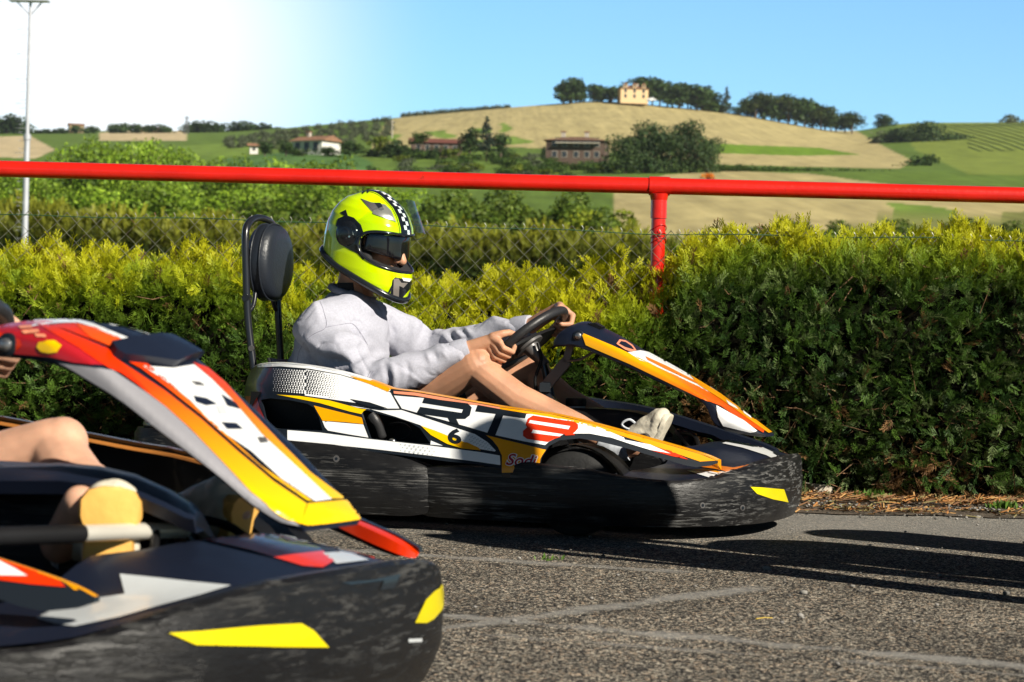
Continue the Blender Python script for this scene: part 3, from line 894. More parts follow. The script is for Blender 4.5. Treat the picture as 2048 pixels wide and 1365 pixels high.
def nz3(a, s, seed):
    return np.array([noise.noise(Vector((p[0] * s, p[1] * s + seed, p[2] * s))) for p in a])

SPR = [sprig_template(RNG, 8, 0.3, 0.031) for _ in range(12)]
ipx = lambda pts: (lambda x: float(np.interp(x, [p[0] for p in pts], [p[1] for p in pts])))

def hedge(root, prof, x0, x1, n, size, colour, spr, core_col, lump=0.09):
    U = size / 0.1 if size > 0.3 else 1.0                      # how much coarser than the hedge by the yard
    """prof(x) -> list of (y, z) cross-section points from the foot of the front over the top to the back"""
    xs = RNG.uniform(x0, x1, n)
    if U == 1.0:                                               # thinner cover on the stretches to either side
        inn = RNG.uniform(0, 1, n) < 0.74
        xs = np.where(inn, RNG.uniform(-2.6, 2.75, n), np.where(RNG.uniform(0, 1, n) < 0.5, RNG.uniform(x0, -2.6, n), RNG.uniform(2.75, x1, n)))
    u = RNG.uniform(0, 1, n) ** 0.9
    pts = np.zeros((n, 3)); nrm = np.zeros((n, 3)); hrel = np.zeros(n)
    for i in range(n):
        pr = np.array(prof(xs[i]))
        d = np.linalg.norm(np.diff(pr, axis=0), axis=1); c = np.concatenate([[0], np.cumsum(d)])
        t = u[i] * c[-1]
        k = min(np.searchsorted(c, t, 'right') - 1, len(d) - 1)
        f = (t - c[k]) / d[k]
        q = pr[k] + (pr[k + 1] - pr[k]) * f
        e = (pr[k + 1] - pr[k]) / d[k]
        pts[i] = (xs[i], q[0], q[1]); nrm[i] = (0, -e[1], e[0]); hrel[i] = q[1] / pr[:, 1].max()
    l1 = nz3(pts, 4.2 / U, 5.0); l2 = nz3(pts, 11.0 / U, 9.0)
    depth = RNG.uniform(0, 1, n) ** 1.6 * 0.13 * U
    off = lump * (0.9 * l1 + 0.5 * l2) - depth
    pts = pts + nrm * off[:, None]
    pts[:, 2] = np.maximum(pts[:, 2], 0.02)
    rd = RNG.normal(0, 1, (n, 3))
    dirs = nrm * 0.75 + rd * 0.46 + np.array([0.0, -0.1, 0.36])
    ups = RNG.normal(0, 1, (n, 3)) * 0.7 + np.array([0, -0.3, 0.6])
    sc = RNG.uniform(0.6, 1.25, n) * size
    if U == 1.0: sc = np.where((xs < -2.6) | (xs > 2.75), sc * 1.35, sc)
    col, tip = colour(pts, hrel, off / max(lump, 1e-3), l1, l2)
    scatter('foliage', spr, pts, dirs, ups, sc, col, [LEAFN], root, tip)
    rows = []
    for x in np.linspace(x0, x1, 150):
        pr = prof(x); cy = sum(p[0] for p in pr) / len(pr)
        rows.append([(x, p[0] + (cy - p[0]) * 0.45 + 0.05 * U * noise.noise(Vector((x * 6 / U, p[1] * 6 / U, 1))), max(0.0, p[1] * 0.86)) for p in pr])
    mbc = MB(); mbc.grid(rows, mat('hedge_core_shade', tuple(c * 0.5 for c in core_col), 1.0, var=0.5, vscale=18, bump=0.8, bscale=30, spec=0.0))  # near-black sheet inside the hedge, its colour standing in for the inner shade
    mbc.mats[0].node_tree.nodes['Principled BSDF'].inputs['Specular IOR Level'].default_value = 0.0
    mbc.build('dark_core', root, 60)

# ---- the clipped cypress hedge at the edge of the yard
def zpx(px, row, y): return P(px, row, y)
_hb = [(-400, 500), (-100, 498), (0, 494), (120, 500), (240, 496), (340, 505), (430, 494), (480, 500), (560, 525), (640, 545), (830, 560), (900, 545), (960, 540), (1030, 538), (1090, 545), (1140, 548), (1180, 520), (1240, 508), (1285, 518), (1330, 500), (1370, 474), (1430, 462), (1520, 466), (1600, 456), (1680, 458), (1800, 455), (1900, 458), (1980, 470), (2048, 480), (2400, 480)]
_hf = [(-400, 515), (0, 512), (430, 512), (520, 560), (640, 640), (830, 655), (1000, 660), (1080, 640), (1150, 600), (1230, 585), (1290, 612), (1330, 606), (1365, 515), (1420, 480), (1600, 470), (2048, 490), (2400, 490)]
hbz = [(P(p, r, 9.2).x, P(p, r, 9.2).z) for p, r in _hb]
hfz = [(P(p, r, 8.9).x, P(p, r, 8.9).z) for p, r in _hf]
f_hb, f_hf = ipx(hbz), ipx(hfz)
YF, YFENCE = 8.72, 9.05
def prof_main(x):
    zb, zf = f_hb(x) - 0.05, f_hf(x) - 0.05
    yf = YF + 0.05 * noise.noise(Vector((x * 1.7, 0, 4)))
    return [(yf + 0.16, 0.03), (yf + 0.06, 0.16 * zf), (yf, 0.40 * zf), (yf + 0.01, 0.70 * zf), (yf + 0.07, 0.92 * zf), (yf + 0.18, zf), (YFENCE + 0.02, zf + (zb - zf) * 0.45), (YFENCE + 0.16, zb), (YFENCE + 0.42, zb), (YFENCE + 0.58, 0.85 * zb), (YFENCE + 0.62, 0.45 * zb)]
DEEP = np.array((0.020, 0.048, 0.012)); MID = np.array((0.085, 0.155, 0.02)); YEL = np.array((0.47, 0.465, 0.012)); LIME = np.array((0.17, 0.29, 0.015)); BROWN = np.array((0.19, 0.105, 0.045)); GREYG = np.array((0.13, 0.165, 0.07))
def lerp(a, b, t): return a + (b - a) * np.clip(t, 0, 1)[:, None]
def col_main(p, h, o, l1, l2):
    n = len(p); r = RNG.uniform(0, 1, n)
    right = np.clip((p[:, 0] - 0.45) / 0.25, 0, 1)                 # older growth on the right-hand plants
    mid = np.exp(-((p[:, 0] - 0.02) / 0.36) ** 2) * (p[:, 2] > 0.5)
    new = np.clip((h - (0.67 + 0.13 * right)) / (0.27 - 0.07 * right), 0, 1) * np.clip(0.75 + 0.8 * l1 + 0.35 * o, 0.12, 1.1)
    new = np.clip(new + mid * 0.75, 0, 1.05)
    base = lerp(np.tile(DEEP, (n, 1)), np.tile(MID, (n, 1)), 0.22 + 0.7 * r + 0.5 * l2 - 0.25 * right)
    base = lerp(base, np.tile(GREYG, (n, 1)), (r > 0.8) * 0.7 * right)
    c = lerp(base, np.tile(LIME, (n, 1)), new * 1.5)
    c = lerp(c, np.tile(YEL, (n, 1)), (new - 0.34) * 2.2)
    tip = lerp(c * 1.75, np.tile(YEL, (n, 1)), new * 1.2)
    dry = nz3(p, 3.3, 21.0) + 0.45 * nz3(p, 9.0, 2.0)
    zone = np.clip((0.42 - p[:, 2]) / 0.25, 0, 1)
    spot = 0.55 * np.exp(-(((p[:, 0] - 0.66) / 0.30) ** 2 + ((p[:, 2] - 0.33) / 0.13) ** 2)) + 0.55 * np.exp(-(((p[:, 0] + 1.36) / 0.16) ** 2 + ((p[:, 2] - 0.36) / 0.14) ** 2))
    bm = ((0.8 * dry + zone * 0.45 + spot + RNG.normal(0, 0.16, n)) > 0.66) | (r < 0.02)
    c[bm] = BROWN * RNG.uniform(0.5, 1.25, (bm.sum(), 1)); tip[bm] = c[bm] * 1.2
    return c, tip
hr = empty('cypress_hedge', (0, 0, 0), 0, 'clipped cypress hedge with yellow-green tips and brown dry patches along the edge of the asphalt', 'hedge')
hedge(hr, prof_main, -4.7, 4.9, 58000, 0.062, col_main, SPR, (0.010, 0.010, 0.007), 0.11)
mbt = MB()
for i in range(620):
    x = random.uniform(-2.6, 2.7)
    z = random.uniform(0.03, 0.5) if random.random() < 0.8 else random.uniform(0.3, 0.9)
    y = YF + random.uniform(0.02, 0.16)
    if z > f_hf(x) - 0.1: continue
    a = random.uniform(-1, 1); L = random.uniform(0.06, 0.2)
    p0 = Vector((x, y + 0.05, z)); d = Vector((a, random.uniform(-0.7, 0.1), random.uniform(-0.7, 0.8))).normalized()
    p1 = p0 + d * L * 0.5 + Vector((0, 0, random.uniform(-.03, .03))); p2 = p0 + d * L
    mbt.tube([p0, p1, p2], [0.0024, 0.0018, 0.0008], TWIG, 3, caps=False)
tag(mbt.build('dry_twigs', hr, 60), kind='stuff')

# ---- the second, darker hedge beyond the fence
def prof_back(x):
    zt = 4.75 + 0.40 * noise.noise(Vector((x * 0.17, 7, 0))) + 0.5 * max(0, min(1, (-9 - x) / 11))
    return [(103.0, 0.4), (102.4, 1.6), (102.4, 3.2), (103.0, zt - 0.6), (104.9, zt), (107.5, zt), (109.0, zt * 0.6)]
def col_back(p, h, o, l1, l2):
    n = len(p); r = RNG.uniform(0, 1, n)
    new = np.clip((h - 0.74) / 0.26, 0, 1) * np.clip(0.6 + 0.6 * l1 + 0.5 * r, 0, 1)
    base = lerp(np.tile(np.array((0.018, 0.034, 0.008)), (n, 1)), np.tile(np.array((0.07, 0.095, 0.016)), (n, 1)), r * 0.8 + 0.5 * l2)
    c = lerp(base, np.tile(np.array((0.25, 0.26, 0.022)), (n, 1)), new)
    return c, c * 1.25
def spike(rng):
    v, f = sprig_template(rng, 7, 0.1, 0.07); v = v.copy(); v[:, 0] *= 0.55
    return v, f
SPK = [spike(RNG) for _ in range(6)]
h2 = empty('dark_hedge', (0, 0, 0), 0, 'tall dark hedge row with upright shoots running beyond the wire fence and floodlight mast', 'hedge')
hedge(h2, prof_back, -35, 7.3, 20000, 0.80, col_back, SPK, (0.010, 0.014, 0.006), 0.9)

# ---------------------------------------------------------------- trees
def crown(kind, rng, nleaf, leaf):
    """a crown of leaf clumps in a unit box: width 1 in x and y, height from 0 to 1"""
    blobs = []
    if kind == 'broad':
        for i in range(22):
            a = rng.uniform(0, 2 * pi); q = rng.uniform(0.0, 0.36) ; z = rng.uniform(0.06, 0.85)
            rr = 0.23 * (1 - 0.5 * abs(z - 0.5)) * rng.uniform(0.75, 1.25)
            q *= 1.0 - 0.9 * max(0, z - 0.55)
            blobs.append((q * cos(a), q * sin(a), z, rr, rr, rr * rng.uniform(0.7, 1.0)))
    elif kind == 'poplar':
        for i in range(34):
            a = rng.uniform(0, 2 * pi); z = rng.uniform(0.15, 0.92); q = sqrt(rng.uniform(0.0, 0.16)) * (1.1 - 0.55 * z)
            rr = rng.uniform(0.08, 0.16)
            blobs.append((q * cos(a), q * sin(a), z, rr, rr, rr * 0.9))
    elif kind == 'pine':
        for i in range(22):
            a = rng.uniform(0, 2 * pi); q = rng.uniform(0.0, 0.38) ; z = 0.78 - 1.0 * q * q + rng.uniform(-0.34, 0.05)
            blobs.append((q * cos(a), q * sin(a), z, 0.18, 0.18, 0.15))
    elif kind == 'conifer':
        for i in range(15):
            z = 0.12 + 0.84 * i / 14; q = 0.42 * (1 - z) + 0.02
            for j in range(3):
                a = rng.uniform(0, 2 * pi)
                blobs.append((q * 0.55 * cos(a), q * 0.55 * sin(a), z, q * 0.5 + 0.02, q * 0.5 + 0.02, 0.035))
    elif kind == 'shrub':
        for i in range(15):
            a = rng.uniform(0, 2 * pi); q = rng.uniform(0, 0.34); z = rng.uniform(0.12, 0.78)
            rr = 0.23 * rng.uniform(0.7, 1.2); blobs.append((q * cos(a), q * sin(a), z, rr, rr, rr))
    elif kind == 'cypress':
        for i in range(12):
            z = 0.08 + 0.86 * i / 11; q = 0.42 * sin(pi * min(1, 0.18 + 0.82 * (1 - z)) * 0.62)
            blobs.append((0, 0, z, q, q, 0.07))
    B = np.array(blobs)
    vol = (B[:, 3] * B[:, 4] + B[:, 3] * B[:, 5] * 2); w = vol / vol.sum()
    idx = rng.choice(len(B), nleaf, p=w)
    d = rng.normal(0, 1, (nleaf, 3)); d /= np.linalg.norm(d, axis=1, keepdims=True)
    rad = rng.uniform(0.45, 1.08, nleaf) ** 0.6
    c = B[idx][:, :3] + d * B[idx][:, 3:6] * rad[:, None]
    nrm = d + rng.normal(0, 0.7, (nleaf, 3)); nrm /= np.linalg.norm(nrm, axis=1, keepdims=True)
    t = np.cross(nrm, rng.normal(0, 1, (nleaf, 3))); t /= np.linalg.norm(t, axis=1, keepdims=True)
    b = np.cross(nrm, t)
    s = leaf * rng.uniform(0.6, 1.3, (nleaf, 1))
    q = np.stack([c - t * s, c - b * s * 0.55, c + t * s, c + b * s * 0.55], 1).reshape(-1, 3)
    f = np.arange(nleaf * 4).reshape(-1, 4)
    tone = rng.normal(1.0, 0.22, nleaf) * (rng.uniform(0.7, 1.2, len(B))[idx])
    return q, f, np.repeat(np.clip(tone, 0.35, 1.7), 4)

TREES = {}
def tree_kind(key, kind, name, col, nleaf, leaf, trunk_r, trunk_h, seed, col2=None):
    rng = np.random.default_rng(seed)
    q, f, tone = crown(kind, rng, nleaf, leaf)
    cc = np.array(col)[None] * tone[:, None]
    if col2 is not None:
        w = np.repeat(rng.uniform(0, 1, nleaf), 4)[:, None] ** 2
        cc = cc * (1 - w) + np.array(col2)[None] * tone[:, None] * w
    root = bpy.data.objects.new(name, None)
    mbk = MB()
    if kind != 'shrub':
        mbk.tube([(0, 0, -0.25), (0.01, 0, trunk_h * 0.5), (0.0, 0.01, trunk_h)], [trunk_r * 1.25, trunk_r, trunk_r * 0.6], BARK, 7)
        for k in range(5):
            a = rng.uniform(0, 2 * pi); z0 = trunk_h * rng.uniform(0.55, 0.98)
            mbk.tube([(0, 0, z0), (0.12 * cos(a), 0.12 * sin(a), z0 + 0.1), (0.25 * cos(a), 0.25 * sin(a), z0 + 0.2)], [trunk_r * 0.5, trunk_r * 0.33, trunk_r * 0.12], BARK, 5)
    else:
        for k in range(5):
            a = rng.uniform(0, 2 * pi)
            mbk.tube([(0.02 * cos(a), 0.02 * sin(a), -0.25), (0.1 * cos(a), 0.1 * sin(a), 0.3), (0.2 * cos(a), 0.2 * sin(a), 0.55)], [0.03, 0.022, 0.008], BARK, 5)
    tm = bpy.data.meshes.new('trunk'); tm.from_pydata([tuple(p) for p in mbk.v], [], mbk.f); tm.materials.append(BARK)
    cm = np_mesh('crown', q, f, [LEAF], cc)
    me = cm.data; bpy.data.objects.remove(cm)
    TREES[key] = (name, tm, me)
def tree(key, base, w, h, label, cat='tree', group=None, rz=None):
    name, tm, me = TREES[key]
    r = empty(name, base, rz if rz is not None else random.uniform(0, 6.28), label, cat, group)
    for nm, dt in (('trunk' if not name.endswith('shrub') and not name.endswith('bush') else 'stems', tm), ('crown', me)):
        o = link_mesh(nm, dt, r); o.scale = (w, w, h)
    return r
DG = (0.034, 0.066, 0.018); 
tree_kind('broad', 'broad', 'broadleaf_tree', DG, 1000, 0.060, 0.03, 0.42, 1, (0.065, 0.11, 0.02))
tree_kind('broad2', 'broad', 'broadleaf_tree', (0.036, 0.07, 0.02), 1000, 0.060, 0.03, 0.42, 2, (0.07, 0.12, 0.025))
tree_kind('broadbig', 'broad', 'broadleaf_tree', (0.040, 0.078, 0.026), 3600, 0.026, 0.025, 0.4, 3, (0.085, 0.13, 0.03))
tree_kind('broadbig2', 'broad', 'broadleaf_tree', (0.042, 0.082, 0.030), 3600, 0.026, 0.025, 0.4, 4, (0.085, 0.125, 0.035))
tree_kind('light', 'broad', 'leafy_tree', (0.15, 0.25, 0.02), 6500, 0.023, 0.014, 0.7, 5, (0.30, 0.42, 0.035))
tree_kind('light2', 'broad', 'leafy_tree', (0.13, 0.22, 0.02), 6500, 0.023, 0.014, 0.7, 6, (0.26, 0.37, 0.03))
tree_kind('thick', 'shrub', 'leafy_shrub', (0.075, 0.13, 0.016), 6500, 0.030, 0.02, 0.5, 7, (0.17, 0.23, 0.025))
tree_kind('thick2', 'shrub', 'leafy_shrub', (0.13, 0.18, 0.014), 6500, 0.030, 0.02, 0.5, 17, (0.28, 0.31, 0.02))
tree_kind('olive', 'broad', 'olive_tree', (0.10, 0.125, 0.065), 420, 0.07, 0.03, 0.4, 8, (0.17, 0.19, 0.11))
tree_kind('pine', 'pine', 'umbrella_pine', (0.030, 0.055, 0.014), 1100, 0.045, 0.022, 0.75, 9, (0.075, 0.10, 0.02))
tree_kind('conifer', 'conifer', 'conifer_tree', (0.040, 0.062, 0.040), 900, 0.045, 0.02, 0.9, 10)
tree_kind('cypress', 'cypress', 'column_cypress', (0.025, 0.052, 0.014), 500, 0.07, 0.03, 0.3, 12)
tree_kind('shrub', 'shrub', 'green_shrub', (0.045, 0.09, 0.018), 420, 0.075, 0.02, 0.5, 13, (0.10, 0.15, 0.025))
tree_kind('shrub2', 'shrub', 'yellow_green_shrub', (0.11, 0.16, 0.016), 420, 0.075, 0.02, 0.5, 14, (0.19, 0.20, 0.02))
tree_kind('greybush', 'shrub', 'silver_shrub', (0.13, 0.155, 0.09), 420, 0.075, 0.02, 0.5, 15)
tree_kind('orangebush', 'shrub', 'orange_shrub', (0.75, 0.20, 0.005), 300, 0.09, 0.02, 0.5, 16, (0.8, 0.33, 0.01))

def far_tree(key, px, base_row, top_row, wpx, label, group=None, r=None, cat='tree'):
    r = r or r_at(px, base_row)
    b = P(px, base_row, r)
    s = r / F_PX
    return tree(key, (b.x, b.y, b.z - 0.3), wpx * s * 1.42, (base_row - top_row) * s * 1.08, label, cat, group)

# skyline of the tan hill, left to right
G1 = 'trees along the crest of the tan hill'
for key, px, b, t, w, lab in [
    ('broad', 1141, 204, 156, 58, 'dark green tree farthest left on the hill crest, beside a bare mast'),
    ('cypress', 1160, 203, 158, 22, 'narrow dark cypress just right of the leftmost crest tree'),
    ('broad2', 1187, 202, 168, 32, 'small green tree on the crest between the cypress and the yellow farmhouse'),
    ('shrub', 1221, 200, 172, 44, 'round olive-green tree touching the left side of the yellow farmhouse'),
    ('broad2', 1288, 200, 154, 66, 'wide dark tree rising behind the roof of the yellow farmhouse'),
    ('broad', 1320, 203, 160, 36, 'dark tree standing against the right wall of the yellow farmhouse'),
    ('broad', 1358, 212, 166, 52, 'dark spreading tree first right of the gap beside the farmhouse'),
    ('broad2', 1394, 216, 170, 56, 'dark spreading tree left of the slim layered conifer'),
    ('shrub', 1410, 222, 202, 40, 'low round bush under the dark trees on the crest'),
    ('conifer', 1452, 226, 176, 30, 'slim layered conifer on the hill crest, pale against the sky'),
    ('shrub', 1436, 225, 206, 40, 'low bush at the foot of the slim conifer'),
    ('shrub', 1478, 230, 212, 30, 'low bush between the slim conifer and the first umbrella pine'),
    ('pine', 1511, 238, 182, 62, 'first umbrella pine from the left on the falling crest'),
    ('broad', 1543, 240, 196, 40, 'dark tree squeezed between the first two umbrella pines'),
    ('pine', 1577, 243, 186, 60, 'umbrella pine with the broadest head, second from the left on the crest'),
    ('broad2', 1609, 248, 198, 50, 'leafy tree just right of the second umbrella pine'),
    ('pine', 1642, 254, 208, 56, 'third umbrella pine from the left, its head touching a leafy tree'),
    ('broad', 1662, 256, 228, 30, 'small dark tree at the right edge of the pine group'),
    ('pine', 1704, 262, 221, 52, 'lone umbrella pine apart on the right of the crest'),
    ('broad', 1768, 256, 230, 44, 'rounded dark tree at the left end of the vineyard skyline'),
    ('greybush', 2022, 252, 226, 40, 'small lone greyish tree on the skyline of the vineyard'),
]: far_tree(key, px, b, t, w, lab, G1, r=1040 if px < 1740 else 1180)
rc = random.Random(9)
for i, (px, b, t) in enumerate([(1128, 203, 168), (1152, 202, 160), (1200, 201, 172), (1236, 199, 176), (1305, 199, 158), (1335, 203, 166), (1345, 208, 176), (1376, 212, 168), (1412, 217, 178), (1426, 220, 188), (1496, 233, 200), (1524, 236, 190), (1558, 240, 200), (1592, 244, 196), (1626, 250, 206), (1650, 254, 214), (1672, 256, 232), (1690, 260, 236)]):
    far_tree('broad' if i % 2 else 'broad2', px, b, t, rc.uniform(34, 46), 'dark round tree in the back row along the crest of the tan hill', 'back row of crest trees', r=1052)
# thicket at the right end of the tan hill
G2 = 'trees of the thicket between tan hill and vineyard'
for key, px, b, t, w, lab in [
    ('olive', 1765, 296, 262, 56, 'grey-green tree at the left tip of the thicket beside the vineyard'),
    ('broadbig', 1800, 312, 250, 90, 'dark tree near the left end of the thicket beside the vineyard'),
    ('broadbig2', 1850, 322, 246, 100, 'tallest dark tree in the middle of the thicket beside the vineyard'),
    ('broadbig', 1900, 326, 258, 84, 'dark tree at the right end of the thicket, against the vineyard rows'),
    ('olive', 1810, 318, 284, 50, 'silvery tree in front of the thicket beside the vineyard'),
    ('broad', 1842, 352, 310, 60, 'green tree standing below the thicket by a small white hut'),
    ('shrub', 1800, 356, 330, 60, 'bush left of the green tree below the thicket'),
    ('shrub', 1885, 360, 334, 44, 'bush right of the small white hut'),
    ('shrub', 1935, 364, 340, 44, 'isolated dark bush under the vineyard'),
    ('shrub', 1990, 368, 344, 52, 'dark bush second from the right edge under the vineyard'),
    ('shrub', 2034, 370, 346, 44, 'dark bush at the right edge under the vineyard'),
]: far_tree(key, px, b, t, w, lab, G2, r=(900 if b < 330 else 560))
# hedgerow under the tan hill
for i, px in enumerate(range(1432, 1790, 13)):
    far_tree('shrub', px, 346 + (px - 1432) * 0.05 + 4, 326 + (px - 1432) * 0.04 + random.uniform(-2, 2), 22, 'dark green bush in the straight hedgerow below the green strip', 'bushes of the field hedgerow', r=430, cat='bush')
# dense clump right of the brick house
G3 = 'trees of the dense clump right of the brick house'
for key, px, b, t, w, lab in [
    ('broadbig', 1252, 352, 258, 84, 'leftmost tall tree of the dense clump, hiding the end of the brick house'),
    ('broadbig2', 1290, 362, 246, 80, 'second tall tree from the left in the dense clump'),
    ('broadbig', 1332, 364, 252, 86, 'tall tree in the middle of the dense clump above the red rail post'),
    ('broadbig2', 1378, 360, 244, 84, 'tall tree with the highest top, right of the middle of the dense clump'),
    ('broadbig', 1412, 358, 262, 60, 'rightmost tree of the dense clump, beside the orange shrub'),
]: far_tree(key, px, b, t, w, lab, G3, r=415)
far_tree('orangebush', 1420, 362, 344, 30, 'small bright orange shrub on the tan field above the red rail', r=330, cat='bush')
# around the houses on the lower slope
G4 = 'trees among the houses on the lower slope'
for key, px, b, t, w, lab in [
    ('broad', 940, 304, 257, 40, 'dark round tree left of the tall blue-green conifer'),
    ('conifer', 973, 306, 236, 44, 'tall blue-green conifer right of the long red-roofed house'),
    ('broad2', 1002, 304, 265, 30, 'small dark tree just right of the tall conifer'),
    ('cypress', 1088, 318, 292, 14, 'short clipped cypress by the left corner of the brick house'),
    ('shrub', 842, 285, 262, 34, 'yellow-green bush above the long red-roofed house'),
    ('shrub2', 760, 300, 270, 40, 'bush at the lower edge of the olive grove'),
    ('broad', 700, 308, 280, 44, 'tree touching the right wall of the white villa'),
    ('broad2', 530, 306, 282, 28, 'round tree left of the white villa'),
    ('shrub', 600, 316, 296, 40, 'green bush in front of the left wall of the white villa'),
    ('broad2', 655, 318, 292, 36, 'small tree in front of the right wall of the white villa'),
    ('broad', 572, 306, 280, 34, 'tree touching the left end of the white villa'),
    ('broad', 790, 330, 280, 60, 'dark tree at the left end of the shrub belt'),
    ('broad2', 830, 330, 296, 50, 'dark tree in front of the long red-roofed house'),
    ('broad', 868, 322, 293, 44, 'dark tree in front of the middle of the long red-roofed house'),
    ('shrub2', 905, 322, 295, 44, 'yellow-green bush in front of the right end of the long red-roofed house'),
]: far_tree(key, px, b, t, w, lab, G4, r=500)
rb = random.Random(5)
for i in range(64):
    px = rb.uniform(745, 1245); row = rb.uniform(312, 366)
    k = rb.choice(['shrub', 'shrub', 'shrub', 'shrub2', 'greybush'])
    if 1096 < px < 1216 and row < 332: row = rb.uniform(334, 366)
    far_tree(k, px, row, row - rb.uniform(13, 26), rb.uniform(22, 46), {'shrub': 'green bush in the shrub belt below the houses', 'shrub2': 'yellow-green bush in the shrub belt below the houses', 'greybush': 'silver-grey bush in the shrub belt below the houses'}[k], {'shrub': 'green bushes of the shrub belt', 'shrub2': 'yellow-green bushes of the shrub belt', 'greybush': 'silver bushes of the shrub belt'}[k], cat='bush')
# olive grove
for j in range(7):
    for i in range(15):
        u = (i + rb.uniform(-.3, .3)) / 14; v = (j + rb.uniform(-.3, .3)) / 6
        px = 462 + u * 312
        top = np.interp(px, [462, 600, 780], [282, 263, 244]); bot = np.interp(px, [462, 620, 700, 780], [297, 298, 292, 276])
        far_tree('olive', px, top + (bot - top) * v, top + (bot - top) * v - rb.uniform(10, 15), rb.uniform(18, 26), 'grey-green olive tree in the grove on the slope left of the tan hill', 'olive trees of the grove')
for i in range(26):
    px = 808 + i * 8.2
    far_tree('olive', px, np.interp(px, [800, 1020], [237, 216]), np.interp(px, [800, 1020], [224, 208]) + rb.uniform(-2, 2), 16, 'small olive tree in the row along the left shoulder of the tan hill', 'olive trees on the hill shoulder', r=1045)
# far left skyline
for px, t, w in [(-20, 236, 60), (15, 232, 60), (44, 240, 40), (90, 258, 50), (120, 256, 40), (150, 250, 26), (182, 252, 34), (226, 248, 24), (246, 246, 30), (272, 248, 34), (300, 250, 34), (328, 250, 40), (384, 244, 40), (408, 242, 48), (436, 246, 44), (474, 246, 44), (500, 244, 48), (528, 248, 44), (556, 254, 40)]:
    far_tree('broad' if w > 36 else 'broad2', px, 276, t, w, 'hazy dark tree on the far left skyline', 'trees of the far left skyline', r=1150)
# leafy trees in the hollow left of the driver
G5 = 'young leafy trees in the hollow beyond the fence'
LAB5 = ['far left, behind the floodlight mast', 'just right of the floodlight mast', 'with the tallest top, left of the headrest', 'left of the pale green field', 'under the pale green field', 'below the white villa', 'right below the white villa']
for i, (px, t, w, r) in enumerate([(-60, 318, 150, 62), (20, 332, 110, 55), (140, 284, 96, 75), (215, 282, 90, 72), (285, 276, 90, 70), (340, 290, 90, 74), (405, 318, 90, 64), (470, 322, 90, 60), (560, 322, 110, 66), (640, 318, 100, 60), (720, 340, 110, 56), (60, 352, 110, 40), (185, 372, 120, 40), (330, 360, 130, 42), (480, 372, 130, 38), (600, 362, 120, 42), (780, 372, 110, 44)]):
    r = 118 + r * 1.1
    b = ground_at(px, r); top = P(px, t, r).z
    tree(['light', 'light2'][i % 2], (b.x, b.y, b.z - 0.3), w * r / F_PX * 1.75, (top - b.z + 0.3) * 1.06, 'light green leafy young tree in the hollow beyond the wire fence, left of the driver', 'tree', G5)
G6 = 'leafy shrubs behind the dark hedge'
for i, (px, t, w, r, k) in enumerate([(-40, 420, 180, 24, 'thick'), (60, 414, 150, 26, 'thick2'), (160, 420, 150, 23, 'thick'), (290, 398, 170, 28, 'thick2'), (400, 402, 150, 26, 'thick2'), (520, 410, 160, 25, 'thick'), (620, 408, 150, 27, 'thick'), (850, 400, 130, 40, 'thick'), (930, 388, 150, 44, 'thick'), (1030, 384, 150, 46, 'thick'), (1120, 388, 130, 44, 'thick'), (1190, 398, 130, 40, 'thick2'), (1222, 420, 90, 38, 'thick'), (1520, 446, 80, 60, 'greybush'), (1580, 436, 60, 60, 'greybush'), (1660, 446, 90, 40, 'thick'), (1800, 446, 140, 42, 'thick'), (1900, 440, 120, 44, 'thick'), (2010, 446, 130, 44, 'thick')]):
    r = 100 + r * 0.9 if px < 1300 else 112 + r * 0.5
    top = P(px, t, r).z; b = ground_at(px, r)
    lab = {'thick': 'dense green shrub behind the dark hedge and wire fence', 'thick2': 'dense yellow-green shrub behind the dark hedge and wire fence', 'greybush': 'grey-green shrub peeping over the hedge against the tan field'}[k]
    if px > 1600: lab = 'dark green shrub peeping over the right part of the clipped hedge'
    tree(k, (b.x, b.y, b.z - 0.3), w * r / F_PX * 1.4, (top - b.z + 0.3) * 1.06, lab, 'bush', G6 + (' ' + k if px < 1600 else ' on the right'))

# vine rows on the far right slope
mbv = MB()
VM = mat('vine_leaves', (0.20, 0.26, 0.045), 0.9, var=0.4, vscale=0.5)
for k in range(34):
    x0 = 1700 + k * 22
    pts = []
    for i in range(9):
        t = i / 8; px = x0 + t * 190 - 60; r = 1150 - t * 400
        if px < np.interp(r, [750, 900, 1150], [1925, 1925, 1800]) or px > 2250: continue
        pts.append(ground_at(px, r))
    if len(pts) > 1:
        rows = []
        for p in pts: rows.append([p + Vector((-0.5, 0, -0.3)), p + Vector((-0.35, 0, 0.25)), p + Vector((0.35, 0, 0.25)), p + Vector((0.5, 0, -0.3))])
        mbv.grid(rows, VM, True)
tag(mbv.build('vineyard', None, 0), 'striped green rows of vines on the slope at the far right', 'vineyard', kind='stuff')

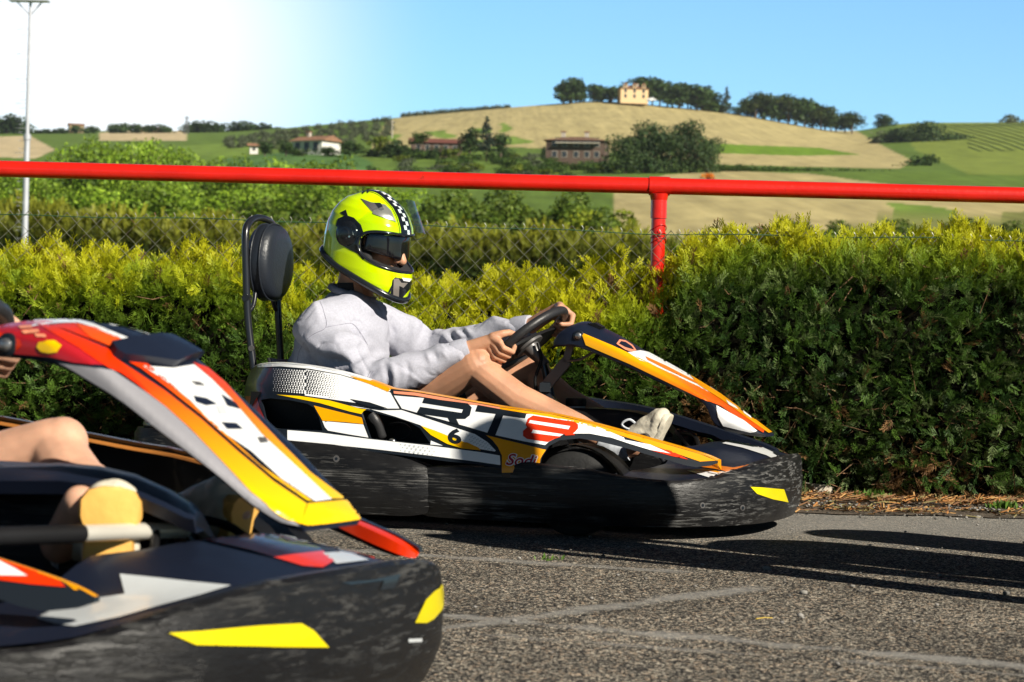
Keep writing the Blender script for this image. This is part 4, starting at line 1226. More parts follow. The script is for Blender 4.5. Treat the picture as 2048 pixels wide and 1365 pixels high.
# ================================================================ HOUSES
WALLS = {'white': mat('white_render', (0.62, 0.60, 0.56), 0.9, var=0.06), 'brick': mat('brown_brick', (0.10, 0.065, 0.05), 0.9, var=0.2, vscale=1.5), 'yellow': mat('yellow_render', (0.66, 0.48, 0.27), 0.9, var=0.05), 'tile': mat('roof_tiles', (0.25, 0.13, 0.075), 0.9, var=0.3, vscale=2.0), 'redtile': mat('red_roof_tiles', (0.15, 0.05, 0.035), 0.9, var=0.3, vscale=2.0), 'glass': mat('window_dark', (0.03, 0.035, 0.04), 0.15), 'stone': mat('pale_stone', (0.42, 0.38, 0.32), 0.9, var=0.2), 'white2': mat('window_frame', (0.30, 0.27, 0.23), 0.6)}
def house(name, px, base_row, r, W, D, H, roof, wall, roofm, label, rz=0.0, wins=(), rh=1.6, chim=1, dormers=0, porch=False, balcony=False):
    b = P(px, base_row, r)
    root = empty(name, (b.x, b.y, b.z), rz, label, 'house')
    m = MB(); m.box((-W / 2, -D / 2, -2.0), (W / 2, D / 2, H), WALLS[wall]); m.build('wall', root, 0)
    e = 0.6; m = MB()
    x0, x1, y0, y1 = -W / 2 - e, W / 2 + e, -D / 2 - e, D / 2 + e
    if roof == 'hip':
        k = D / 2 + e
        vs = [(x0, y0, H - .1), (x1, y0, H - .1), (x1, y1, H - .1), (x0, y1, H - .1), (x0 + k, 0, H + rh), (x1 - k, 0, H + rh)]
        m.add(vs, [(0, 1, 5, 4), (1, 2, 5), (2, 3, 4, 5), (3, 0, 4), (3, 2, 1, 0)], WALLS[roofm])
    else:
        vs = [(x0, y0, H - .1), (x1, y0, H - .1), (x1, y1, H - .1), (x0, y1, H - .1), (x0, 0, H + rh), (x1, 0, H + rh)]
        m.add(vs, [(0, 1, 5, 4), (2, 3, 4, 5), (1, 2, 5), (3, 0, 4), (3, 2, 1, 0)], WALLS[roofm])
    rf = m.build('roof', root, 0)
    for k in range(chim):
        m = MB(); cx = -W * 0.25 + k * W * 0.4
        m.box((cx - 0.4, -0.4, H + rh * 0.3), (cx + 0.4, 0.4, H + rh + 0.9), WALLS['stone']); m.box((cx - 0.55, -0.55, H + rh + 0.9), (cx + 0.55, 0.55, H + rh + 1.1), WALLS[roofm]); m.build('chimney', rf, 0)
    for k in range(dormers):
        cx = -W / 2 + W * (k + 0.5) / dormers
        m = MB(); m.box((cx - 0.75, -D / 2 + 0.2, H + 0.2), (cx + 0.75, -D / 2 + 2.5, H + 1.7), WALLS[wall])
        m.add([(cx - 1, -D / 2, H + 1.65), (cx + 1, -D / 2, H + 1.65), (cx + 1, -D / 2 + 2.7, H + 1.65), (cx - 1, -D / 2 + 2.7, H + 1.65), (cx, -D / 2, H + 2.4), (cx, -D / 2 + 2.7, H + 2.4)], [(0, 1, 4), (1, 2, 5, 4), (2, 3, 5), (3, 0, 4, 5), (3, 2, 1, 0)], WALLS[roofm])
        m.box((cx - 0.4, -D / 2 + 0.15, H + 0.5), (cx + 0.4, -D / 2 + 0.19, H + 1.5), WALLS['glass'])
        m.build('dormer', rf, 0)
    for (wx, wz, ww, wh) in wins:
        m = MB(); m.box((wx - ww / 2 - .12, -D / 2 - .06, wz - .12), (wx + ww / 2 + .12, -D / 2 + .02, wz + wh + .12), WALLS['white2'])
        wo = m.build('window', root, 0)
        m = MB(); m.box((wx - ww / 2, -D / 2 - .09, wz), (wx + ww / 2, -D / 2 - .05, wz + wh), WALLS['glass']); m.build('pane', wo, 0)
    if porch:
        m = MB(); m.box((-W / 2 - 3.0, -D / 2 - 2.5, 2.6), (W / 2, -D / 2 - 0.1, 2.85), WALLS[roofm])
        for k in range(5):
            cx = -W / 2 - 2.8 + k * (W + 2.6) / 4; m.box((cx - .2, -D / 2 - 2.4, -2), (cx + .2, -D / 2 - 2.0, 2.6), WALLS[wall])
        m.build('porch', root, 0)
    if balcony:
        m = MB(); m.box((-W / 2 + 2, -D / 2 - 1.4, 2.9), (W / 2 - 1, -D / 2 - .1, 3.1), WALLS['stone'])
        for k in range(24):
            cx = -W / 2 + 2.1 + k * (W - 3.2) / 23; m.box((cx - .05, -D / 2 - 1.38, 3.1), (cx + .05, -D / 2 - 1.3, 4.0), WALLS['glass'])
        m.box((-W / 2 + 2, -D / 2 - 1.42, 4.0), (W / 2 - 1, -D / 2 - 1.28, 4.08), WALLS['glass'])
        m.build('balcony', root, 0)
    return root
house('white_villa', 632, 307, 520, 8.6, 6.5, 2.6, 'gable', 'white', 'tile', 'white villa with brown gable roof among trees below the olive grove', radians(-35), [(-2.6, .3, 1.2, 1.8), (0, .3, 1.2, 1.8), (2.6, .3, 1.2, 1.8)], 1.2, 1, 0, False)
house('brick_house', 1155, 320, 480, 12.0, 9.0, 3.7, 'hip', 'brick', 'tile', 'large brown brick house with hipped roof and balconies left of the dense clump of trees', radians(-8), [(x, z, 0.9, 1.1) for x in (-4.2, -2.2, 0.2, 2.4, 4.4) for z in (0.2, 2.4)], 1.0, 2, 0, False, True)
house('long_house', 872, 306, 515, 11.0, 6.0, 2.0, 'gable', 'brick', 'redtile', 'long low house with dark red roof half hidden by trees', radians(4), [(x, .4, 0.8, 1.0) for x in (-4, -2, 0, 2, 4)], 1.1, 0)
house('yellow_farmhouse', 1266, 200, 1030, 12.2, 8.0, 4.6, 'hip', 'yellow', 'tile', 'yellow farmhouse with three dormers on top of the tan hill', radians(6), [(x, z, 0.9, 1.4) for x in (-4, 0, 4) for z in (0.5, 2.8)], 1.5, 2, 3, False)
house('white_hut', 1876, 352, 640, 4.2, 3, 1.9, 'gable', 'white', 'tile', 'small white hut among bushes under the vineyard', 0.2, [(0, .5, .6, .8)], .7, 0)
house('white_shed', 507, 306, 520, 1.8, 1.8, 1.5, 'gable', 'white', 'tile', 'tiny white shed left of the white villa', 0.2, [(0, .5, .5, .6)], .6, 0)
house('cream_house', 300, 268, 1190, 12, 7, 2.6, 'hip', 'yellow', 'redtile', 'far cream house with reddish roof on the left skyline', 0.1, [(x, .6, 1, 1.2) for x in (-3, 0, 3)], 1.2, 0)
house('cream_farmhouse', 152, 268, 1180, 7, 6, 4.0, 'gable', 'yellow', 'tile', 'far cream farmhouse left of the skyline trees', 0.3, [(x, .6, 1, 1.2) for x in (-2, 2)], 1.2, 0)
# lean-to and car by the farmhouse
b = P(1302, 203, 1018); m = MB()
m.box((-2.0, -.9, .25), (2.0, .9, .85), M['white'], .15); m.box((-1.0, -.8, .85), (1.2, .8, 1.45), M['grey_white'], .25)
cr_ = empty('parked_car', (b.x, b.y, b.z + .05), 0.15, 'white car parked right of the yellow farmhouse on the hilltop', 'car')
m.build('body', cr_, 30)
for sx in (-1.2, 1.2):
    for sy in (-.85, .85):
        m = MB(); m.lathe((sx, sy - .1, .3), (0, 1, 0), [(0, .1), (0, .32), (.2, .32), (.2, .1)], M['rubber'], 14); m.build('wheel', cr_, 40)

# masts on the skyline
m = MB(); b = ground_at(1126, 1045)
m.tube([b + Vector((0, 0, -1)), b + Vector((0, 0, 9))], [0.35, 0.2], WALLS['stone'], 8)
tag(m.build('pole', None, 40), 'bare pale pole on the hill crest beside the leftmost dark tree', 'pole')
m = MB(); b = ground_at(784, 700)
m.tube([b + Vector((0, 0, -1)), b + Vector((0, 0, 5.5))], [0.22, 0.16], WALLS['stone'], 8); m.bar(b + Vector((-.7, 0, 5.0)), b + Vector((.7, 0, 5.0)), .15, .15, WALLS['stone'])
tag(m.build('utility_pole', None, 40), 'short pale utility pole at the right end of the olive grove', 'pole')
pr_ = empty('lattice_pylon', tuple(ground_at(373, 1040)), 0, 'thin grey lattice pylon on the left skyline', 'pylon')
m = MB()
for sx, sy in ((-1, -1), (1, -1), (1, 1), (-1, 1)): m.bar((sx * 2.2, sy * 2.2, -1), (sx * .4, sy * .4, 9), .25, .25, M['greymetal'])
for k in range(6):
    z = k * 1.5; w = 2.2 - 1.8 * (z + 1) / 10
    for s in (-1, 1):
        m.bar((-w, s * w, z), (w * .85, s * w * .85, z + 1.4), .15, .15, M['greymetal']); m.bar((w, s * w, z), (-w * .85, s * w * .85, z + 1.4), .15, .15, M['greymetal'])
m.bar((-2.5, 0, 8.2), (2.5, 0, 8.2), .25, .25, M['greymetal'])
m.v = [Vector((p.x * .5, p.y * .5, p.z * .9)) for p in m.v]
m.build('frame', pr_, 0)

# ---------------------------------------------------------------- floodlight mast on the left
LP = M['lightpole'] = mat('galvanised_pole', (0.50, 0.51, 0.56), 0.45, 0.3, var=0.1, vscale=2)
rp = 95.0
base = P(47.5, 560, rp); base.z = -0.3
rt = empty('floodlight_mast', tuple(base), 0, 'tall grey floodlight mast with a caged side ladder beyond the hedge at the left edge', 'light mast')
topz = P(58, 2, rp).z - base.z
lean = P(58, 2, rp).x - P(49, 500, rp).x
zj = P(54, 275, rp).z - base.z
dx = lambda z: 0.0
m = MB()
m.tube([(dx(0), 0, 0), (dx(zj), 0, zj)], [0.135, 0.115], LP, 14)
m.tube([(dx(zj), 0, zj - 0.1), (dx(zj), 0, zj + 0.12)], 0.15, LP, 14)
m.tube([(dx(zj), 0, zj), (dx(topz), 0, topz)], [0.085, 0.055], LP, 12)
m.build('pole', rt, 40)
m = MB()
for sx in (-0.38, -0.14):
    m.bar((sx, 0.1, 0.4), (sx, 0.1, topz - 0.5), 0.018, 0.018, LP)
k = 0.6
while k < topz - 0.6:
    m.bar((-0.38, 0.1, k), (-0.14, 0.1, k), 0.016, 0.016, LP); k += 0.33
k = 1.0
while k < topz - 0.6:
    m.tube([(-0.26 + 0.26 * cos(a), 0.1 - 0.34 * sin(a), k) for a in np.linspace(0, pi, 8)], 0.008, LP, 4, caps=False); k += 1.0
for a in (0.5, 1.57, 2.6): m.bar((-0.26 + 0.26 * cos(a), 0.1 - 0.34 * sin(a), 1.0), (-0.26 + 0.26 * cos(a), 0.1 - 0.34 * sin(a), topz - 0.8), 0.012, 0.012, LP)
for z in (2, 5, 8, 11): 
    if z < topz: m.bar((-0.14, 0.1, z), (0, 0, z), 0.02, 0.02, LP)
m.build('ladder', rt, 0)
m = MB(); m.box((-0.85, -.3, topz - .03), (0.75, .3, topz + .03), LP); m.bar((0, 0, topz - .6), (.5, 0, topz), .05, .05, LP); m.bar((0, 0, topz - .6), (-.6, 0, topz), .05, .05, LP); m.build('platform', rt, 0)
for sx in (-.6, 0, .55):
    m = MB(); m.box((sx - .2, -.35, topz + .08), (sx + .2, -.1, topz + .5), M['greymetal'], .03); m.bar((sx, -.2, topz), (sx, -.2, topz + .1), .05, .05, LP); m.build('floodlight', rt, 0)

# ================================================================ RAIL AND WIRE FENCE
s9 = F_PX / YFENCE
zr = (P(0, 338, YFENCE).z + P(2048, 391.5, YFENCE).z) / 2
zl, zrr = P(0, 338, YFENCE).z, P(2048, 391.5, YFENCE).z
xl, xr = P(0, 338, YFENCE).x, P(2048, 391.5, YFENCE).x
zrail = lambda x: zl + (zrr - zl) * (x - xl) / (xr - xl)
rr_ = empty('red_railing', (0, YFENCE, 0), 0, 'glossy red steel pipe railing running above the hedge', 'railing')
m = MB(); m.tube([(x, 0, zrail(x)) for x in np.linspace(-4.6, 4.8, 40)], 0.0318, M['redpipe'], 24); m.build('rail', rr_, 50)
xp = P(1318, 400, YFENCE).x
for x in (xp - 3.05, xp, xp + 3.05):
    z = zrail(x)
    m = MB()
    m.tube([(x, 0, -0.15), (x, 0, z - 0.03)], 0.0275, M['redpipe'], 20)
    m.tube([(x, 0, z - 0.125), (x, 0, z - 0.045)], 0.0312, M['redpipe'], 20)
    m.tube([(x, 0, z - 0.055), (x, 0, z - 0.045), (x, 0, z - 0.03)], [0.0312, 0.034, 0.037], M['redpipe'], 20)
    m.build('post', rr_, 40)
    m = MB(); m.tube([(x - 0.040, 0, z), (x + 0.040, 0, z)], 0.0365, M['redpipe'], 24); m.build('tee_fitting', rr_, 40)
m = MB()
for z0 in (1.035, 1.005, 0.985):
    m.tube([(xp + 0.031 * cos(a) + .0, 0.031 * sin(a), z0 + 0.012 * sin(a * 1.5) - 0.006 * a / 6) for a in np.linspace(0, 7.5, 20)], 0.0018, M['redpipe'], 5)
m.build('tie_wire', rr_, 60)

fr = empty('wire_fence', (0, YFENCE - 0.036, 0), 0, 'rusty chain-link wire fence hung in front of the red railing post', 'fence')
c2 = 0.0747 / 2
ztop = lambda x: 1.008 + 0.012 * abs(sin((x - xp) / 3.05 * pi)) + zrail(x) - zrail(0) + 0.003 * sin(x * 9)
m = MB()
k0 = int(-4.6 / c2); k1 = int(4.8 / c2)
def bagx(x, z): return 0.010 * noise.noise(Vector((x * 2, z * 3, 3)))
def bagy(x, z): return -0.012 * noise.noise(Vector((x * 1.5, z * 2.2, 8))) - 0.004
for k in range(k0, k1):
    pts = []
    zt = ztop(k * c2)
    for j in range(0, 20):
        x = (k + (j + k) % 2) * c2; z = zt - j * c2 + 0.010
        if j == 0: z += 0.004
        pts.append((x + bagx(x, z), bagy(x, z) + (0.0022 if (j + k) % 2 else -0.0022), z))
    m.tube(pts, 0.0014, M['wire'], 4, caps=False)
    if (k % 2) == 0:
        a = Vector(pts[0]) if (k % 2) else Vector(pts[1]); 
for k in range(k0, k1, 2):
    x = (k + (k % 2 == 0) * 0) * c2; z = ztop(x)
    m.tube([(x - .004, bagy(x, z), z - .006), (x + .003, bagy(x, z) - .004, z + .006), (x - .004, bagy(x, z), z + .018)], 0.0018, M['wire'], 4)
m.build('mesh', fr, 60)
m = MB(); m.tube([(x, bagy(x, 1.0), ztop(x) - 0.002) for x in np.linspace(-4.6, 4.8, 220)], 0.0021, M['greenwire'], 6); m.build('tension_wire', fr, 60)

# ================================================================ LITTER BY THE HEDGE
n = 20000
lx = RNG.uniform(-2.6, 2.7, n); ly = 8.02 + RNG.beta(2.6, 1.4, n) * 1.05
keep = (nz3(np.stack([lx, ly, ly * 0], 1), 4.0, 3.0) + RNG.uniform(-.4, .5, n)) > 0.02
lx, ly = lx[keep], ly[keep]; n = len(lx)
a = RNG.uniform(0, pi, n); L = RNG.uniform(0.008, 0.032, n); w = RNG.uniform(0.0008, 0.0028, n)
dx_, dy_ = np.cos(a) * L, np.sin(a) * L; ex, ey = -np.sin(a) * w, np.cos(a) * w
z = np.where(ly > 8.45, 0.026, 0.007) + RNG.uniform(0, 0.012, n)
tz = RNG.uniform(-0.008, 0.016, n)
V = np.stack([np.stack([lx - dx_ - ex, ly - dy_ - ey, z], 1), np.stack([lx + dx_ - ex, ly + dy_ - ey, z + tz], 1), np.stack([lx + dx_ + ex, ly + dy_ + ey, z + tz + 0.003], 1), np.stack([lx - dx_ + ex, ly - dy_ + ey, z + 0.003], 1)], 1).reshape(-1, 3)
pal = np.array([(0.36, 0.16, 0.05), (0.22, 0.11, 0.05), (0.40, 0.23, 0.09), (0.16, 0.09, 0.05), (0.20, 0.17, 0.07)])
cc = np.repeat(pal[RNG.integers(0, 5, n)] * RNG.uniform(0.6, 1.2, (n, 1)), 4, 0)
lit = np_mesh('needle_litter', V, np.arange(n * 4).reshape(-1, 4), [leaf_mat('dry_needles', 0.1, 0.8, nvar=0)], cc)
tag(lit, 'brown fallen needles scattered along the foot of the hedge', 'litter', kind='stuff')
# loose grit on the asphalt edge
def pebble(seed, n=1):
    rng = np.random.default_rng(seed)
    bm = bmesh.new(); bmesh.ops.create_icosphere(bm, subdivisions=1, radius=1.0)
    v = np.array([q.co for q in bm.verts]); f = np.array([[q.index for q in t.verts] for t in bm.faces]); bm.free()
    v = v * rng.uniform(0.7, 1.2, (len(v), 1)) * np.array([1, .8, .55])
    return v, f
PB = [pebble(s) for s in range(5)]
n = 1500
px_ = RNG.uniform(-2.4, 2.5, n); py_ = np.where(RNG.uniform(0, 1, n) < 0.72, 7.9 + RNG.beta(3, 1.6, n) * 0.75, RNG.uniform(4.2, 7.9, n))
pts = np.stack([px_, py_, np.full(n, 0.006)], 1); pts[:, 2] = np.where(py_ > 8.28, 0.022, 0.004)
g = RNG.uniform(0.06, 0.30, (n, 1)); cols = g * np.array([[1, 0.95, 0.88]])
lit2 = scatter('grit', PB, pts, np.stack([np.cos(px_ * 99), np.sin(px_ * 99), px_ * 0], 1), np.tile(np.array([0, 0, 1.0]), (n, 1)), RNG.uniform(0.0025, 0.0075, n) * np.where(RNG.uniform(0, 1, n) > 0.96, 2.0, 1), cols, [leaf_mat('grit_stone', 0.0, 0.8, nvar=0)])
tag(lit2, 'loose pale grit scattered on the asphalt edge', 'grit', kind='stuff')
# stone block, weeds
bm = bmesh.new(); bmesh.ops.create_cube(bm, size=1); bmesh.ops.subdivide_edges(bm, edges=bm.edges[:], cuts=4, use_grid_fill=True)
m = MB()
vs = []
for v in bm.verts:
    c = v.co * (1 + 0.25 * noise.noise(v.co * 3)); c = c.lerp(c.normalized() * 0.6, 0.25)
    vs.append((c.x * 0.085, c.y * 0.07, c.z * 0.06))
m.add(vs, [[q.index for q in f.verts] for f in bm.faces], mat('pale_stone_block', (0.40, 0.35, 0.28), 0.9, var=0.3, vscale=40, bump=0.5, bscale=80)); bm.free()
o = m.build('stone', None, 50); g0 = gp(1640, 1006); o.location = (g0.x, g0.y + 0.05, 0.035); o.rotation_euler = (0.1, 0.05, 0.4)
tag(o, 'pale stone half sunk in brown needles by the kart nose', 'stone')
def weed(px, py, n, size, label, grp=None):
    g1 = gp(px, py); k = n
    pts = np.stack([g1.x + RNG.normal(0, size * .7, k), g1.y + RNG.normal(0, size * .4, k), np.full(k, 0.02)], 1)
    d = RNG.normal(0, .6, (k, 3)) + np.array([0, 0, 1.1])
    q = np.array([[0, 0, 0], [0.16, .5, .02], [0, 1, -.12], [-.16, .5, .02]]); f = np.array([[0, 1, 2, 3]])
    c = np.tile(np.array([[0.10, 0.19, 0.03]]), (k, 1)) * RNG.uniform(.6, 1.4, (k, 1))
    o = scatter('weed', [(q, f)], pts, d, RNG.normal(0, 1, (k, 3)), RNG.uniform(.4, 1, k) * size, c, [LEAFN])
    tag(o, label, 'weed', grp)
weed(1745, 1012, 90, 0.05, 'low green weed growing in the needles right of the stone')
weed(2010, 1030, 90, 0.04, 'low green weed at the foot of the hedge near the right edge')
weed(1103, 1137, 26, 0.022, 'tiny green weed sprouting from the sunlit asphalt')
# dry grass blade
m = MB(); a = gp(1512, 1242); b = gp(1545, 1240); m.tube([a + Vector((0, 0, .004)), (a + b) / 2 + Vector((0, 0, .006)), b + Vector((0, 0, .004))], 0.0009, mat('straw', (0.6, 0.42, 0.05), 0.7), 5)
tag(m.build('straw', None, 60), 'yellow straw lying on the asphalt', 'straw')
# ================================================================ KARTS
M['barmetal'] = mat('worn_bright_bar', (0.62, 0.59, 0.52), 0.3, 0.35, var=0.15)
M['rust'] = mat('brown_orange_edge', (0.50, 0.19, 0.04), 0.5, var=0.2)
class Frame:
    def __init__(self, ox, oy, yaw):
        self.o = Vector((ox, oy, 0)); self.yaw = yaw
        self.R = Matrix.Rotation(yaw, 3, 'Z'); self.RI = self.R.inverted()
        self.cam = self.RI @ (CAM - self.o)
    def d(self, px, py): return self.RI @ ray(px, py)
    def kp(self, px, py, lat):
        """point of the kart-side plane y = lat seen at this pixel, in kart coordinates"""
        d = self.d(px, py); t = (lat - self.cam.y) / d.y
        return self.cam + d * t
    def on(self, px, py, f):
        lat = -0.6
        for _ in range(8):
            p = self.kp(px, py, lat); lat = f(p.x, p.z)
        return self.kp(px, py, lat)
    def to_ray(self): return lambda p: (self.cam, self.d(p[0], p[1]).normalized())
KB = Frame(-0.129, 7.737, radians(-18))     # the kart by the hedge
KF = Frame(-1.186, 3.84, radians(-25))      # the kart passing in front
k = KB.kp

def decal(mb, fr, poly, m, off=0.0015, step=7.0, holes=(), sm=0, tol=0.04):
    if sm: poly = smooth([Vector((p[0], p[1])) for p in poly], sm)
    v, t = cdt([Vector((p[0], p[1])) for p in poly], [[Vector((q[0], q[1])) for q in h] for h in holes], step)
    mb.press(v, t, fr.to_ray(), m, off, tol=tol)

def text2d(s, shear=0.0, bold=0.0):
    c = bpy.data.curves.new('letters', 'FONT'); c.body = s; c.shear = shear; c.offset = bold; c.resolution_u = 4
    o = bpy.data.objects.new('letters', c); COL.objects.link(o)
    dg = bpy.context.evaluated_depsgraph_get(); dg.update()
    me = bpy.data.meshes.new_from_object(o.evaluated_get(dg))
    vs = [Vector((v.co.x, v.co.y)) for v in me.vertices]
    fs = []
    for p in me.polygons:
        vv = list(p.vertices)
        for i in range(1, len(vv) - 1): fs.append((vv[0], vv[i], vv[i + 1]))
    bpy.data.objects.remove(o); bpy.data.curves.remove(c); bpy.data.meshes.remove(me)
    return vs, fs
def text_decal(mb, fr, s, org, ax, ay, m, off=0.002, shear=0.0, bold=0.0):
    """org, ax, ay in pixels: baseline start, full width vector, cap height vector"""
    vs, fs = text2d(s, shear, bold)
    x0 = min(v.x for v in vs); x1 = max(v.x for v in vs); y0 = min(v.y for v in vs); y1 = max(v.y for v in vs)
    pts = [Vector((org[0] + ax[0] * (v.x - x0) / (x1 - x0) + ay[0] * (v.y - y0) / (y1 - y0), org[1] + ax[1] * (v.x - x0) / (x1 - x0) + ay[1] * (v.y - y0) / (y1 - y0))) for v in vs]
    mb.press(pts, fs, fr.to_ray(), m, off)
def dots(mb, fr, pts, m, off):
    """pts: (px, py, radius px)"""
    for (x, y, r) in pts:
        n = 8
        vs = [Vector((x + r * cos(2 * pi * i / n), y + r * sin(2 * pi * i / n))) for i in range(n)]
        mb.press(vs, [tuple(range(n))], fr.to_ray(), m, off)

# ---- side panel: outline in the side view, laid on a bulged surface
def f_pod(X, Z):
    y = -0.685 + 0.42 * max(0.0, Z - 0.20) ** 1.15 * 1.6
    y += 0.36 * max(0.0, X - 0.36)
    y += 3.0 * max(0.0, -0.38 - X) ** 2
    y += 0.8 * max(0.0, Z - 0.42)
    return y
POD = [(488, 800), (489, 778), (495, 755), (503, 739), (515, 730), (560, 727), (620, 733), (680, 744), (740, 762), (783, 778), (830, 784), (900, 796), (1000, 814), (1100, 828), (1180, 846), (1300, 879), (1400, 908), (1434, 922), (1434, 927), (1420, 932), (1392, 935), (1370, 931), (1340, 922), (1300, 911), (1250, 896), (1200, 884), (1160, 877), (1120, 881), (1097, 893), (1082, 915), (1074, 950), (1040, 955), (1004, 955), (1002, 938), (960, 930), (900, 924), (780, 908), (700, 899), (620, 892), (540, 885), (500, 870), (490, 840)]
HOLE1 = [(522, 800), (540, 797), (580, 801), (615, 808), (628, 816), (638, 835), (645, 862), (620, 861), (560, 858), (540, 856), (530, 836)]
HOLE2 = [(722, 825), (733, 821), (750, 826), (790, 836), (815, 843), (840, 857), (861, 888), (840, 888), (800, 884), (760, 880), (740, 877), (732, 855)]
def pod_sheet(mirror=False, holes=True):
    v, t = cdt([Vector(p) for p in POD], [[Vector(q) for q in h] for h in ([HOLE1, HOLE2] if holes else [])], 9.0)
    pts = [KB.on(p.x, p.y, f_pod) for p in v]
    if mirror: pts = [Vector((p.x, -p.y, p.z)) for p in pts]; t = [tuple(reversed(f)) for f in t]
    return pts, t
def thick(mb, pts, tris, off, m):
    """give a sheet a back face and a rim"""
    b = [p + off for p in pts]
    n = len(pts)
    cnt = {}
    for f in tris:
        for i in range(3):
            e = (f[i], f[(i + 1) % 3]); cnt[e] = 1
    rim = [e for e in cnt if (e[1], e[0]) not in cnt]
    fs = [tuple(n + i for i in reversed(f)) for f in tris] + [(e[1], e[0], n + e[0], n + e[1]) for e in rim]
    mb.add(list(pts) + b, fs, m)

# ---- bumper loop in plan
BPATH = [(0.04, -0.66), (0.20, -0.675), (0.42, -0.68), (0.60, -0.675), (0.76, -0.64), (0.88, -0.57), (0.97, -0.46), (1.035, -0.33), (1.068, -0.17), (1.076, 0.0)]
def bumper_plan():
    h = smooth([Vector(p) for p in BPATH], 5, False)
    return h + [Vector((p.x, -p.y)) for p in reversed(h[:-1])]
ZT = lambda X: float(np.interp(X, [0.0, 0.25, 0.42, 0.6, 0.72, 0.85, 0.95, 1.02, 1.07, 1.12], [0.195, 0.205, 0.222, 0.210, 0.188, 0.179, 0.190, 0.218, 0.241, 0.252]))
def front_edge(lat):
    pl = bumper_plan(); best = 0
    return float(np.interp(lat, [p.y for p in pl], [p.x for p in pl]))

def kart(fr, label, tint):
    root = empty('go_kart', tuple(fr.o), fr.yaw, label, 'go-kart')
    parts = {}
    # front bumper -------------------------------------------------
    plan = bumper_plan(); mb = MB(); rows = []
    for i, p in enumerate(plan):
        t = (plan[min(i + 1, len(plan) - 1)] - plan[max(i - 1, 0)]).normalized()
        nx, ny = t.y, -t.x
        zt = ZT(p.x) + (0.0 if tint == 'white' else float(np.interp(p.x, [0.80, 0.90, 1.0, 1.06], [0, -0.008, 0, 0.006]))); zb = 0.042
        e = min(1.0, min(i, len(plan) - 1 - i) / 3.0); e = sqrt(max(0.02, e * (2 - e)))
        H = zt - zb
        prof = [(-0.055, zb + 0.01), (-0.018, zb), (-0.004, zb + 0.03), (0.004, zb + 0.30 * H), (0.006, zb + 0.58 * H), (0.003, zb + 0.86 * H), (-0.001, zt - 0.006), (-0.010, zt), (-0.045, zt - 0.004), (-0.055, zt - 0.02)]
        zc = (zb + zt) / 2
        rows.append([Vector((p.x + nx * d * e - nx * 0.03 * (1 - e), p.y + ny * d * e - ny * 0.03 * (1 - e), zc + (z - zc) * (0.55 + 0.45 * e))) for d, z in prof])
    mb.grid(rows, M['scuff'] if tint == 'white' else M['scuff_dark'], True, True); mb.freeze()
    if tint == 'white':
        for (x, y) in ((1405, 1011), (1485, 1016)):
            decal(mb, fr, [(x + 5 * cos(a), y + 6 * sin(a)) for a in np.linspace(0, 2 * pi, 14, False)], M['greymetal'], 0.001, 3)
            decal(mb, fr, [(x + 2.6 * cos(a), y + 3.2 * sin(a)) for a in np.linspace(0, 2 * pi, 12, False)], M['ink'], 0.002, 3)
    fb = mb.build('front_bumper', root, 40)
    st = MB(); st.v, st.f, st.m = [], [], []
    st.bvh = mb.bvh
    if tint == 'white':
        decal(st, fr, [(1500, 974), (1520, 975), (1567, 979), (1576, 1005), (1545, 999), (1513, 988)], M['lemon'], 0.002, 5)
        st.build('sticker', fb, 40)
    else:
        decal(st, fr, [(335, 1266), (400, 1262), (520, 1251), (600, 1247), (625, 1262), (655, 1295), (560, 1294), (390, 1290)], M['lemon'], 0.003, 4)
        st.build('sticker', fb, 40)
        s2 = MB(); s2.bvh = mb.bvh
        decal(s2, fr, [(828, 1246), (850, 1200), (868, 1182), (890, 1169), (896, 1176), (882, 1220), (866, 1238), (852, 1246)], M['lemon'], 0.002, 6)
        s2.build('sticker', fb, 40)
        s3 = MB(); s3.bvh = mb.bvh
        decal(s3, fr, [(680, 1166), (745, 1160), (800, 1148), (785, 1178), (758, 1180), (766, 1162), (700, 1170)], M['ink'], 0.002, 6)
        decal(s3, fr, [(815, 1278), (842, 1277), (842, 1284), (815, 1285)], M['grey_white'], 0.002, 6)
        s3.build('scrape_mark', fb, 40)
    # side bumpers ----------------------------------------------------
    for s in (-1, 1):
        mb = MB(); rows = []
        for i, X in enumerate(np.linspace(-0.66, 0.12, 22)):
            e = min(i, 21 - i) / 3.0; e = sqrt(max(0.05, min(1, e) * (2 - min(1, e))))
            zt = float(np.interp(X, [-0.66, -0.2, 0.12], [0.272, 0.250, 0.206])); zb = 0.042; zc = (zt + zb) / 2; H = zt - zb
            y0 = -0.685 - 0.012 * sin(pi * (X + 0.66) / 0.78)
            prof = [(0.065, zb + 0.01), (0.02, zb), (0.004, zb + 0.025), (-0.002, zb + 0.4 * H), (0.0, zb + 0.75 * H), (0.008, zt - 0.012), (0.02, zt), (0.05, zt), (0.065, zt - 0.012)]
            rows.append([Vector((X, s * -(y0 + d + 0.035 * (1 - e)), zc + (z - zc) * (0.6 + 0.4 * e))) for d, z in prof])
        if s > 0: rows = [[p for p in r] for r in rows]
        mb.grid(rows if s < 0 else [list(reversed(r)) for r in rows], M['scuff'], True, True)
        for v in range(len(mb.v)): mb.v[v].y = -abs(mb.v[v].y) if s < 0 else abs(mb.v[v].y)
        mb.freeze()
        if s < 0 and tint == 'white':
            x, y = 673, 918
            decal(mb, fr, [(x + 6.5 * cos(a), y + 7 * sin(a)) for a in np.linspace(0, 2 * pi, 14, False)], M['greymetal'], 0.001, 3)
            decal(mb, fr, [(x + 2.6 * cos(a), y + 3 * sin(a)) for a in np.linspace(0, 2 * pi, 12, False)], M['ink'], 0.002, 3)
        mb.build('side_bumper', root, 40)
    # rear bumper
    mb = MB()
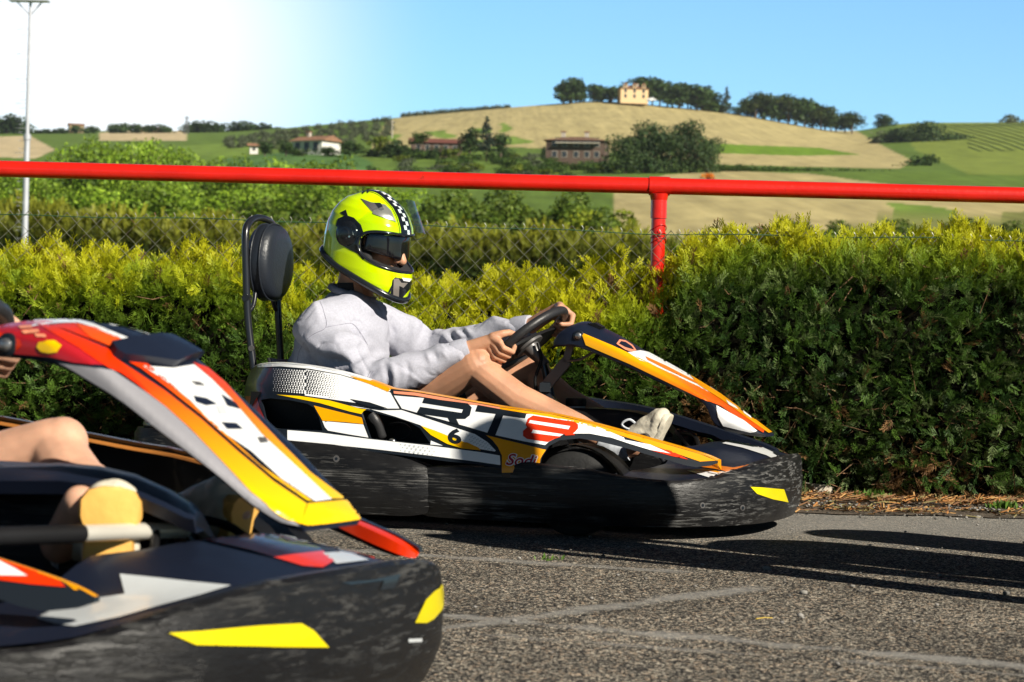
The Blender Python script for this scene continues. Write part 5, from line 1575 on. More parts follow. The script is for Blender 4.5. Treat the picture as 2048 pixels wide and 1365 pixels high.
    pl = [(-0.66, -0.655), (-0.80, -0.65), (-0.90, -0.58), (-0.94, -0.40), (-0.95, 0), (-0.94, 0.40), (-0.90, 0.58), (-0.80, 0.65), (-0.66, 0.655)]
    pl = smooth([Vector(p) for p in pl], 4, False); rows = []
    for i, p in enumerate(pl):
        t = (pl[min(i + 1, len(pl) - 1)] - pl[max(i - 1, 0)]).normalized(); n = Vector((-t.y, t.x))
        rows.append([Vector((p.x + n.x * d, p.y + n.y * d, z)) for d, z in ((0.03, 0.09), (-.02, 0.08), (-.03, 0.12), (-.03, 0.25), (-.018, 0.275), (.02, 0.278), (.03, 0.26))])
    mb.grid(rows, M['scuff'], True, True); fix_normals(mb)
    rbp = mb.build('rear_bumper', root, 40)
    mb = MB(); mb.tube([Vector((p.x * 0.995, p.y * 0.99, 0.288)) for p in pl], 0.011, M['steel'], 8); mb.build('trim_tube', rbp, 60)

    # side panels -------------------------------------------------------
    for s in (-1, 1):
        mb = MB(); pts, tris = pod_sheet(s > 0)
        mb.add(pts, tris, M['ink']); mb.freeze()
        if s < 0: (livery_pod_back if tint == 'white' else livery_pod_front)(mb, fr)
        thick(mb, [p + Vector((0, 0.0005 * -s, 0)) for p in pts], tris, Vector((0, 0.012 * -s, 0)), M['ink'])
        pod = mb.build('side_panel', root, 50)
        # rolled top edge
        e = MB(); top = [KB.on(x, y, f_pod) for x, y in smooth([Vector(q) for q in POD[3:18]], 4, False)]
        r0 = [Vector((p.x, p.y, p.z)) for p in top]; r1 = [Vector((p.x, p.y + 0.022, p.z + 0.004)) for p in top]
        r2 = [Vector((p.x, p.y + 0.055, p.z + 0.001)) for p in top]; r3 = [Vector((p.x, p.y + 0.06, p.z - 0.03)) for p in top]; r4 = [Vector((p.x, p.y + 0.012, p.z - 0.012)) for p in top]
        rows = [[a, b, c, d_, f_] for a, b, c, d_, f_ in zip(r0, r1, r2, r3, r4)]
        if s > 0: rows = [[Vector((p.x, -p.y, p.z)) for p in reversed(r)] for r in rows]
        n1 = 20 if tint == 'white' else 0
        if tint == 'white':
            e.grid(rows[:n1 + 1], M['white'] if s < 0 else M['ink'], True, True); e.grid(rows[n1:29], M['navy'] if s > 0 else M['amber'], True, True); e.grid(rows[28:], M['navy'] if s > 0 else M['amber'], True, True)
        else:
            n2 = 47 if s > 0 else len(rows)
            e.grid([[r[0].lerp(p, .16) for p in r] for r in rows[:n2]], M['rust'] if s > 0 else M['amber'], True, True)
            if s > 0: e.grid([[r[0].lerp(p, .16 + .5 * sin(pi * (i + .5) / (len(rows) - 46))) for p in r] for i, r in enumerate(rows[46:])], M['red'], True, True)
        e.build('top_edge', pod, 50)
        # black sheet behind the openings, standing in for the shade inside the panel
        d = MB(); yy = -0.50
        cs = [(-0.60, 0.08), (0.30, 0.08), (0.30, 0.26), (0.02, 0.32), (-0.35, 0.40), (-0.56, 0.40)]
        d.add([(x, yy * -s * -1 if False else s * 0.50, z) for x, z in cs], [tuple(range(len(cs)))], M['black'])
        d.add([(x, s * 0.515, z) for x, z in cs], [tuple(reversed(range(len(cs))))], M['black'])
        d.build('dark_backing', pod, 0)
        if s < 0:
            d = MB()
            a_ = [KB.kp(742, 829, -0.60), KB.kp(750, 840, -0.60), KB.kp(758, 856, -0.59), KB.kp(764, 877, -0.58)]
            d.tube(smooth(a_, 5, False), [0.012] + [0.017] * 14 + [0.012], M['grip'], 12)
            ring = [KB.kp(795 + 26 * cos(t), 864 + 17 * sin(t), -0.56) for t in np.linspace(-pi * 0.75, pi * 0.5, 16)]
            d.tube(ring, 0.004, M['black'], 7)
            c = KB.kp(785, 883, -0.58); d.ellipsoid(c, [(0.014, 0, 0), (0, 0.012, 0), (0, 0, 0.010)], M['steel'], 10, 8)
            d.build('exhaust_pad', pod, 60)
    # nose ----------------------------------------------------------------
    mb = MB(); rows = []
    for u in np.linspace(-1, 1, 41):
        lat = u * 0.60; a = abs(u)
        xr = 0.79 - 0.10 * a - (0.16 * max(0, a - 0.5) ** 1.0); xf = front_edge(lat) - 0.030
        ridge = np.interp(a, [0, 0.16, 0.34, 0.50, 0.62, 0.80, 1.0], [0.290, 0.286, 0.272, 0.214, 0.202, 0.196, 0.186])
        r = []
        for v in np.linspace(0, 1, 15):
            X = xr + (xf - xr) * v
            zf = ZT(front_edge(lat)) - 0.006
            zr = ridge - 0.05 * max(0, 0.25 - v) * 4 * max(0, 1 - a * 2.4)
            z = zr + (zf - zr) * (v ** 1.5)
            r.append(Vector((X, lat, z)))
        rows.append(r)
    mb.grid(rows, M['navy']); 
    under = [[p - Vector((0, 0, 0.014)) for p in reversed(r)] for r in rows]
    mb.freeze()
    (livery_nose_back if tint == 'white' else livery_nose_front)(mb, fr)
    mb.grid(under, M['black'])
    mb.build('nose_cone', root, 40)
    # front fairing over the steering column -------------------------
    TOPL = [(1128, 672), (1140, 655), (1158, 645.5), (1182, 645), (1230, 667), (1290, 703), (1360, 743), (1440, 797), (1500, 835), (1546, 869)]
    LOW = [(1106, 694), (1113, 690), (1128, 690), (1150, 690), (1196, 706), (1255, 732), (1327, 766), (1402, 800), (1436, 852), (1522, 871)]
    W = [0.105, 0.115, 0.122, 0.126, 0.132, 0.140, 0.150, 0.150, 0.125, 0.060]
    ff = KB
    if tint != 'white':
        ff = KF
        TOPL = [(-30, 668), (40, 648), (110, 640), (200, 648), (270, 678), (320, 722), (400, 795), (500, 890), (590, 970), (650, 1020), (668, 1048)]
        LOW = [(-70, 700), (-10, 706), (60, 712), (120, 728), (180, 762), (240, 800), (320, 862), (420, 938), (500, 1005), (560, 1043), (600, 1056)]
        W = [.13, .14, .145, .15, .15, .15, .145, .135, .12, .10, .085]
    secs = []
    for (tx, ty), (lx_, ly_), w in zip(TOPL, LOW, W):
        C = ff.kp(tx, ty, 0.0); A = ff.kp(lx_, ly_, -w)
        secs.append((C, A, w))
    # densify
    n = 6; dense = []
    Cs = smooth([s_[0] for s_ in secs], n, False); As = smooth([s_[1] for s_ in secs], n, False); Ws = np.interp(np.arange(len(Cs)) / n, range(len(W)), W)
    mb = MB(); rows = []
    for C, A, w in zip(Cs, As, Ws):
        half = []
        d = Vector((C.x, 0, C.z)) - Vector((A.x, 0, A.z))
        up = 0.42
        prof = [(1.0, 0.0), (1.0, 0.25), (0.985, 0.50), (0.93, 0.64), (0.82, 0.73), (0.62, 0.83), (0.36, 0.93), (0.0, 1.0)]
        for (y, t) in prof:
            half.append(Vector((A.x + d.x * t, -w * y, A.z + d.z * t)))
        rows.append(half + [Vector((p.x, -p.y, p.z)) for p in reversed(half[:-1])])
    mb.grid(rows, M['navy']); mb.freeze(); parts['fairing'] = mb.bvh
    (livery_fairing_back if tint == 'white' else livery_fairing_front)(mb, fr)
    inn = []
    for r in rows:
        c = sum(r, Vector()) / len(r); inn.append([p + Vector((0, -0.006 * (1 if p.y > 0 else -1) if abs(p.y) > 0.02 else 0, -0.006)) for p in r])
    mb.grid([list(reversed(r)) for r in inn], M['black'])
    mb.grid([rows[-1], inn[-1]], M['navy']); mb.grid([inn[0], rows[0]], M['navy'])
    mb.grid([[r[0] for r in rows], [r[0] for r in inn]], M['navy']); mb.grid([[r[-1] for r in inn], [r[-1] for r in rows]], M['navy'])
    fa = mb.build('front_fairing', root, 45)
    if tint == 'white':
        v = MB()
        a = KB.kp(1180, 650, -0.03); b = KB.kp(1212, 668, -0.03)
        for kk in range(4):
            o = Vector((0, 0, 0.004 + 0.004 * kk)); q = a.lerp(b, 0.12 * kk)
            v.bar(q + o, q.lerp(b, 0.72) + o, 0.05, 0.003, M['black'])
        v.bar(a.lerp(b, .1) , b, 0.04, 0.010, M['black'])
        v.build('vent', fa, 0)
    bo = MB(); c = KB.kp(1157, 672, -0.126) if tint == 'white' else KF.kp(14, 690, -.146); bo.lathe(c + Vector((0, 0.006, 0)), (0, -1, 0), [(0, 0.018), (0.006, 0.018), (0.008, 0.015)], M['ink'], 20); bo.lathe(c, (0, -1, 0), [(0, 0.010), (0.006, 0.010), (0.009, 0.006)], M['steel'], 16)
    bo.build('bolt', fa, 40)
    # bracket holding the fairing
    br = MB()
    for y in (-0.035, 0.035):
        a, b, c = KB.kp(1084, 782, y), KB.kp(1134, 722, y), KB.kp(1145, 676, y)
        br.bar(a, b, 0.008, 0.034, M['greymetal'], (-.6, 0, .6)); br.bar(b.lerp(a, .05), c, 0.008, 0.024, M['greymetal'], (-1, 0, .2))
        e_ = KB.kp(1192, 700, y); br.tube(smooth([b, b.lerp(e_, .5) + Vector((0, 0, -.012)), e_], 4, False), 0.0045, M['greymetal'], 7)
    br.bar(KB.kp(1084, 782, 0), KB.kp(1134, 722, 0), 0.062, 0.024, M['greymetal'], (-.6, 0, .6))
    br.build('fairing_bracket', root, 0)
    # steering --------------------------------------------------------------
    Cw = KB.kp(1052, 684, 0.0)
    if tint != 'white': Cw = Cw + Vector((0.085, 0, -0.066))
    nrm = Vector((-0.66, 0, 0.75)); u = Vector((0.75, 0, 0.66)); l = Vector((0, 1, 0))
    th = radians(24)
    la = l * cos(th) + u * sin(th); ua = u * cos(th) - l * sin(th)         # turned to the right
    sw = MB(); R = 0.158
    rim = []
    for i in range(44):
        t = 2 * pi * i / 44
        a, b = cos(t) * R, sin(t) * R
        if b < -0.115: b = -0.115 - (abs(b) - 0.115) * 0.25
        rim.append(Cw + la * a + ua * b)
    sw.tube(rim, 0.0150, M['grip'], 14, True)
    stw = sw.build('steering_wheel', root, 60)
    sp = MB()
    plate = [(-0.14, 0.035), (-0.14, -0.045), (-0.05, -0.075), (0.05, -0.075), (0.14, -0.045), (0.14, 0.035), (0.06, 0.05), (-0.06, 0.05)]
    vs = [Cw + la * a + ua * b - nrm * 0.004 for a, b in plate] + [Cw + la * a + ua * b - nrm * 0.014 for a, b in plate]
    n8 = len(plate)
    sp.add(vs, [tuple(range(n8)), tuple(reversed(range(n8, 2 * n8)))] + [(i, n8 + i, n8 + (i + 1) % n8, (i + 1) % n8) for i in range(n8)], M['black'])
    sp.lathe(Cw - nrm * 0.014, -nrm, [(0, 0.052), (0.008, 0.052), (0.010, 0.030), (0.055, 0.019), (0.085, 0.019)], M['greymetal'], 20)
    for a in np.linspace(0, 2 * pi, 6, False): sp.lathe(Cw + la * 0.04 * cos(a) + ua * 0.04 * sin(a) - nrm * 0.005, nrm, [(0, 0.006), (0.006, 0.006)], M['steel'], 8)
    fix_normals(sp); sp.build('spokes', stw, 30)
    sc_ = MB(); p0 = Cw - nrm * 0.09; p1 = Vector((0.36, 0, 0.12))
    sc_.tube([p0, p0.lerp(p1, .5), p1], 0.0125, M['tube'], 10)
    g = KB.kp(1105, 800, 0.0)
    sc_.bar(KB.kp(1078, 772, -0.02), KB.kp(1118, 815, -0.02), 0.02, 0.02, M['tube']); sc_.bar(KB.kp(1078, 772, 0.03), KB.kp(1128, 828, 0.03), 0.02, 0.02, M['tube'])
    sc_.bar(KB.kp(1090, 775, -0.05), KB.kp(1090, 775, 0.05), 0.035, 0.03, M['tube'])
    sc_.bar(KB.kp(1085, 778, -0.02), KB.kp(1150, 890, -0.10), 0.022, 0.022, M['tube']); sc_.bar(KB.kp(1085, 778, 0.02), KB.kp(1150, 890, 0.10), 0.022, 0.022, M['tube'])
    cab = smooth([Cw - nrm * 0.03 + Vector((0.03, -.03, 0.02)), KB.kp(1082, 720, -.03), KB.kp(1070, 760, -.04), KB.kp(1076, 800, -.03)], 6, False); sc_.tube(cab, 0.0055, M['black'], 7)
    sc_.build('steering_column', root, 60)
    # frame, tray, seat, engine, tank -----------------------------------------
    m_ = MB(); m_.box((-0.55, -0.34, 0.036), (0.93, 0.34, 0.048), M['black'], 0.004); m_.build('floor_tray', root, 30)
    m_ = MB()
    for s in (-1, 1):
        m_.tube(smooth([Vector((-0.85, s * 0.30, 0.075)), Vector((-0.3, s * 0.33, 0.065)), Vector((0.3, s * 0.33, 0.065)), Vector((0.75, s * 0.27, 0.065)), Vector((0.95, s * 0.2, 0.075))], 5, False), 0.016, M['tube'], 10)
        m_.tube([(-0.5, s * 0.33, 0.07), (-0.5, s * 0.64, 0.12)], 0.012, M['tube'], 8); m_.tube([(0.1, s * 0.33, 0.07), (0.1, s * 0.64, 0.12)], 0.012, M['tube'], 8)
        m_.tube([(0.86, s * 0.25, 0.07), (0.98, s * 0.30, 0.12)], 0.012, M['tube'], 8); m_.tube([(-0.8, s * 0.3, 0.075), (-0.92, s * 0.3, 0.18)], 0.012, M['tube'], 8)
    m_.tube([(0.53, -0.5, 0.12), (0.53, 0.5, 0.12)], 0.014, M['tube'], 10); m_.tube([(-0.60, -0.55, 0.135), (-0.60, 0.55, 0.135)], 0.018, M['steel'], 12)
    m_.tube([(0.95, -0.2, 0.075), (0.95, 0.2, 0.075)], 0.016, M['tube'], 10)
    m_.build('frame', root, 60)
    st_ = MB(); rows = []
    for t in np.linspace(0, 1, 14):
        # bucket seat from the front lip over the pan up the back
        q = smooth([Vector((-0.10, 0, 0.14)), Vector((-0.28, 0, 0.085)), Vector((-0.48, 0, 0.13)), Vector((-0.58, 0, 0.30)), Vector((-0.66, 0, 0.50))], 4, False)
        i = t * (len(q) - 1); a = q[int(i)].lerp(q[min(int(i) + 1, len(q) - 1)], i - int(i))
        w = 0.19 + 0.02 * sin(pi * t); hgt = 0.16 * sin(pi * min(1, t * 1.1)) + 0.03
        rows.append([a + Vector((0.0 if t < .6 else 0.5 * hgt * (abs(s) ** 2.2), s * w, hgt * (abs(s) ** 2.2) * (1 if t < 0.6 else 0.2))) for s in np.linspace(-1, 1, 15)])
    st_.grid(rows, M['seat']); o = st_.build('seat', root, 50, solid=0.008)
    en = MB(); en.box((-0.56, -0.46, 0.10), (-0.34, -0.26, 0.27), M['greymetal'], 0.012)
    for kk in range(7): en.box((-0.55, -0.47, 0.13 + kk * 0.018), (-0.35, -0.25, 0.138 + kk * 0.018), M['black'])
    en.tube([(-0.33, -0.40, 0.20), (-0.18, -0.44, 0.20), (-0.05, -0.44, 0.17)], 0.035, M['greymetal'], 12); en.box((-0.42, -.42, .27), (-.36, -.3, .33), M['black'], .01)
    en.build('engine', root, 30)
    if tint == 'white':
        rs = MB(); c = KB.kp(1152, 812, 0.03)
        rs.lathe(c + Vector((0, 0, -0.10)), (0, 0, 1), [(0, 0.030), (0.098, 0.030), (0.10, 0.028)], M['bottle'], 20); rs.lathe(c, (0, 0, 1), [(0, 0.033), (0.003, 0.034), (0.022, 0.034), (0.025, 0.031)], M['black'], 24)
        rs.bar(c + Vector((0, 0, -.10)), Vector((c.x, c.y, .05)), .04, .04, M['black']); rs.build('fluid_reservoir', root, 40)
    wl_ = MB()
    tp = [KB.kp(x_, y_, -.03) for x_, y_ in smooth([Vector(q) for q in ((1085, 822), (1100, 817), (1170, 817), (1240, 821), (1290, 831), (1320, 846), (1345, 870))], 4, False)]
    wl_.grid([[Vector((p.x, -.035, .05)), Vector((p.x, -.035, p.z - .012)), Vector((p.x, -.025, p.z)), Vector((p.x, .085, p.z)), Vector((p.x, .095, p.z - .012)), Vector((p.x, .095, .05))] for p in tp], M['scuff'], True, True)
    g0_ = KB.kp(1170, 817, -.03); wl_.bar(Vector((g0_.x, -.038, g0_.z)), Vector((g0_.x, -.038, .06)), .004, .006, M['greymetal'])
    wl_.build('fuel_tank', root, 40)
    if tint != 'white':
        cw = MB(); rows = []
        for (tx, ty), (lx_, ly_) in zip([(-120, 940), (0, 932), (120, 926), (200, 932), (270, 948), (330, 975), (375, 1003), (392, 1022)], [(-120, 970), (0, 962), (120, 962), (200, 972), (270, 990), (330, 1016), (370, 1036), (388, 1040)]):
            a, b = KF.kp(tx, ty, -.02), KF.kp(lx_, ly_, -.12)
            rows.append([a + Vector((0, .06, -.05)), a + Vector((0, .02, -.006)), a, a.lerp(b, .5) + Vector((0, 0, .008)), b, b + Vector((0, .006, -.02)), b + Vector((0, .03, -.016)), a.lerp(b, .5) + Vector((0, 0, -.014))])
        cw.grid(rows, M['navy'], True, True); fix_normals(cw); cw.build('leg_cowl', root, 50)
        df = MB(); df.bvh = parts['fairing']
        v, t = cdt([Vector(q) for q in [(216, 700), (262, 690), (310, 684), (350, 688), (380, 695), (402, 716), (375, 724), (346, 738), (290, 730), (240, 725), (225, 715)]], [], 8)
        df.press(v, t, KF.to_ray(), M['navy'], 0.016, tol=.1); hi = [p.copy() for p in df.v]; tr = list(df.f)
        df2 = MB(); df2.bvh = parts['fairing']; df2.press(v, t, KF.to_ray(), M['navy'], 0.001, tol=.1)
        lo = df2.v; n_ = len(hi); ed = {(f[i], f[(i + 1) % 3]) for f in tr for i in range(3)}
        df.v += lo; fs_ = [(e[1], e[0], n_ + e[0], n_ + e[1]) for e in ed if (e[1], e[0]) not in ed]; df.f += fs_; df.m += [0] * len(fs_)
        df.build('air_deflector', fa, 40)
    # wheels ------------------------------------------------------------------
    for (X, s, r, w) in ((0.53, -1, 0.130, 0.115), (0.53, 1, 0.130, 0.115), (-0.60, -1, 0.140, 0.19), (-0.60, 1, 0.140, 0.19)):
        yc = s * (0.545 if X > 0 else 0.50)
        wr = empty('wheel', (X, yc, r)); wr.parent = root
        t = MB(); prof = [(-w / 2, r * .52), (-w / 2, r * .80), (-w / 2 + .012, r * .95), (-w / 2 + .03, r), (w / 2 - .03, r), (w / 2 - .012, r * .95), (w / 2, r * .80), (w / 2, r * .52)]
        t.lathe((0, 0, 0), (0, 1, 0), prof, M['rubber'], 36); t.build('tyre', wr, 40)
        h = MB(); h.lathe((0, 0, 0), (0, 1, 0), [(-w / 2 + .01, .02), (-w / 2 + .006, r * .50), (-w / 2 + .02, r * .53), (w / 2 - .02, r * .53), (w / 2 - .006, r * .50), (w / 2 - .01, .02)], M['steel'] if X > 0 else M['black'], 28)
        for a in np.linspace(0, 2 * pi, 3, False): h.lathe((0.03 * cos(a), s * w / 2 - s * .012, 0.03 * sin(a)), (0, s, 0), [(0, .007), (.012, .007)], M['chrome'], 8)
        h.build('rim', wr, 40)
    # mudguard arch inside the side panel
    for s in (-1, 1):
        g_ = MB()
        rows = [[Vector((0.53 + 0.165 * cos(a), s * y, 0.105 + 0.165 * sin(a))) for a in np.linspace(radians(8), radians(172), 14)] for y in (0.46, 0.60)]
        g_.grid(rows, M['black']); g_.grid([[p + (p - Vector((0.53, p.y, .105))).normalized() * .006 for p in r] for r in rows], M['black'])
        g_.build('mudguard', root, 50)
    # pedals
    for s in (-1, 1):
        pm = MB()
        if tint == 'white' or s > 0:
            pm.tube([KB.kp(1318, 874, 0) * 1 + Vector((0, s * 0.19 if s < 0 else 0.05, 0)), KB.kp(1318, 874, 0) + Vector((0.0, s * 0.05 if s < 0 else 0.19, 0.0))], 0.013, M['grip'], 14)
            c = KB.kp(1318, 874, 0) + Vector((0, s * 0.12, 0))
            pm.tube([c, c + Vector((0.06, 0, -.09)), Vector((c.x - .02, c.y, .055))], 0.009, M['tube'], 8)
            pm.tube([c + Vector((0, -.085, 0)), c + Vector((0, -.03, 0))], 0.017, M['grip'], 14)
        else:
            a = KF.kp(150, 1068, -0.235); b = KF.kp(372, 1060, -0.02)
            pm.tube([a, b], 0.0125, M['barmetal'], 18); pm.tube([a + (a - b) * .7, a.lerp(b, 0.06)], 0.0135, M['black'], 14)
            pm.tube([b, b + Vector((.05, .02, -.08)), Vector((b.x, b.y, .05))], 0.009, M['tube'], 8)
        pm.build('pedal', root, 60)
    hs = MB()
    for pts in ([(1365, 866, -.05), (1388, 872, -.08), (1398, 895, -.12), (1400, 925, -.14)], [(1372, 860, .02), (1384, 868, .0), (1392, 880, -.04), (1385, 905, -.08)], [(1395, 868, .1), (1425, 875, .1), (1450, 890, .1)]):
        q = [KB.kp(*p) for p in pts]; hs.tube(smooth(q, 5, False), 0.007, M['black'], 8)
    a, b = KB.kp(1360, 862, -.02), KB.kp(1398, 905, -.06); hs.bar(a, b, 0.05, 0.012, M['tube'])
    hs.build('hoses', root, 60)
    # headrest ---------------------------------------------------------------
    hr_ = empty('headrest', (0, 0, 0)); hr_.parent = root
    hp = [KB.kp(516, 800, -.13), KB.kp(508, 740, -.13), KB.kp(496, 640, -.125), KB.kp(492, 540, -.125), KB.kp(491, 470, -.12), KB.kp(498, 446, -.09), KB.kp(513, 437, -.03), KB.kp(530, 439, .03), KB.kp(545, 450, .09), KB.kp(551, 476, .12), KB.kp(553, 560, .125), KB.kp(557, 640, .125), KB.kp(562, 722, .13), KB.kp(568, 800, .13)]
    m_ = MB(); m_.tube(smooth(hp, 5, False), 0.0125, M['tube'], 12); m_.build('hoop', hr_, 60)
    m_ = MB(); c = KB.kp(541, 525, 0.0)
    rows = []
    for (dx_0, sc0) in ((-0.045, 0.05), (-0.044, 0.72), (-0.036, 0.92), (-0.02, 0.985), (-0.016, 1.0), (0.012, 1.0), (0.016, 0.985), (0.030, 0.95), (0.040, 0.84), (0.044, 0.6), (0.045, 0.05)):
        rows.append([c + Vector((dx_0, 0.125 * sc0 * (abs(cos(a)) ** 0.8) * (1 if cos(a) > 0 else -1), 0.128 * sc0 * sin(a))) for a in np.linspace(0, 2 * pi, 40, False)])
    m_.grid(rows, M['vinyl'], True, True)
    for dx_0 in (-0.018, 0.014): m_.tube([c + Vector((dx_0, 0.127 * (abs(cos(a)) ** 0.8) * (1 if cos(a) > 0 else -1), 0.130 * sin(a))) for a in np.linspace(0, 2 * pi, 40, False)], 0.0028, M['vinyl'], 6, True)
    m_.build('pad', hr_, 50)
    m_ = MB()
    for s in (-.125, .125):
        m_.tube(smooth([KB.kp(496 if s < 0 else 555, 625, s), KB.kp(507 if s < 0 else 548, 610, s * .8), KB.kp(512 if s < 0 else 540, 575, s * .6)], 5, False), 0.008, M['tube'], 8)
        m_.lathe(KB.kp(494 if s < 0 else 555, 596, s), (0, -1, 0), [(-.014, .013), (.014, .013)], M['tube'], 10)
    m_.lathe(KB.kp(503, 697, -.142), (0, -1, 0), [(0, .010), (.004, .010)], M['greymetal'], 12)
    m_.build('clamps', hr_, 50)
    return root, dict(Cw=Cw, la=la, ua=ua, nrm=nrm, R=R)

# ---------------------------------------------------------------- paint schemes
def livery_pod_back(mb, fr):
    D = lambda poly, m, off=0.0015, **kw: decal(mb, fr, poly, M[m], off, **kw)
    D([(612, 740), (680, 751), (740, 769), (781, 786), (799, 818), (770, 818), (720, 808), (660, 799), (610, 792)], 'white')
    D([(506, 734), (520, 730.5), (560, 728), (620, 734), (680, 745), (740, 763), (782, 779), (780, 784), (740, 767), (680, 750), (620, 739), (560, 734), (520, 736)], 'white', 0.0020)
    wd, bd = [], []
    for j in range(8):
        for i in range(34):
            x = 532 + i * 5.2 + (2.6 if j % 2 else 0); y = 738 + j * 7.2 + (x - 532) * 0.075 + max(0, x - 620) * 0.05
            top = np.interp(x, [520, 560, 620, 680, 740], [738, 736, 741, 752, 770]); bot = np.interp(x, [520, 560, 620, 700, 740], [786, 788, 793, 804, 812])
            for yy in (y, y + 3.6):
                xx = x + (2.6 if yy != y else 0)
                if not (top + 2 < yy < bot - 2): continue
                if xx < 612: wd.append((xx, yy, 0.4 + 1.55 * max(0, (xx - 540) / 72) ** 0.9)) if xx > 545 else None
                else:
                    r = 1.95 * (1 - (xx - 612) / 84)
                    if r > 0.4: bd.append((xx, yy, r))
    dots(mb, fr, wd, M['white'], 0.0020); dots(mb, fr, bd, M['ink'], 0.0028)
    D([(700, 753), (740, 763), (783, 779), (776, 785), (740, 770), (712, 760)], 'amber', 0.0026)
    D([(553, 790), (600, 793), (660, 802), (720, 818), (733, 820), (723, 829), (700, 824), (640, 807), (590, 797)], 'yellow')
    D([(628, 812), (724, 836), (727, 849), (690, 845), (645, 842)], 'amber')
    D([(645, 843), (727, 850), (734, 868), (737, 876), (700, 870), (656, 862), (650, 855)], 'white')
    D([(491, 793), (514, 793), (520, 815), (535, 850), (500, 850)], 'red')
    D([(700, 812), (715, 816), (760, 822), (803, 821), (840, 833), (900, 853), (950, 869), (975, 885), (992, 902), (990, 904), (905, 890), (840, 851), (790, 834), (740, 819)], 'white', 0.0018)
    D([(700, 799), (740, 806), (776, 818), (740, 815), (715, 808)], 'ink', 0.0026)
    D([(843, 853), (870, 862), (910, 878), (955, 895), (962, 902), (925, 898), (895, 889), (862, 871)], 'yellow', 0.0026)
    D([(905, 885), (935, 886), (958, 897), (962, 902), (925, 898)], 'amber', 0.0032)
    D([(862, 882), (886, 892), (861, 890)], 'white')
    dd = [(934 + i * 5.6 + (2.8 if j % 2 else 0), 869 + j * 4.2 + i * 2.6, 1.4) for j in range(8) for i in range(10)]
    poly = [(925, 862), (950, 869), (975, 885), (992, 902), (965, 900), (940, 886)]
    dots(mb, fr, [d for d in dd if inside(d[:2], poly)], M['grey_white'], 0.0026)
    # lettering field
    D([(788, 792), (848, 797), (905, 807), (955, 812), (1000, 820), (1052, 829), (1062, 829), (1150, 843), (1200, 856), (1248, 876), (1250, 881), (1225, 877), (1180, 868), (1130, 868), (1098, 884), (1090, 891), (1050, 884), (990, 871), (930, 853), (880, 839), (804, 818)], 'white')
    D([(849, 797), (936, 808), (944, 816), (940, 832), (931, 839), (913, 839), (919, 851), (901, 846), (896, 837), (848, 830), (834, 827), (841, 815), (924, 827), (927, 820), (845, 807)], 'ink', 0.0026, step=5)
    D([(956, 811), (1053, 829), (1050, 838), (1007, 832), (991, 872), (975, 867), (992, 829), (951, 824)], 'ink', 0.0026, step=5)
    D([(1066, 832), (1150, 845), (1156, 850), (1156, 858), (1150, 865), (1146, 868), (1150, 871), (1130, 872), (1108, 879), (1096, 885), (1054, 879), (1046, 873), (1046, 863), (1054, 856), (1051, 851), (1056, 838)], 'red', 0.0026, step=5, holes=[[(1060, 841), (1141, 853), (1137, 860), (1057, 847)], [(1066, 860), (1131, 870), (1128, 875), (1062, 867)]])
    D([(972, 871), (1000, 878), (1050, 890), (1093, 901), (1083, 918), (1076, 944), (1004, 946), (1004, 912), (996, 895), (985, 881)], 'amber')
    for bold, m_, of in ((0.07, 'white', 0.0026), (0.012, 'crimson', 0.0034)):
        g = 3.0 if bold > 0.03 else 0
        text_decal(mb, fr, 'Sodi', (1012 - g / 2, 931 + g / 2), (60 + g, 4), (3, -(23 + g)), M[m_], of, 0.25, bold)
    text_decal(mb, fr, '6', (896, 887), (27, 4), (1, -31), M['ink'], 0.0036, 0.0, 0.035)
    D([(575, 861), (640, 866), (740, 879), (860, 892), (960, 905), (1000, 912), (1001, 931), (960, 925), (860, 912), (740, 898), (640, 888), (575, 881)], 'white')
    dots(mb, fr, [(802 + i * 9 + (4 if j % 2 else 0), 890 + j * 6 + i * 1.2, 2.6 - abs(i - 3) * 0.4) for j in range(3) for i in range(8)], M['grey_white'], 0.0026)
    D([(787, 783), (830, 786), (900, 798), (1000, 815.5), (1000, 819), (900, 804), (830, 792), (788, 788)], 'salmon')
    D([(1000, 815.5), (1100, 829), (1180, 847), (1300, 880), (1400, 909), (1432, 922), (1400, 924), (1300, 890), (1180, 853), (1100, 835), (1000, 819)], 'amber')
    D([(1268, 884), (1344, 903), (1377, 920), (1344, 913), (1300, 901)], 'red')
    D([(1215, 874), (1300, 890), (1341, 908), (1300, 901), (1260, 889)], 'white', 0.0026)

def livery_pod_front(mb, fr):
    D = lambda poly, m, off=0.0018, **kw: decal(mb, fr, poly, M[m], off, tol=0.3, **kw)
    D([(-60, 1044), (0, 1066), (60, 1087), (150, 1121), (220, 1150), (266, 1171), (200, 1178), (150, 1181), (110, 1150), (60, 1122), (0, 1097), (-60, 1075)], 'amber')
    D([(-60, 1085), (0, 1107), (60, 1131), (120, 1163), (132, 1175), (60, 1169), (0, 1161), (-60, 1158)], 'red')
    D([(-60, 1103), (0, 1123), (30, 1138), (56, 1153), (0, 1152), (-60, 1150)], 'white', 0.0028)

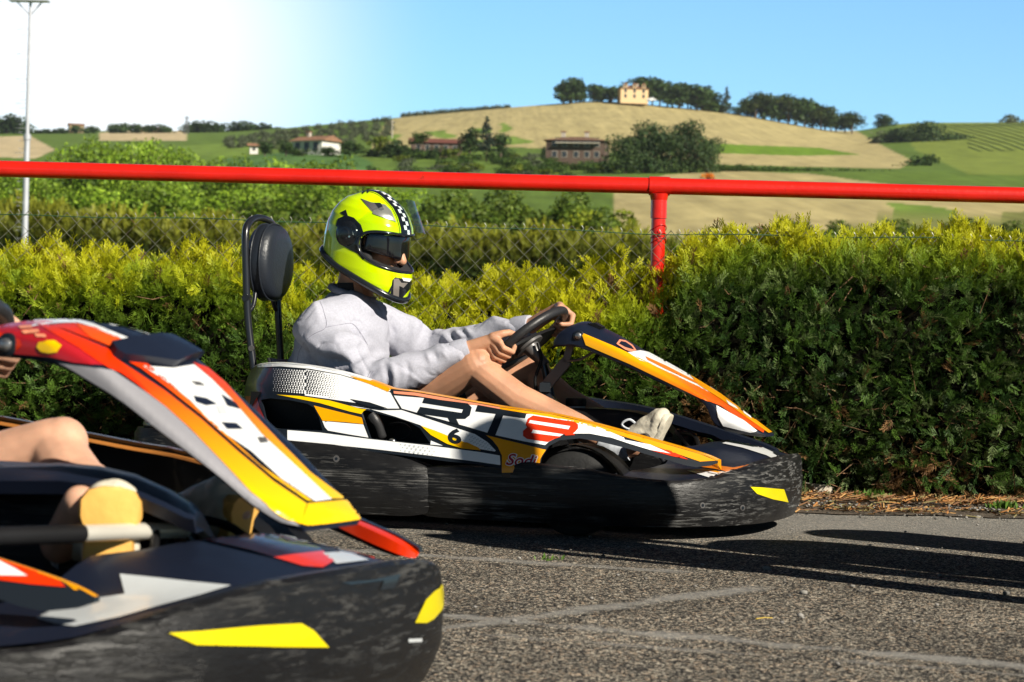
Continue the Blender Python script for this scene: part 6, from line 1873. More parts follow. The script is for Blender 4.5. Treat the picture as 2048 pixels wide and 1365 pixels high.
def livery_nose_back(mb, fr):
    D = lambda poly, m, off=0.0015, **kw: decal(mb, fr, poly, M[m], off * 1.6, **{**dict(step=4), **kw})
    D([(1444, 888), (1472, 879), (1508, 888), (1546, 906), (1577, 926), (1564, 928), (1532, 912), (1485, 897)], 'white')
    D([(1474, 879), (1494, 882), (1525, 897), (1512, 890)], 'amber', 0.0025)
    D([(1548, 906), (1579, 925), (1575, 926), (1545, 908)], 'ink', 0.0025)
    D([(1392, 934), (1424, 931), (1517, 944), (1480, 951), (1433, 940)], 'orange')
    D([(1374, 943), (1414, 940), (1480, 953), (1432, 961)], 'white')
    D([(1376, 943), (1412, 940), (1466, 952), (1452, 954), (1410, 944)], 'amber', 0.0025)
    D([(1420, 946), (1460, 954), (1452, 955), (1416, 948)], 'white', 0.0032)

def livery_nose_front(mb, fr):
    D = lambda poly, m, off=0.0018, **kw: decal(mb, fr, poly, M[m], off, tol=0.15, **kw)
    D([(386, 1072), (405, 1060), (430, 1056), (530, 1066), (600, 1083), (640, 1098), (668, 1124), (645, 1137), (605, 1134), (500, 1102), (420, 1084)], 'red', step=9)
    D([(545, 1068), (590, 1077), (650, 1069), (692, 1062), (680, 1071), (622, 1086), (578, 1085)], 'grey_white', step=9)
    D([(700, 1056), (730, 1046), (770, 1066), (802, 1086), (770, 1094), (738, 1080)], 'red', step=9)
    D([(645, 1108), (692, 1105), (738, 1122), (672, 1130)], 'grey_white', step=9)
    D([(686, 1064), (708, 1064), (718, 1096), (692, 1098)], 'steel', step=9)
    D([(240, 1150), (290, 1155), (380, 1165), (462, 1173), (400, 1192), (320, 1213), (240, 1236), (150, 1255), (110, 1250), (72, 1239), (125, 1209), (250, 1190)], 'grey_white', step=10)

def livery_fairing_back(mb, fr):
    D = lambda poly, m, off=0.0015, **kw: decal(mb, fr, poly, M[m], off * 1.6, **{**dict(step=3.5), **kw})
    D([(1163, 666), (1227, 693), (1300, 728), (1330, 742), (1385, 769), (1410, 780), (1425, 786), (1470, 812), (1528, 862), (1526, 867), (1490, 846), (1440, 813), (1400, 797), (1322, 759), (1260, 729), (1172, 691)], 'fade_amber')
    D([(1255, 706), (1280, 702), (1300, 706), (1350, 732), (1400, 762), (1440, 788), (1480, 822), (1440, 797), (1380, 767), (1300, 729), (1280, 722)], 'white')
    D([(1290, 715), (1330, 733), (1390, 764), (1420, 781), (1390, 768), (1330, 740), (1295, 722)], 'orange', 0.0025)
    D([(1380, 752), (1440, 789), (1500, 833), (1543, 866), (1536, 868), (1490, 836), (1440, 800), (1395, 771)], 'amber', 0.0025)
    D([(1450, 802), (1470, 815), (1476, 822), (1456, 812)], 'white', 0.0032)
    D([(1484, 823), (1500, 835), (1502, 840), (1486, 829)], 'white', 0.0032)
    D([(1432, 812), (1487, 842), (1514, 863), (1500, 865), (1446, 852), (1436, 834)], 'white')
    D([(1232, 690), (1238, 681), (1250, 683), (1264, 692), (1272, 703), (1262, 706), (1250, 702)], 'salmon', 0.0025)
    D([(1237, 690), (1241, 685), (1250, 687), (1262, 695), (1267, 702), (1250, 697)], 'navy', 0.0032)

def livery_fairing_front(mb, fr):
    D = lambda poly, m, off=0.0018, **kw: decal(mb, fr, poly, M[m], off, tol=0.10, **{**dict(step=7), **kw})
    # grey lower skirt
    D([(110, 726), (180, 735), (225, 742), (330, 812), (400, 880), (500, 980), (598, 1052), (560, 1044), (500, 1008), (420, 941), (320, 865), (240, 803), (180, 765), (120, 731)], 'skirt', 0.0014)
    # cheek
    D([(-20, 660), (20, 640), (60, 645), (100, 656), (160, 676), (215, 702), (236, 738), (205, 732), (150, 726), (100, 714), (0, 706), (-20, 705)], 'crimson')
    D([(70, 648), (110, 656), (215, 700), (236, 726), (300, 790), (240, 748), (215, 738), (160, 700), (110, 672)], 'red', 0.0026)
    D([(0, 668), (20, 672), (42, 680), (46, 692), (30, 705), (0, 705)], 'red', 0.0026)
    D([(80, 685), (95, 684), (110, 684), (124, 694), (116, 706), (100, 707), (85, 704), (76, 695)], 'yellow', 0.0034)
    for poly in ([(36, 656), (62, 654), (66, 660), (42, 662)], [(44, 665), (76, 662), (80, 668), (50, 671)], [(70, 670), (92, 672), (94, 678), (74, 677)]): D(poly, 'salmon', 0.0034)
    # crown
    D([(36, 636), (60, 628), (100, 632), (180, 655), (262, 688), (222, 696), (130, 661), (60, 641)], 'red')
    D([(150, 650), (190, 658), (262, 688), (222, 696), (180, 678)], 'deep_orange', 0.0026)
    D([(60, 627), (100, 626), (185, 650), (276, 687), (262, 689), (180, 656), (100, 632)], 'white', 0.0026)
    D([(100, 624), (130, 621), (200, 628), (270, 650), (335, 688), (276, 688), (185, 650), (120, 629)], 'navy', 0.0022)
    D([(190, 624), (250, 634), (310, 655), (382, 694), (340, 690), (290, 661), (240, 640)], 'grey_white', 0.0022)
    # near stripe
    D([(208, 700), (226, 716), (242, 727), (262, 740), (330, 785), (400, 840), (470, 902), (545, 965), (612, 1010), (600, 1050), (560, 1032), (500, 985), (440, 922), (380, 860), (330, 815), (290, 785), (240, 745), (214, 722)], 'fade_red', 0.0024)
    D([(256, 727), (290, 728), (330, 760), (400, 825), (440, 862), (520, 935), (624, 1006), (612, 1004), (545, 958), (470, 894), (400, 832), (330, 777), (280, 740)], 'fade_red', 0.0030)
    # white middle
    D([(284, 735), (345, 739), (386, 732), (420, 760), (460, 800), (520, 870), (590, 935), (662, 1002), (628, 1006), (560, 960), (500, 905), (430, 858), (380, 805), (330, 765)], 'white', 0.0030)
    # checks and mark
    D([(384, 795), (410, 800), (432, 812), (410, 815), (390, 808)], 'navy', 0.0038)
    D([(440, 792), (470, 810), (478, 822), (452, 815)], 'navy', 0.0038)
    D([(428, 815), (446, 812), (452, 832), (436, 832)], 'grey_white', 0.0038)
    D([(440, 848), (470, 850), (484, 862), (452, 862)], 'navy', 0.0038)
    D([(380, 766), (398, 768), (408, 775), (390, 774)], 'greymetal', 0.0038)
    D([(512, 878), (528, 878), (534, 888), (518, 890)], 'greymetal', 0.0038)
    # far stripe
    D([(384, 727), (415, 738), (450, 768), (500, 825), (560, 888), (620, 948), (690, 1000), (660, 1000), (590, 935), (520, 868), (460, 800), (420, 760)], 'fade_red', 0.0026)
    # yellow end
    D([(600, 1050), (614, 1010), (690, 1003), (736, 1042), (690, 1050), (620, 1056)], 'yellow', 0.0030, step=3)
# ================================================================ PEOPLE
def hand(B, R, T, E, N, wrist, sc=1.0, thumb=1):
    """a hand closed round a rim: R point on the rim, T along the stack of fingers, E away from the wheel centre, N towards the driver"""
    R, T, E, N = Vector(R), Vector(T).normalized(), Vector(E).normalized(), Vector(N).normalized()
    Lf = [0.95, 1.05, 1.0, 0.82]; rf = [0.0088, 0.0092, 0.0087, 0.0077]
    kn = []
    for i in range(4):
        o = T * (0.033 - 0.0222 * i)
        def q(phi, r): return R + o + (E * cos(phi) - N * sin(phi)) * r
        k0 = R + o * 0.95 + E * 0.034 + N * (0.018 - 0.004 * abs(i - 1))
        k1 = q(radians(12), 0.040 + 0.002 * Lf[i]); k2 = q(radians(62 + 10 * Lf[i]), 0.034); k3 = q(radians(128 + 12 * Lf[i]), 0.027); k4 = q(radians(165 + 14 * Lf[i]), 0.025)
        B.chain([k0, k1, k2, k3, k4], [rf[i] * 1.15, rf[i] * 1.12, rf[i], rf[i] * 0.92, rf[i] * 0.80])
        B.ell(k1 + (E * 0.5) * 0.002, [T * 0.0094, E * 0.0092, N * 0.0105], 12, 8)
        kn.append(k0)
    wv = Vector(wrist)
    palm = R + E * 0.030 + N * 0.044
    for i in range(4): B.cone(kn[i], palm + T * (0.018 - 0.013 * i) , 0.0125, 0.0165, 12)
    B.cone(palm + T * 0.014, palm - T * 0.022, 0.017, 0.016)
    B.cone(palm, wv, 0.022, 0.0265); B.cone(palm + T * 0.012, wv, 0.016, 0.024); B.cone(palm - T * 0.018, wv, 0.016, 0.024)
    t0 = palm + T * 0.022; t1 = R + T * 0.046 * thumb + E * 0.012 + N * 0.034; t2 = R + T * 0.056 * thumb - E * 0.008 + N * 0.026; t3 = R + T * 0.060 * thumb - E * 0.024 + N * 0.014
    B.chain([t0, t1, t2, t3], [0.016, 0.0130, 0.0115, 0.0090])

def driver(fr, info, label, back=True):
    root = empty('person', tuple(fr.o), fr.yaw, label, 'person')
    J = {}
    for nm, v in dict(pelvis=(702, 862, 0), belly=(676, 800, 0), chest=(684, 705, 0), upper=(694, 650, 0), neck=(706, 598, 0),
                      sh_n=(632, 653, -.180), el_n=(752, 757, -.275), wr_n=(938, 698, -.19), sh_f=(766, 648, .180), el_f=(868, 690, .29), wr_f=(1062, 652, .185),
                      hip_n=(728, 866, -.10), kn_n=(946, 733, -.185), an_n=(1238, 900, -.13), hip_f=(765, 862, .10), kn_f=(1062, 742, .185), an_f=(1282, 892, .13)).items():
        J[nm] = KB.kp(*v)
    if not back:
        J['kn_f'] = KF.kp(108, 900, .34); J['an_f'] = KF.kp(300, 1062, .20); J['hip_f'] = J['kn_f'] + Vector((-.40, -.05, -.16)); J['hip_n'] = J['hip_f'] + Vector((0, -.2, 0))
        J['kn_n'] = KF.kp(-260, 1000, .05); J['an_n'] = KF.kp(120, 1085, .03)
        J['wr_f'] = KF.kp(-70, 770, .21); J['el_f'] = KF.kp(-330, 800, .27)
    Cw, la, ua, nrm, R = (info[q] for q in ('Cw', 'la', 'ua', 'nrm', 'R'))
    hc = KB.kp(738, 474, 0.0)
    B = Body()
    # trunk, neck
    B.ell(J['pelvis'], [(0.14, 0, 0), (0, 0.17, 0), (0, 0, 0.11)])
    B.loft([(J['pelvis'], (0, .16, 0), (.12, 0, 0)), (J['belly'], (0, .15, 0), (.10, 0, 0)), (J['chest'], (0, .15, 0), (.095, 0, 0)), (J['upper'], (0, .145, 0), (.085, 0, 0)), (J['neck'], (0, .07, 0), (.06, 0, 0))])
    neck_top = hc + Vector((-0.035, 0, -0.10))
    B.cone(J['neck'] + Vector((0, 0, -0.03)), neck_top, 0.066, 0.060)
    # head: forehead, jaw, nose, cheeks, mouth, eye sockets
    yaw_h, pit = radians(-14), radians(13)
    fx = Vector((cos(yaw_h) * cos(pit), sin(yaw_h) * cos(pit), -sin(pit))); fy = Vector((-sin(yaw_h), cos(yaw_h), 0)); fz = fx.cross(fy)
    h = lambda x, y, z: hc + fx * x + fy * y + fz * z
    h0 = h; h = lambda x, y, z: h0(x + 0.034, y, z)
    B.ell(h(-0.005, 0, 0.02), [fx * .096, fy * .076, fz * .098]); B.cone(h(0.035, 0, -0.055), h(0.055, 0, -0.105), 0.060, 0.036)
    B.cone(h(0.088, 0, 0.005), h(0.118, 0, -0.048), 0.010, 0.0155); B.ell(h(0.105, .014, -.052), [fx * .012, fy * .009, fz * .008], 10, 8); B.ell(h(0.105, -.014, -.052), [fx * .012, fy * .009, fz * .008], 10, 8)
    for s in (-1, 1):
        B.ell(h(0.068, s * .040, -0.028), [fx * .028, fy * .026, fz * .026], 14, 10)
        B.ell(h(0.082, s * .032, 0.012), [fx * .012, fy * .014, fz * .010], 12, 8)
        B.ell(h(0.0, s * .078, -0.005), [fx * .02, fy * .008, fz * .03], 12, 8)
    B.cone(h(0.092, -.018, -.080), h(0.092, .018, -.080), 0.010, 0.010, 10)
    face = h; h = h0
    # arms, hands
    for n, s in (('n', -1), ('f', 1)):
        B.chain([J['sh_' + n], J['el_' + n], J['wr_' + n]], [0.042, 0.038, 0.0275])
        c = la * s * cos(radians(0 if s < 0 else 0)) 
        ang = radians(8) if s < 0 else radians(14 if back else -5)
        rim_dir = (la * s * cos(ang) + ua * sin(ang))
        P0 = Cw + rim_dir * R
        T = (ua * cos(ang) - la * s * sin(ang))
        hand(B, P0, T, rim_dir, nrm, J['wr_' + n])
    # legs
    for n, s in (('n', -1), ('f', 1)):
        hp_, kn, an = J['hip_' + n], J['kn_' + n], J['an_' + n]
        B.chain([hp_, hp_.lerp(kn, .5) + Vector((0, 0, .008)), kn], [0.086, 0.073, 0.056])
        B.ell(kn + Vector((0.018, 0, .012)), [(.045, 0, 0), (0, .044, 0), (0, 0, .046)], 16, 12)
        cf = kn.lerp(an, .34) + Vector((-.018, 0, -.018))
        B.chain([kn, cf, kn.lerp(an, .72), an], [0.051, 0.055, 0.041, 0.034])
        toe = KB.kp(1335, 822, s * .13); heel = KB.kp(1300, 890, s * .13)
        if not back and s > 0: toe = KF.kp(478, 985, .16); heel = KF.kp(455, 1075, .16)
        B.chain([an, heel.lerp(an, .5)], [0.034, 0.03]); B.cone(heel.lerp(an, .5), toe.lerp(heel, .4), 0.03, 0.026)
    body = B.melt('body', M['skin'] if back else M['skin_pale'], 0.0032 if back else 0.005, 2 if back else 3, root)
    # eyes and lips on the face
    e = MB()
    for s in (-1, 1): e.ellipsoid(face(0.0905, s * .032, 0.013), [fx * .006, fy * .012, fz * .007], M['white'], 12, 8); e.ellipsoid(face(0.0955, s * .032, 0.013), [fx * .003, fy * .005, fz * .005], M['ink'], 10, 6)
    e.build('eyes', body, 60)
    # shoes
    for s in (-1, 1):
        if not back and s < 0:
            toe = KF.kp(224, 975, -.13); heel = KF.kp(216, 1140, -.13)
        else:
            toe = KB.kp(1333, 826, s * .13); heel = KB.kp(1302, 892, s * .13)
        if not back and s > 0: toe = KF.kp(478, 985, .16); heel = KF.kp(455, 1075, .16)
        an = J['an_n' if s < 0 else 'an_f']
        ax = (toe - heel).normalized(); out = Vector((0, 1, 0)).cross(ax); out = out if out.x > 0 else -out    # out: sole side, forward
        if not back and s < 0: out = Vector((.50, -.86, .05)); out = (out - ax * out.dot(ax)).normalized()
        sd = out.cross(ax).normalized(); sd = sd if sd.y > 0 else -sd
        S = Body()
        S.cone(heel + ax * .012 - out * .022, heel + ax * .06 - out * .022, .036, .038); S.cone(heel + ax * .06 - out * .022, toe - ax * .03 - out * .012, .038, .036)
        S.ell(toe - ax * .035 - out * .008, [ax * .048, sd * .045, out * .030]); S.cone(heel + ax * .05 - out * .035, an, .036, .036)
        for yy in (-.02, .02): S.cone(heel + ax * .02 + sd * yy - out * .010, toe - ax * .03 + sd * yy - out * .006, .022, .025)
        sh = S.melt('shoe', M['shoe'], 0.004, 4, root, disp=lambda p, q: 0.003 * noise.noise(p * 38) + 0.0025 * (abs(noise.noise(Vector((p.x * 22, p.y * 22, p.z * 55)))) - .3))
        sm_ = MB(); L = (toe - heel).length; rows = []
        for t, w in ((-0.02, .010), (0.0, .030), (0.06, .036), (0.2, .038), (0.45, .036), (0.65, .046), (0.85, .046), (0.97, .034), (1.02, .012)):
            c = heel + ax * L * t; rows.append([c + sd * (w * y) + out * o_ for y, o_ in ((-1, .008), (-.9, .020), (0, .024), (.9, .020), (1, .008), (.8, -.004), (-.8, -.004))])
        sm_.grid(rows, M['sole'] if not back else M['shoe'], True, True); fix_normals(sm_); sm_.build('sole', sh, 50)
        lc = MB()
        for t in (0.35, 0.47, 0.59):
            c = heel + ax * L * t - out * (.058 - .03 * (t - .35)); lc.tube([c + Vector((0, -.03, 0)) + out * .012, c + Vector((0, -.01, 0)), c + Vector((0, .012, 0)), c + Vector((0, .03, 0)) + out * .012], .0032, M['lace'], 6)
        c0 = heel + ax * L * .3 - out * .06
        lc.tube(smooth([c0, c0 + Vector((-.025, -.02, .025)), c0 + Vector((-.05, -.025, .01)), c0 + Vector((-.03, -.02, -.005)), c0], 5, False), .004, M['lace'], 6)
        lc.build('laces', sh, 60)
        sk = MB(); sk.tube([an + (J['kn_n' if s < 0 else 'kn_f'] - an) * .12, an, an.lerp(heel, .3)], [.041, .041, .038], M['lace'], 18); sk.build('sock', sh, 60)
    # shorts
    S = Body()
    for n in ('n', 'f'):
        a, b = J['hip_' + n], J['kn_' + n]; S.chain([a, a.lerp(b, .48)], [0.105, 0.094])
    S.ell(J['pelvis'], [(0.155, 0, 0), (0, 0.185, 0), (0, 0, 0.12)])
    S.melt('shorts', M['shorts'], 0.008, 4, root, disp=lambda p, q: 0.004 * noise.noise(p * 18))
    # sweatshirt
    S = Body()
    S.loft([(KB.kp(704, 850, 0), (0, .175, 0), (.14, 0, 0)), (KB.kp(702, 815, 0), (0, .205, 0), (.165, 0, .02)), (KB.kp(668, 770, 0), (0, .21, 0), (.178, 0, .02)), (KB.kp(672, 715, 0), (0, .20, 0), (.168, 0, .02)), (KB.kp(689, 662, 0), (0, .195, 0), (.148, 0, .01)), (KB.kp(706, 622, 0), (0, .155, 0), (.105, 0, -.01)), (KB.kp(706, 599, 0), (0, .092, 0), (.084, 0, -.02)), (KB.kp(706, 592, 0), (0, .07, 0), (.068, 0, -.02))])
    for n, s in (('n', -1), ('f', 1)):
        a, b, c = J['sh_' + n], J['el_' + n], J['wr_' + n]
        S.cone(KB.kp(706, 628, s * .06), a, 0.076, 0.073)
        S.chain([a, a.lerp(b, .55) + Vector((-.012, s * .005, -.012)), b + Vector((-.018, 0, -.022))], [0.073, 0.077, 0.068])
        w = c.lerp(b, .12)
        S.chain([b + Vector((-.018, 0, -.022)), b.lerp(c, .3) + Vector((0, 0, -.012)), b.lerp(c, .66), w], [0.068, 0.064, 0.053, 0.039])
        # bunched cloth
        d = (c - b).normalized(); side = Vector((0, 0, 1)).cross(d).normalized(); up = d.cross(side)
        rr = random.Random(3 + s)
        for t, r0 in ((.74, .044), (.80, .0425), (.86, .0415)):
            q = b.lerp(c, t); a0 = rr.uniform(-.6, .4)
            ring = [q + d * (.016 * sin(x * 1.3 + a0)) + (side * cos(x) + up * sin(x)) * r0 for x in np.linspace(-2.6, 2.6, 12)]
            for i in range(11): S.cone(ring[i], ring[i + 1], .0030 + .003 * sin(pi * i / 11), .0030 + .003 * sin(pi * (i + 1) / 11), 8)
        d = (b - a).normalized(); side = Vector((0, 0, 1)).cross(d).normalized(); up = d.cross(side)
        for t, r0, a0 in ():
            q = a.lerp(b, t)
            ring = [q + d * (.03 * sin(x + a0)) + (side * cos(x) + up * sin(x)) * r0 for x in np.linspace(-2.2 + a0, 1.6 + a0, 12)]
            for i in range(11): S.cone(ring[i], ring[i + 1], .003 + .004 * sin(pi * i / 11), .003 + .004 * sin(pi * (i + 1) / 11), 8)
    def fold(p, q):
        a = noise.noise(Vector((p.x * 7 + p.z * 9, p.y * 8, p.z * 4 - p.x * 5)))
        b_ = noise.noise(Vector((p.x * 17 - p.z * 12, p.y * 15, p.z * 13 + p.x * 6 + 4)))
        c_ = noise.noise(Vector((p.x * 4.5 + p.z * 6 + 3, p.y * 5 + p.z * 3, p.z * 3 - p.x * 3)))
        e_ = noise.noise(Vector((p.x * 8 + p.z * 11 + 3 * a, p.y * 9 + 2 * c_, p.z * 4 - p.x * 6)))
        return 0.010 * (0.45 - abs(a) * 2.0) * 0.8 + 0.012 * (0.4 - abs(c_) * 2.2) + 0.0022 * b_ - 0.0034 * math.exp(-(e_ / 0.11) ** 2) * max(0.0, min(1.0, 0.6 + 2.5 * a))
    shirt = S.melt('sweatshirt', M['fleece'], 0.0055 if back else 0.009, 14, root, disp=fold)
    if back:
        n_ = len(shirt.data.vertices); co = np.empty(n_ * 3, dtype=np.float32); shirt.data.vertices.foreach_get('co', co); co = co.reshape(-1, 3)
        no = np.empty(n_ * 3, dtype=np.float32); shirt.data.vertices.foreach_get('normal', no); no = no.reshape(-1, 3)
        Rm = np.array(fr.R); wv_ = co @ Rm.T + np.array(fr.o) - np.array(CAM); dep = wv_[:, 1]
        qx = 1024 + F_PX * (wv_ @ np.array(R_)) / dep; qy = 682.5 - F_PX * (wv_ @ np.array(U_)) / dep
        facing = np.clip(-(no @ Rm.T)[:, 1] * 2.0 + 0.3, 0, 1)
        add = np.zeros(n_)
        for amp, wd, ln in ((.008, 7, [(624, 592), (633, 618), (641, 640)]), (.009, 8, [(641, 640), (690, 650), (720, 680), (738, 704)]), (-.009, 7, [(672, 640), (700, 662), (726, 690)]),
                            (.010, 10, [(600, 672), (640, 700), (690, 706), (738, 690)]), (-.010, 9, [(612, 692), (650, 722), (700, 728), (745, 712)]), (.009, 9, [(708, 762), (706, 735), (738, 716), (792, 708)]),
                            (-.008, 6, [(768, 722), (776, 755), (772, 792)]), (.007, 6, [(782, 722), (790, 752), (788, 785)]), (-.006, 6, [(812, 722), (818, 745), (812, 770)]), (.006, 5, [(852, 705), (862, 728)]), (-.005, 5, [(866, 702), (876, 722)]), (.005, 5, [(884, 700), (893, 716)]),
                            (-.010, 10, [(846, 622), (852, 655), (836, 692)]), (.009, 10, [(815, 618), (832, 650), (820, 690)]), (-.007, 9, [(775, 625), (790, 665), (785, 700)]),
                            (.008, 6, [(884, 668), (905, 690)]), (-.008, 5, [(896, 663), (916, 684)]), (.007, 5, [(908, 660), (927, 678)]), (-.006, 4, [(918, 657), (936, 674)]), (.006, 4, [(928, 655), (944, 670)]),
                            (-.009, 7, [(756, 738), (738, 752), (724, 776), (722, 796)])):
            best = np.full(n_, 1e9); par = np.zeros(n_); Ls = len(ln) - 1
            for i in range(Ls):
                ax_, ay_ = ln[i]; bx_, by_ = ln[i + 1]; ddx, ddy = bx_ - ax_, by_ - ay_
                t = np.clip(((qx - ax_) * ddx + (qy - ay_) * ddy) / (ddx * ddx + ddy * ddy), 0, 1)
                d2 = (qx - ax_ - t * ddx) ** 2 + (qy - ay_ - t * ddy) ** 2
                m2 = d2 < best; best = np.where(m2, d2, best); par = np.where(m2, (i + t) / Ls, par)
            add += amp * np.exp(-best / (wd * wd)) * (0.25 + 0.75 * np.sin(np.pi * par)) * facing
        shirt.data.vertices.foreach_set('co', (co + no * add[:, None]).astype(np.float32).ravel()); shirt.data.update()
        sb = BVHTree.FromPolygons([v.co for v in shirt.data.vertices], [list(p.vertices) for p in shirt.data.polygons])
        m = MB()
        for ln in ([(640, 603), (648, 625), (652, 655), (622, 672), (600, 700), (594, 735), (594, 775)], [(652, 655), (680, 650), (705, 648), (722, 668), (735, 690)], [(742, 742), (735, 755), (730, 775), (728, 795)], [(747, 742), (740, 756), (735, 776), (733, 797)]):
            pts = []
            for q in smooth([Vector(w_) for w_ in ln], 5, False):
                hh, nn, _, _ = sb.ray_cast(KB.cam, KB.d(q.x, q.y).normalized(), 20)
                if hh: pts.append(hh + nn * .0002)
            if len(pts) > 2: m.tube(pts, 0.0013, M['collar'], 5)
        m.build('seam', shirt, 60)
    m = MB()
    c = KB.kp(706, 594, 0)
    ring = [c + Vector((0.069 * cos(a) - .003, 0.074 * sin(a), 0.010 - 0.022 * cos(a))) for a in np.linspace(0, 2 * pi, 36, False)]
    m.tube(ring, 0.013, M['collar'], 10, True)
    m.build('collar', shirt, 60)
    for n in ('n', 'f'):
        b, c = J['el_' + n], J['wr_' + n]; m = MB(); a = c.lerp(b, .17); e_ = c.lerp(b, .0)
        m.tube([a, a.lerp(e_, .2), a.lerp(e_, .85), e_, e_.lerp(a, .05)], [.039, .041, .0385, .0365, .031], M['fleece'], 22, False, False); m.build('cuff', shirt, 60)
    # ------------------------------------------------------------ helmet
    tz = [0.157, 0.153, 0.138, 0.118, 0.092, 0.06, 0.02, -0.02, -0.06, -0.10, -0.135, -0.165, -0.19]
    fxr = [0.0, 0.031, 0.060, 0.096, 0.122, 0.142, 0.157, 0.166, 0.174, 0.183, 0.188, 0.186, 0.180]
    bxr = [0.0, 0.034, 0.064, 0.100, 0.124, 0.142, 0.151, 0.151, 0.146, 0.138, 0.128, 0.118, 0.11]
    wyr = [0.0, 0.029, 0.056, 0.086, 0.106, 0.120, 0.128, 0.131, 0.130, 0.127, 0.121, 0.112, 0.10]
    tzr = tz[::-1]
    gi = lambda z, arr: float(np.interp(z, tzr, arr[::-1]))
    def shell(a, z, grow=0.0):
        q = gi(z, fxr) if cos(a) > 0 else gi(z, bxr)
        w = gi(z, wyr)
        ca, sa = cos(a), sin(a)
        e = 0.92
        x = (q + grow) * math.copysign(abs(ca) ** e, ca); y = (w + grow) * math.copysign(abs(sa) ** e, sa)
        return x, y
    zrim = lambda a: -0.118 - 0.052 * cos(a) - 0.004 * cos(2 * a)
    zport = lambda a: None
    def in_port(a, z):
        a = (a + pi) % (2 * pi) - pi
        zc = -0.022 + 0.010 * (a / 1.3) ** 2; return (abs(a) / 1.28) ** 3.0 + (abs(z - zc) / 0.060) ** 2.6 < 1
    hel = MB(); NA, NZ = 200, 120; vs = []; inp = []
    for i in range(NZ + 1):
        v = i / NZ
        for j in range(NA):
            a = 2 * pi * j / NA
            zr_ = zrim(a); th = v * 0.5 * pi
            z = 0.157
            if v < 0.55: z = 0.157 * cos(v / 0.55 * pi / 2)
            else: z = zr_ * ((v - 0.55) / 0.45)
            x, y = shell(a, z)
            vs.append(h(x, y, z + 0.0)); inp.append(in_port(a, z))
    fs, ms = [], []
    for i in range(NZ):
        for j in range(NA):
            q = (i * NA + j, i * NA + (j + 1) % NA, (i + 1) * NA + (j + 1) % NA, (i + 1) * NA + j)
            if all(inp[c_] for c_ in q): continue
            fs.append(q)
    hel.add(vs, fs, M['fluo'] if back else M['white']); hel.freeze()
    HD = lambda poly, m_, off=0.0012, **kw: decal(hel, KB, poly, M[m_], off, **{**dict(step=4, tol=0.012), **kw})
    def sag(al, y):
        """ray from the helmet's middle in the plane of symmetry"""
        o = h(0, y, 0); d = (fx * cos(al) + fz * sin(al)).normalized(); return o, d
    def sagpatch(a0, a1, y0, y1, m_, off, na=6, ny=3):
        pts, tr = [], []
        for i in range(na + 1):
            for j in range(ny + 1):
                pts.append(Vector((a0 + (a1 - a0) * i / na, y0 + (y1 - y0) * j / ny)))
        for i in range(na):
            for j in range(ny): tr.append((i * (ny + 1) + j, i * (ny + 1) + j + 1, (i + 1) * (ny + 1) + j + 1, (i + 1) * (ny + 1) + j))
        hel.press(pts, tr, lambda p: sag(p[0], p[1]), M[m_], off, outward=True)
    sagpatch(radians(15), radians(160), -0.030, 0.030, 'shellblack', 0.0012, 60, 8)
    sagpatch(radians(15), radians(150), -0.0365, -0.0345, 'shellblack', 0.0012, 60, 1); sagpatch(radians(15), radians(150), 0.0345, 0.0365, 'shellblack', 0.0012, 60, 1)
    c_w = 0.0145
    for i in range(16):
        a0 = radians(15.5 + i * 5.6); a1 = a0 + radians(5.6)
        y0 = -c_w if i % 2 else 0.0
        sagpatch(a0, a1, y0 , y0 + c_w, 'white', 0.0022, 3, 2)
    # side plate round the visor pivot, spoiler, vents, graphics
    HD([(689, 432), (676, 438), (672, 452), (676, 456), (678, 470), (686, 492), (700, 500), (716, 508), (726, 520), (740, 512), (722, 494), (740, 486), (728, 468), (722, 450), (708, 436), (696, 432), (692, 420), (680, 426)], 'shellblack')
    HD([(721, 398), (742, 406), (770, 410), (782, 422), (790, 440), (792, 446), (776, 434), (756, 432), (742, 422)], 'silver', 0.0016)
    HD([(721, 398), (742, 406), (762, 408), (768, 420), (750, 428), (742, 420)], 'greymetal', 0.0022)
    HD([(749, 407), (760, 407), (765, 414), (757, 418)], 'ink', 0.0028)
    HD([(745, 428), (752, 431), (790, 444), (786, 437), (770, 426), (755, 420), (747, 422)], 'silver', 0.0028)
    HD([(672, 400), (668, 388), (676, 378), (690, 374), (697, 382), (684, 388)], 'shellblack', 0.002)
    for poly in ([(714, 385), (728, 380), (729, 382), (715, 387)], [(728, 380), (724, 387), (726, 388), (730, 381)], [(724, 387), (736, 377), (737, 379), (726, 389)], [(736, 377), (734, 387), (737, 387), (738, 378)]): HD(poly, 'ink', 0.0022, step=3)
    # chin vent
    HD([(781, 588), (785, 560), (790, 555), (818, 560), (828, 562), (820, 578), (806, 594), (792, 594)], 'shellblack', 0.0016)
    HD([(786, 592), (787, 558), (796, 557), (802, 566), (815, 566), (806, 576), (798, 572), (797, 594)], 'silver', 0.0022)
    HD([(803, 556), (822, 558), (818, 564), (806, 562)], 'white', 0.0028)
    HD([(776, 585), (783, 571), (785, 572), (779, 587)], 'ink', 0.0022)
    helo = hel.build('helmet', root, 60)
    # rim strip and port gasket
    m = MB(); rim = [h(*shell(a, zrim(a), 0.001), zrim(a)) for a in np.linspace(0, 2 * pi, 120, False)]
    m.tube(rim, 0.0115, M['shellblack'], 10, True); m.build('rim_trim', helo, 60)
    m = MB(); loop = []
    for t in np.linspace(0, 2 * pi, 120, False):
        a = 1.28 * math.copysign(abs(cos(t)) ** (2 / 3.0), cos(t)); z = -0.022 + 0.010 * (a / 1.3) ** 2 + 0.060 * math.copysign(abs(sin(t)) ** (2 / 2.6), sin(t))
        x, y = shell(a, z); loop.append(h(x - .002, y, z))
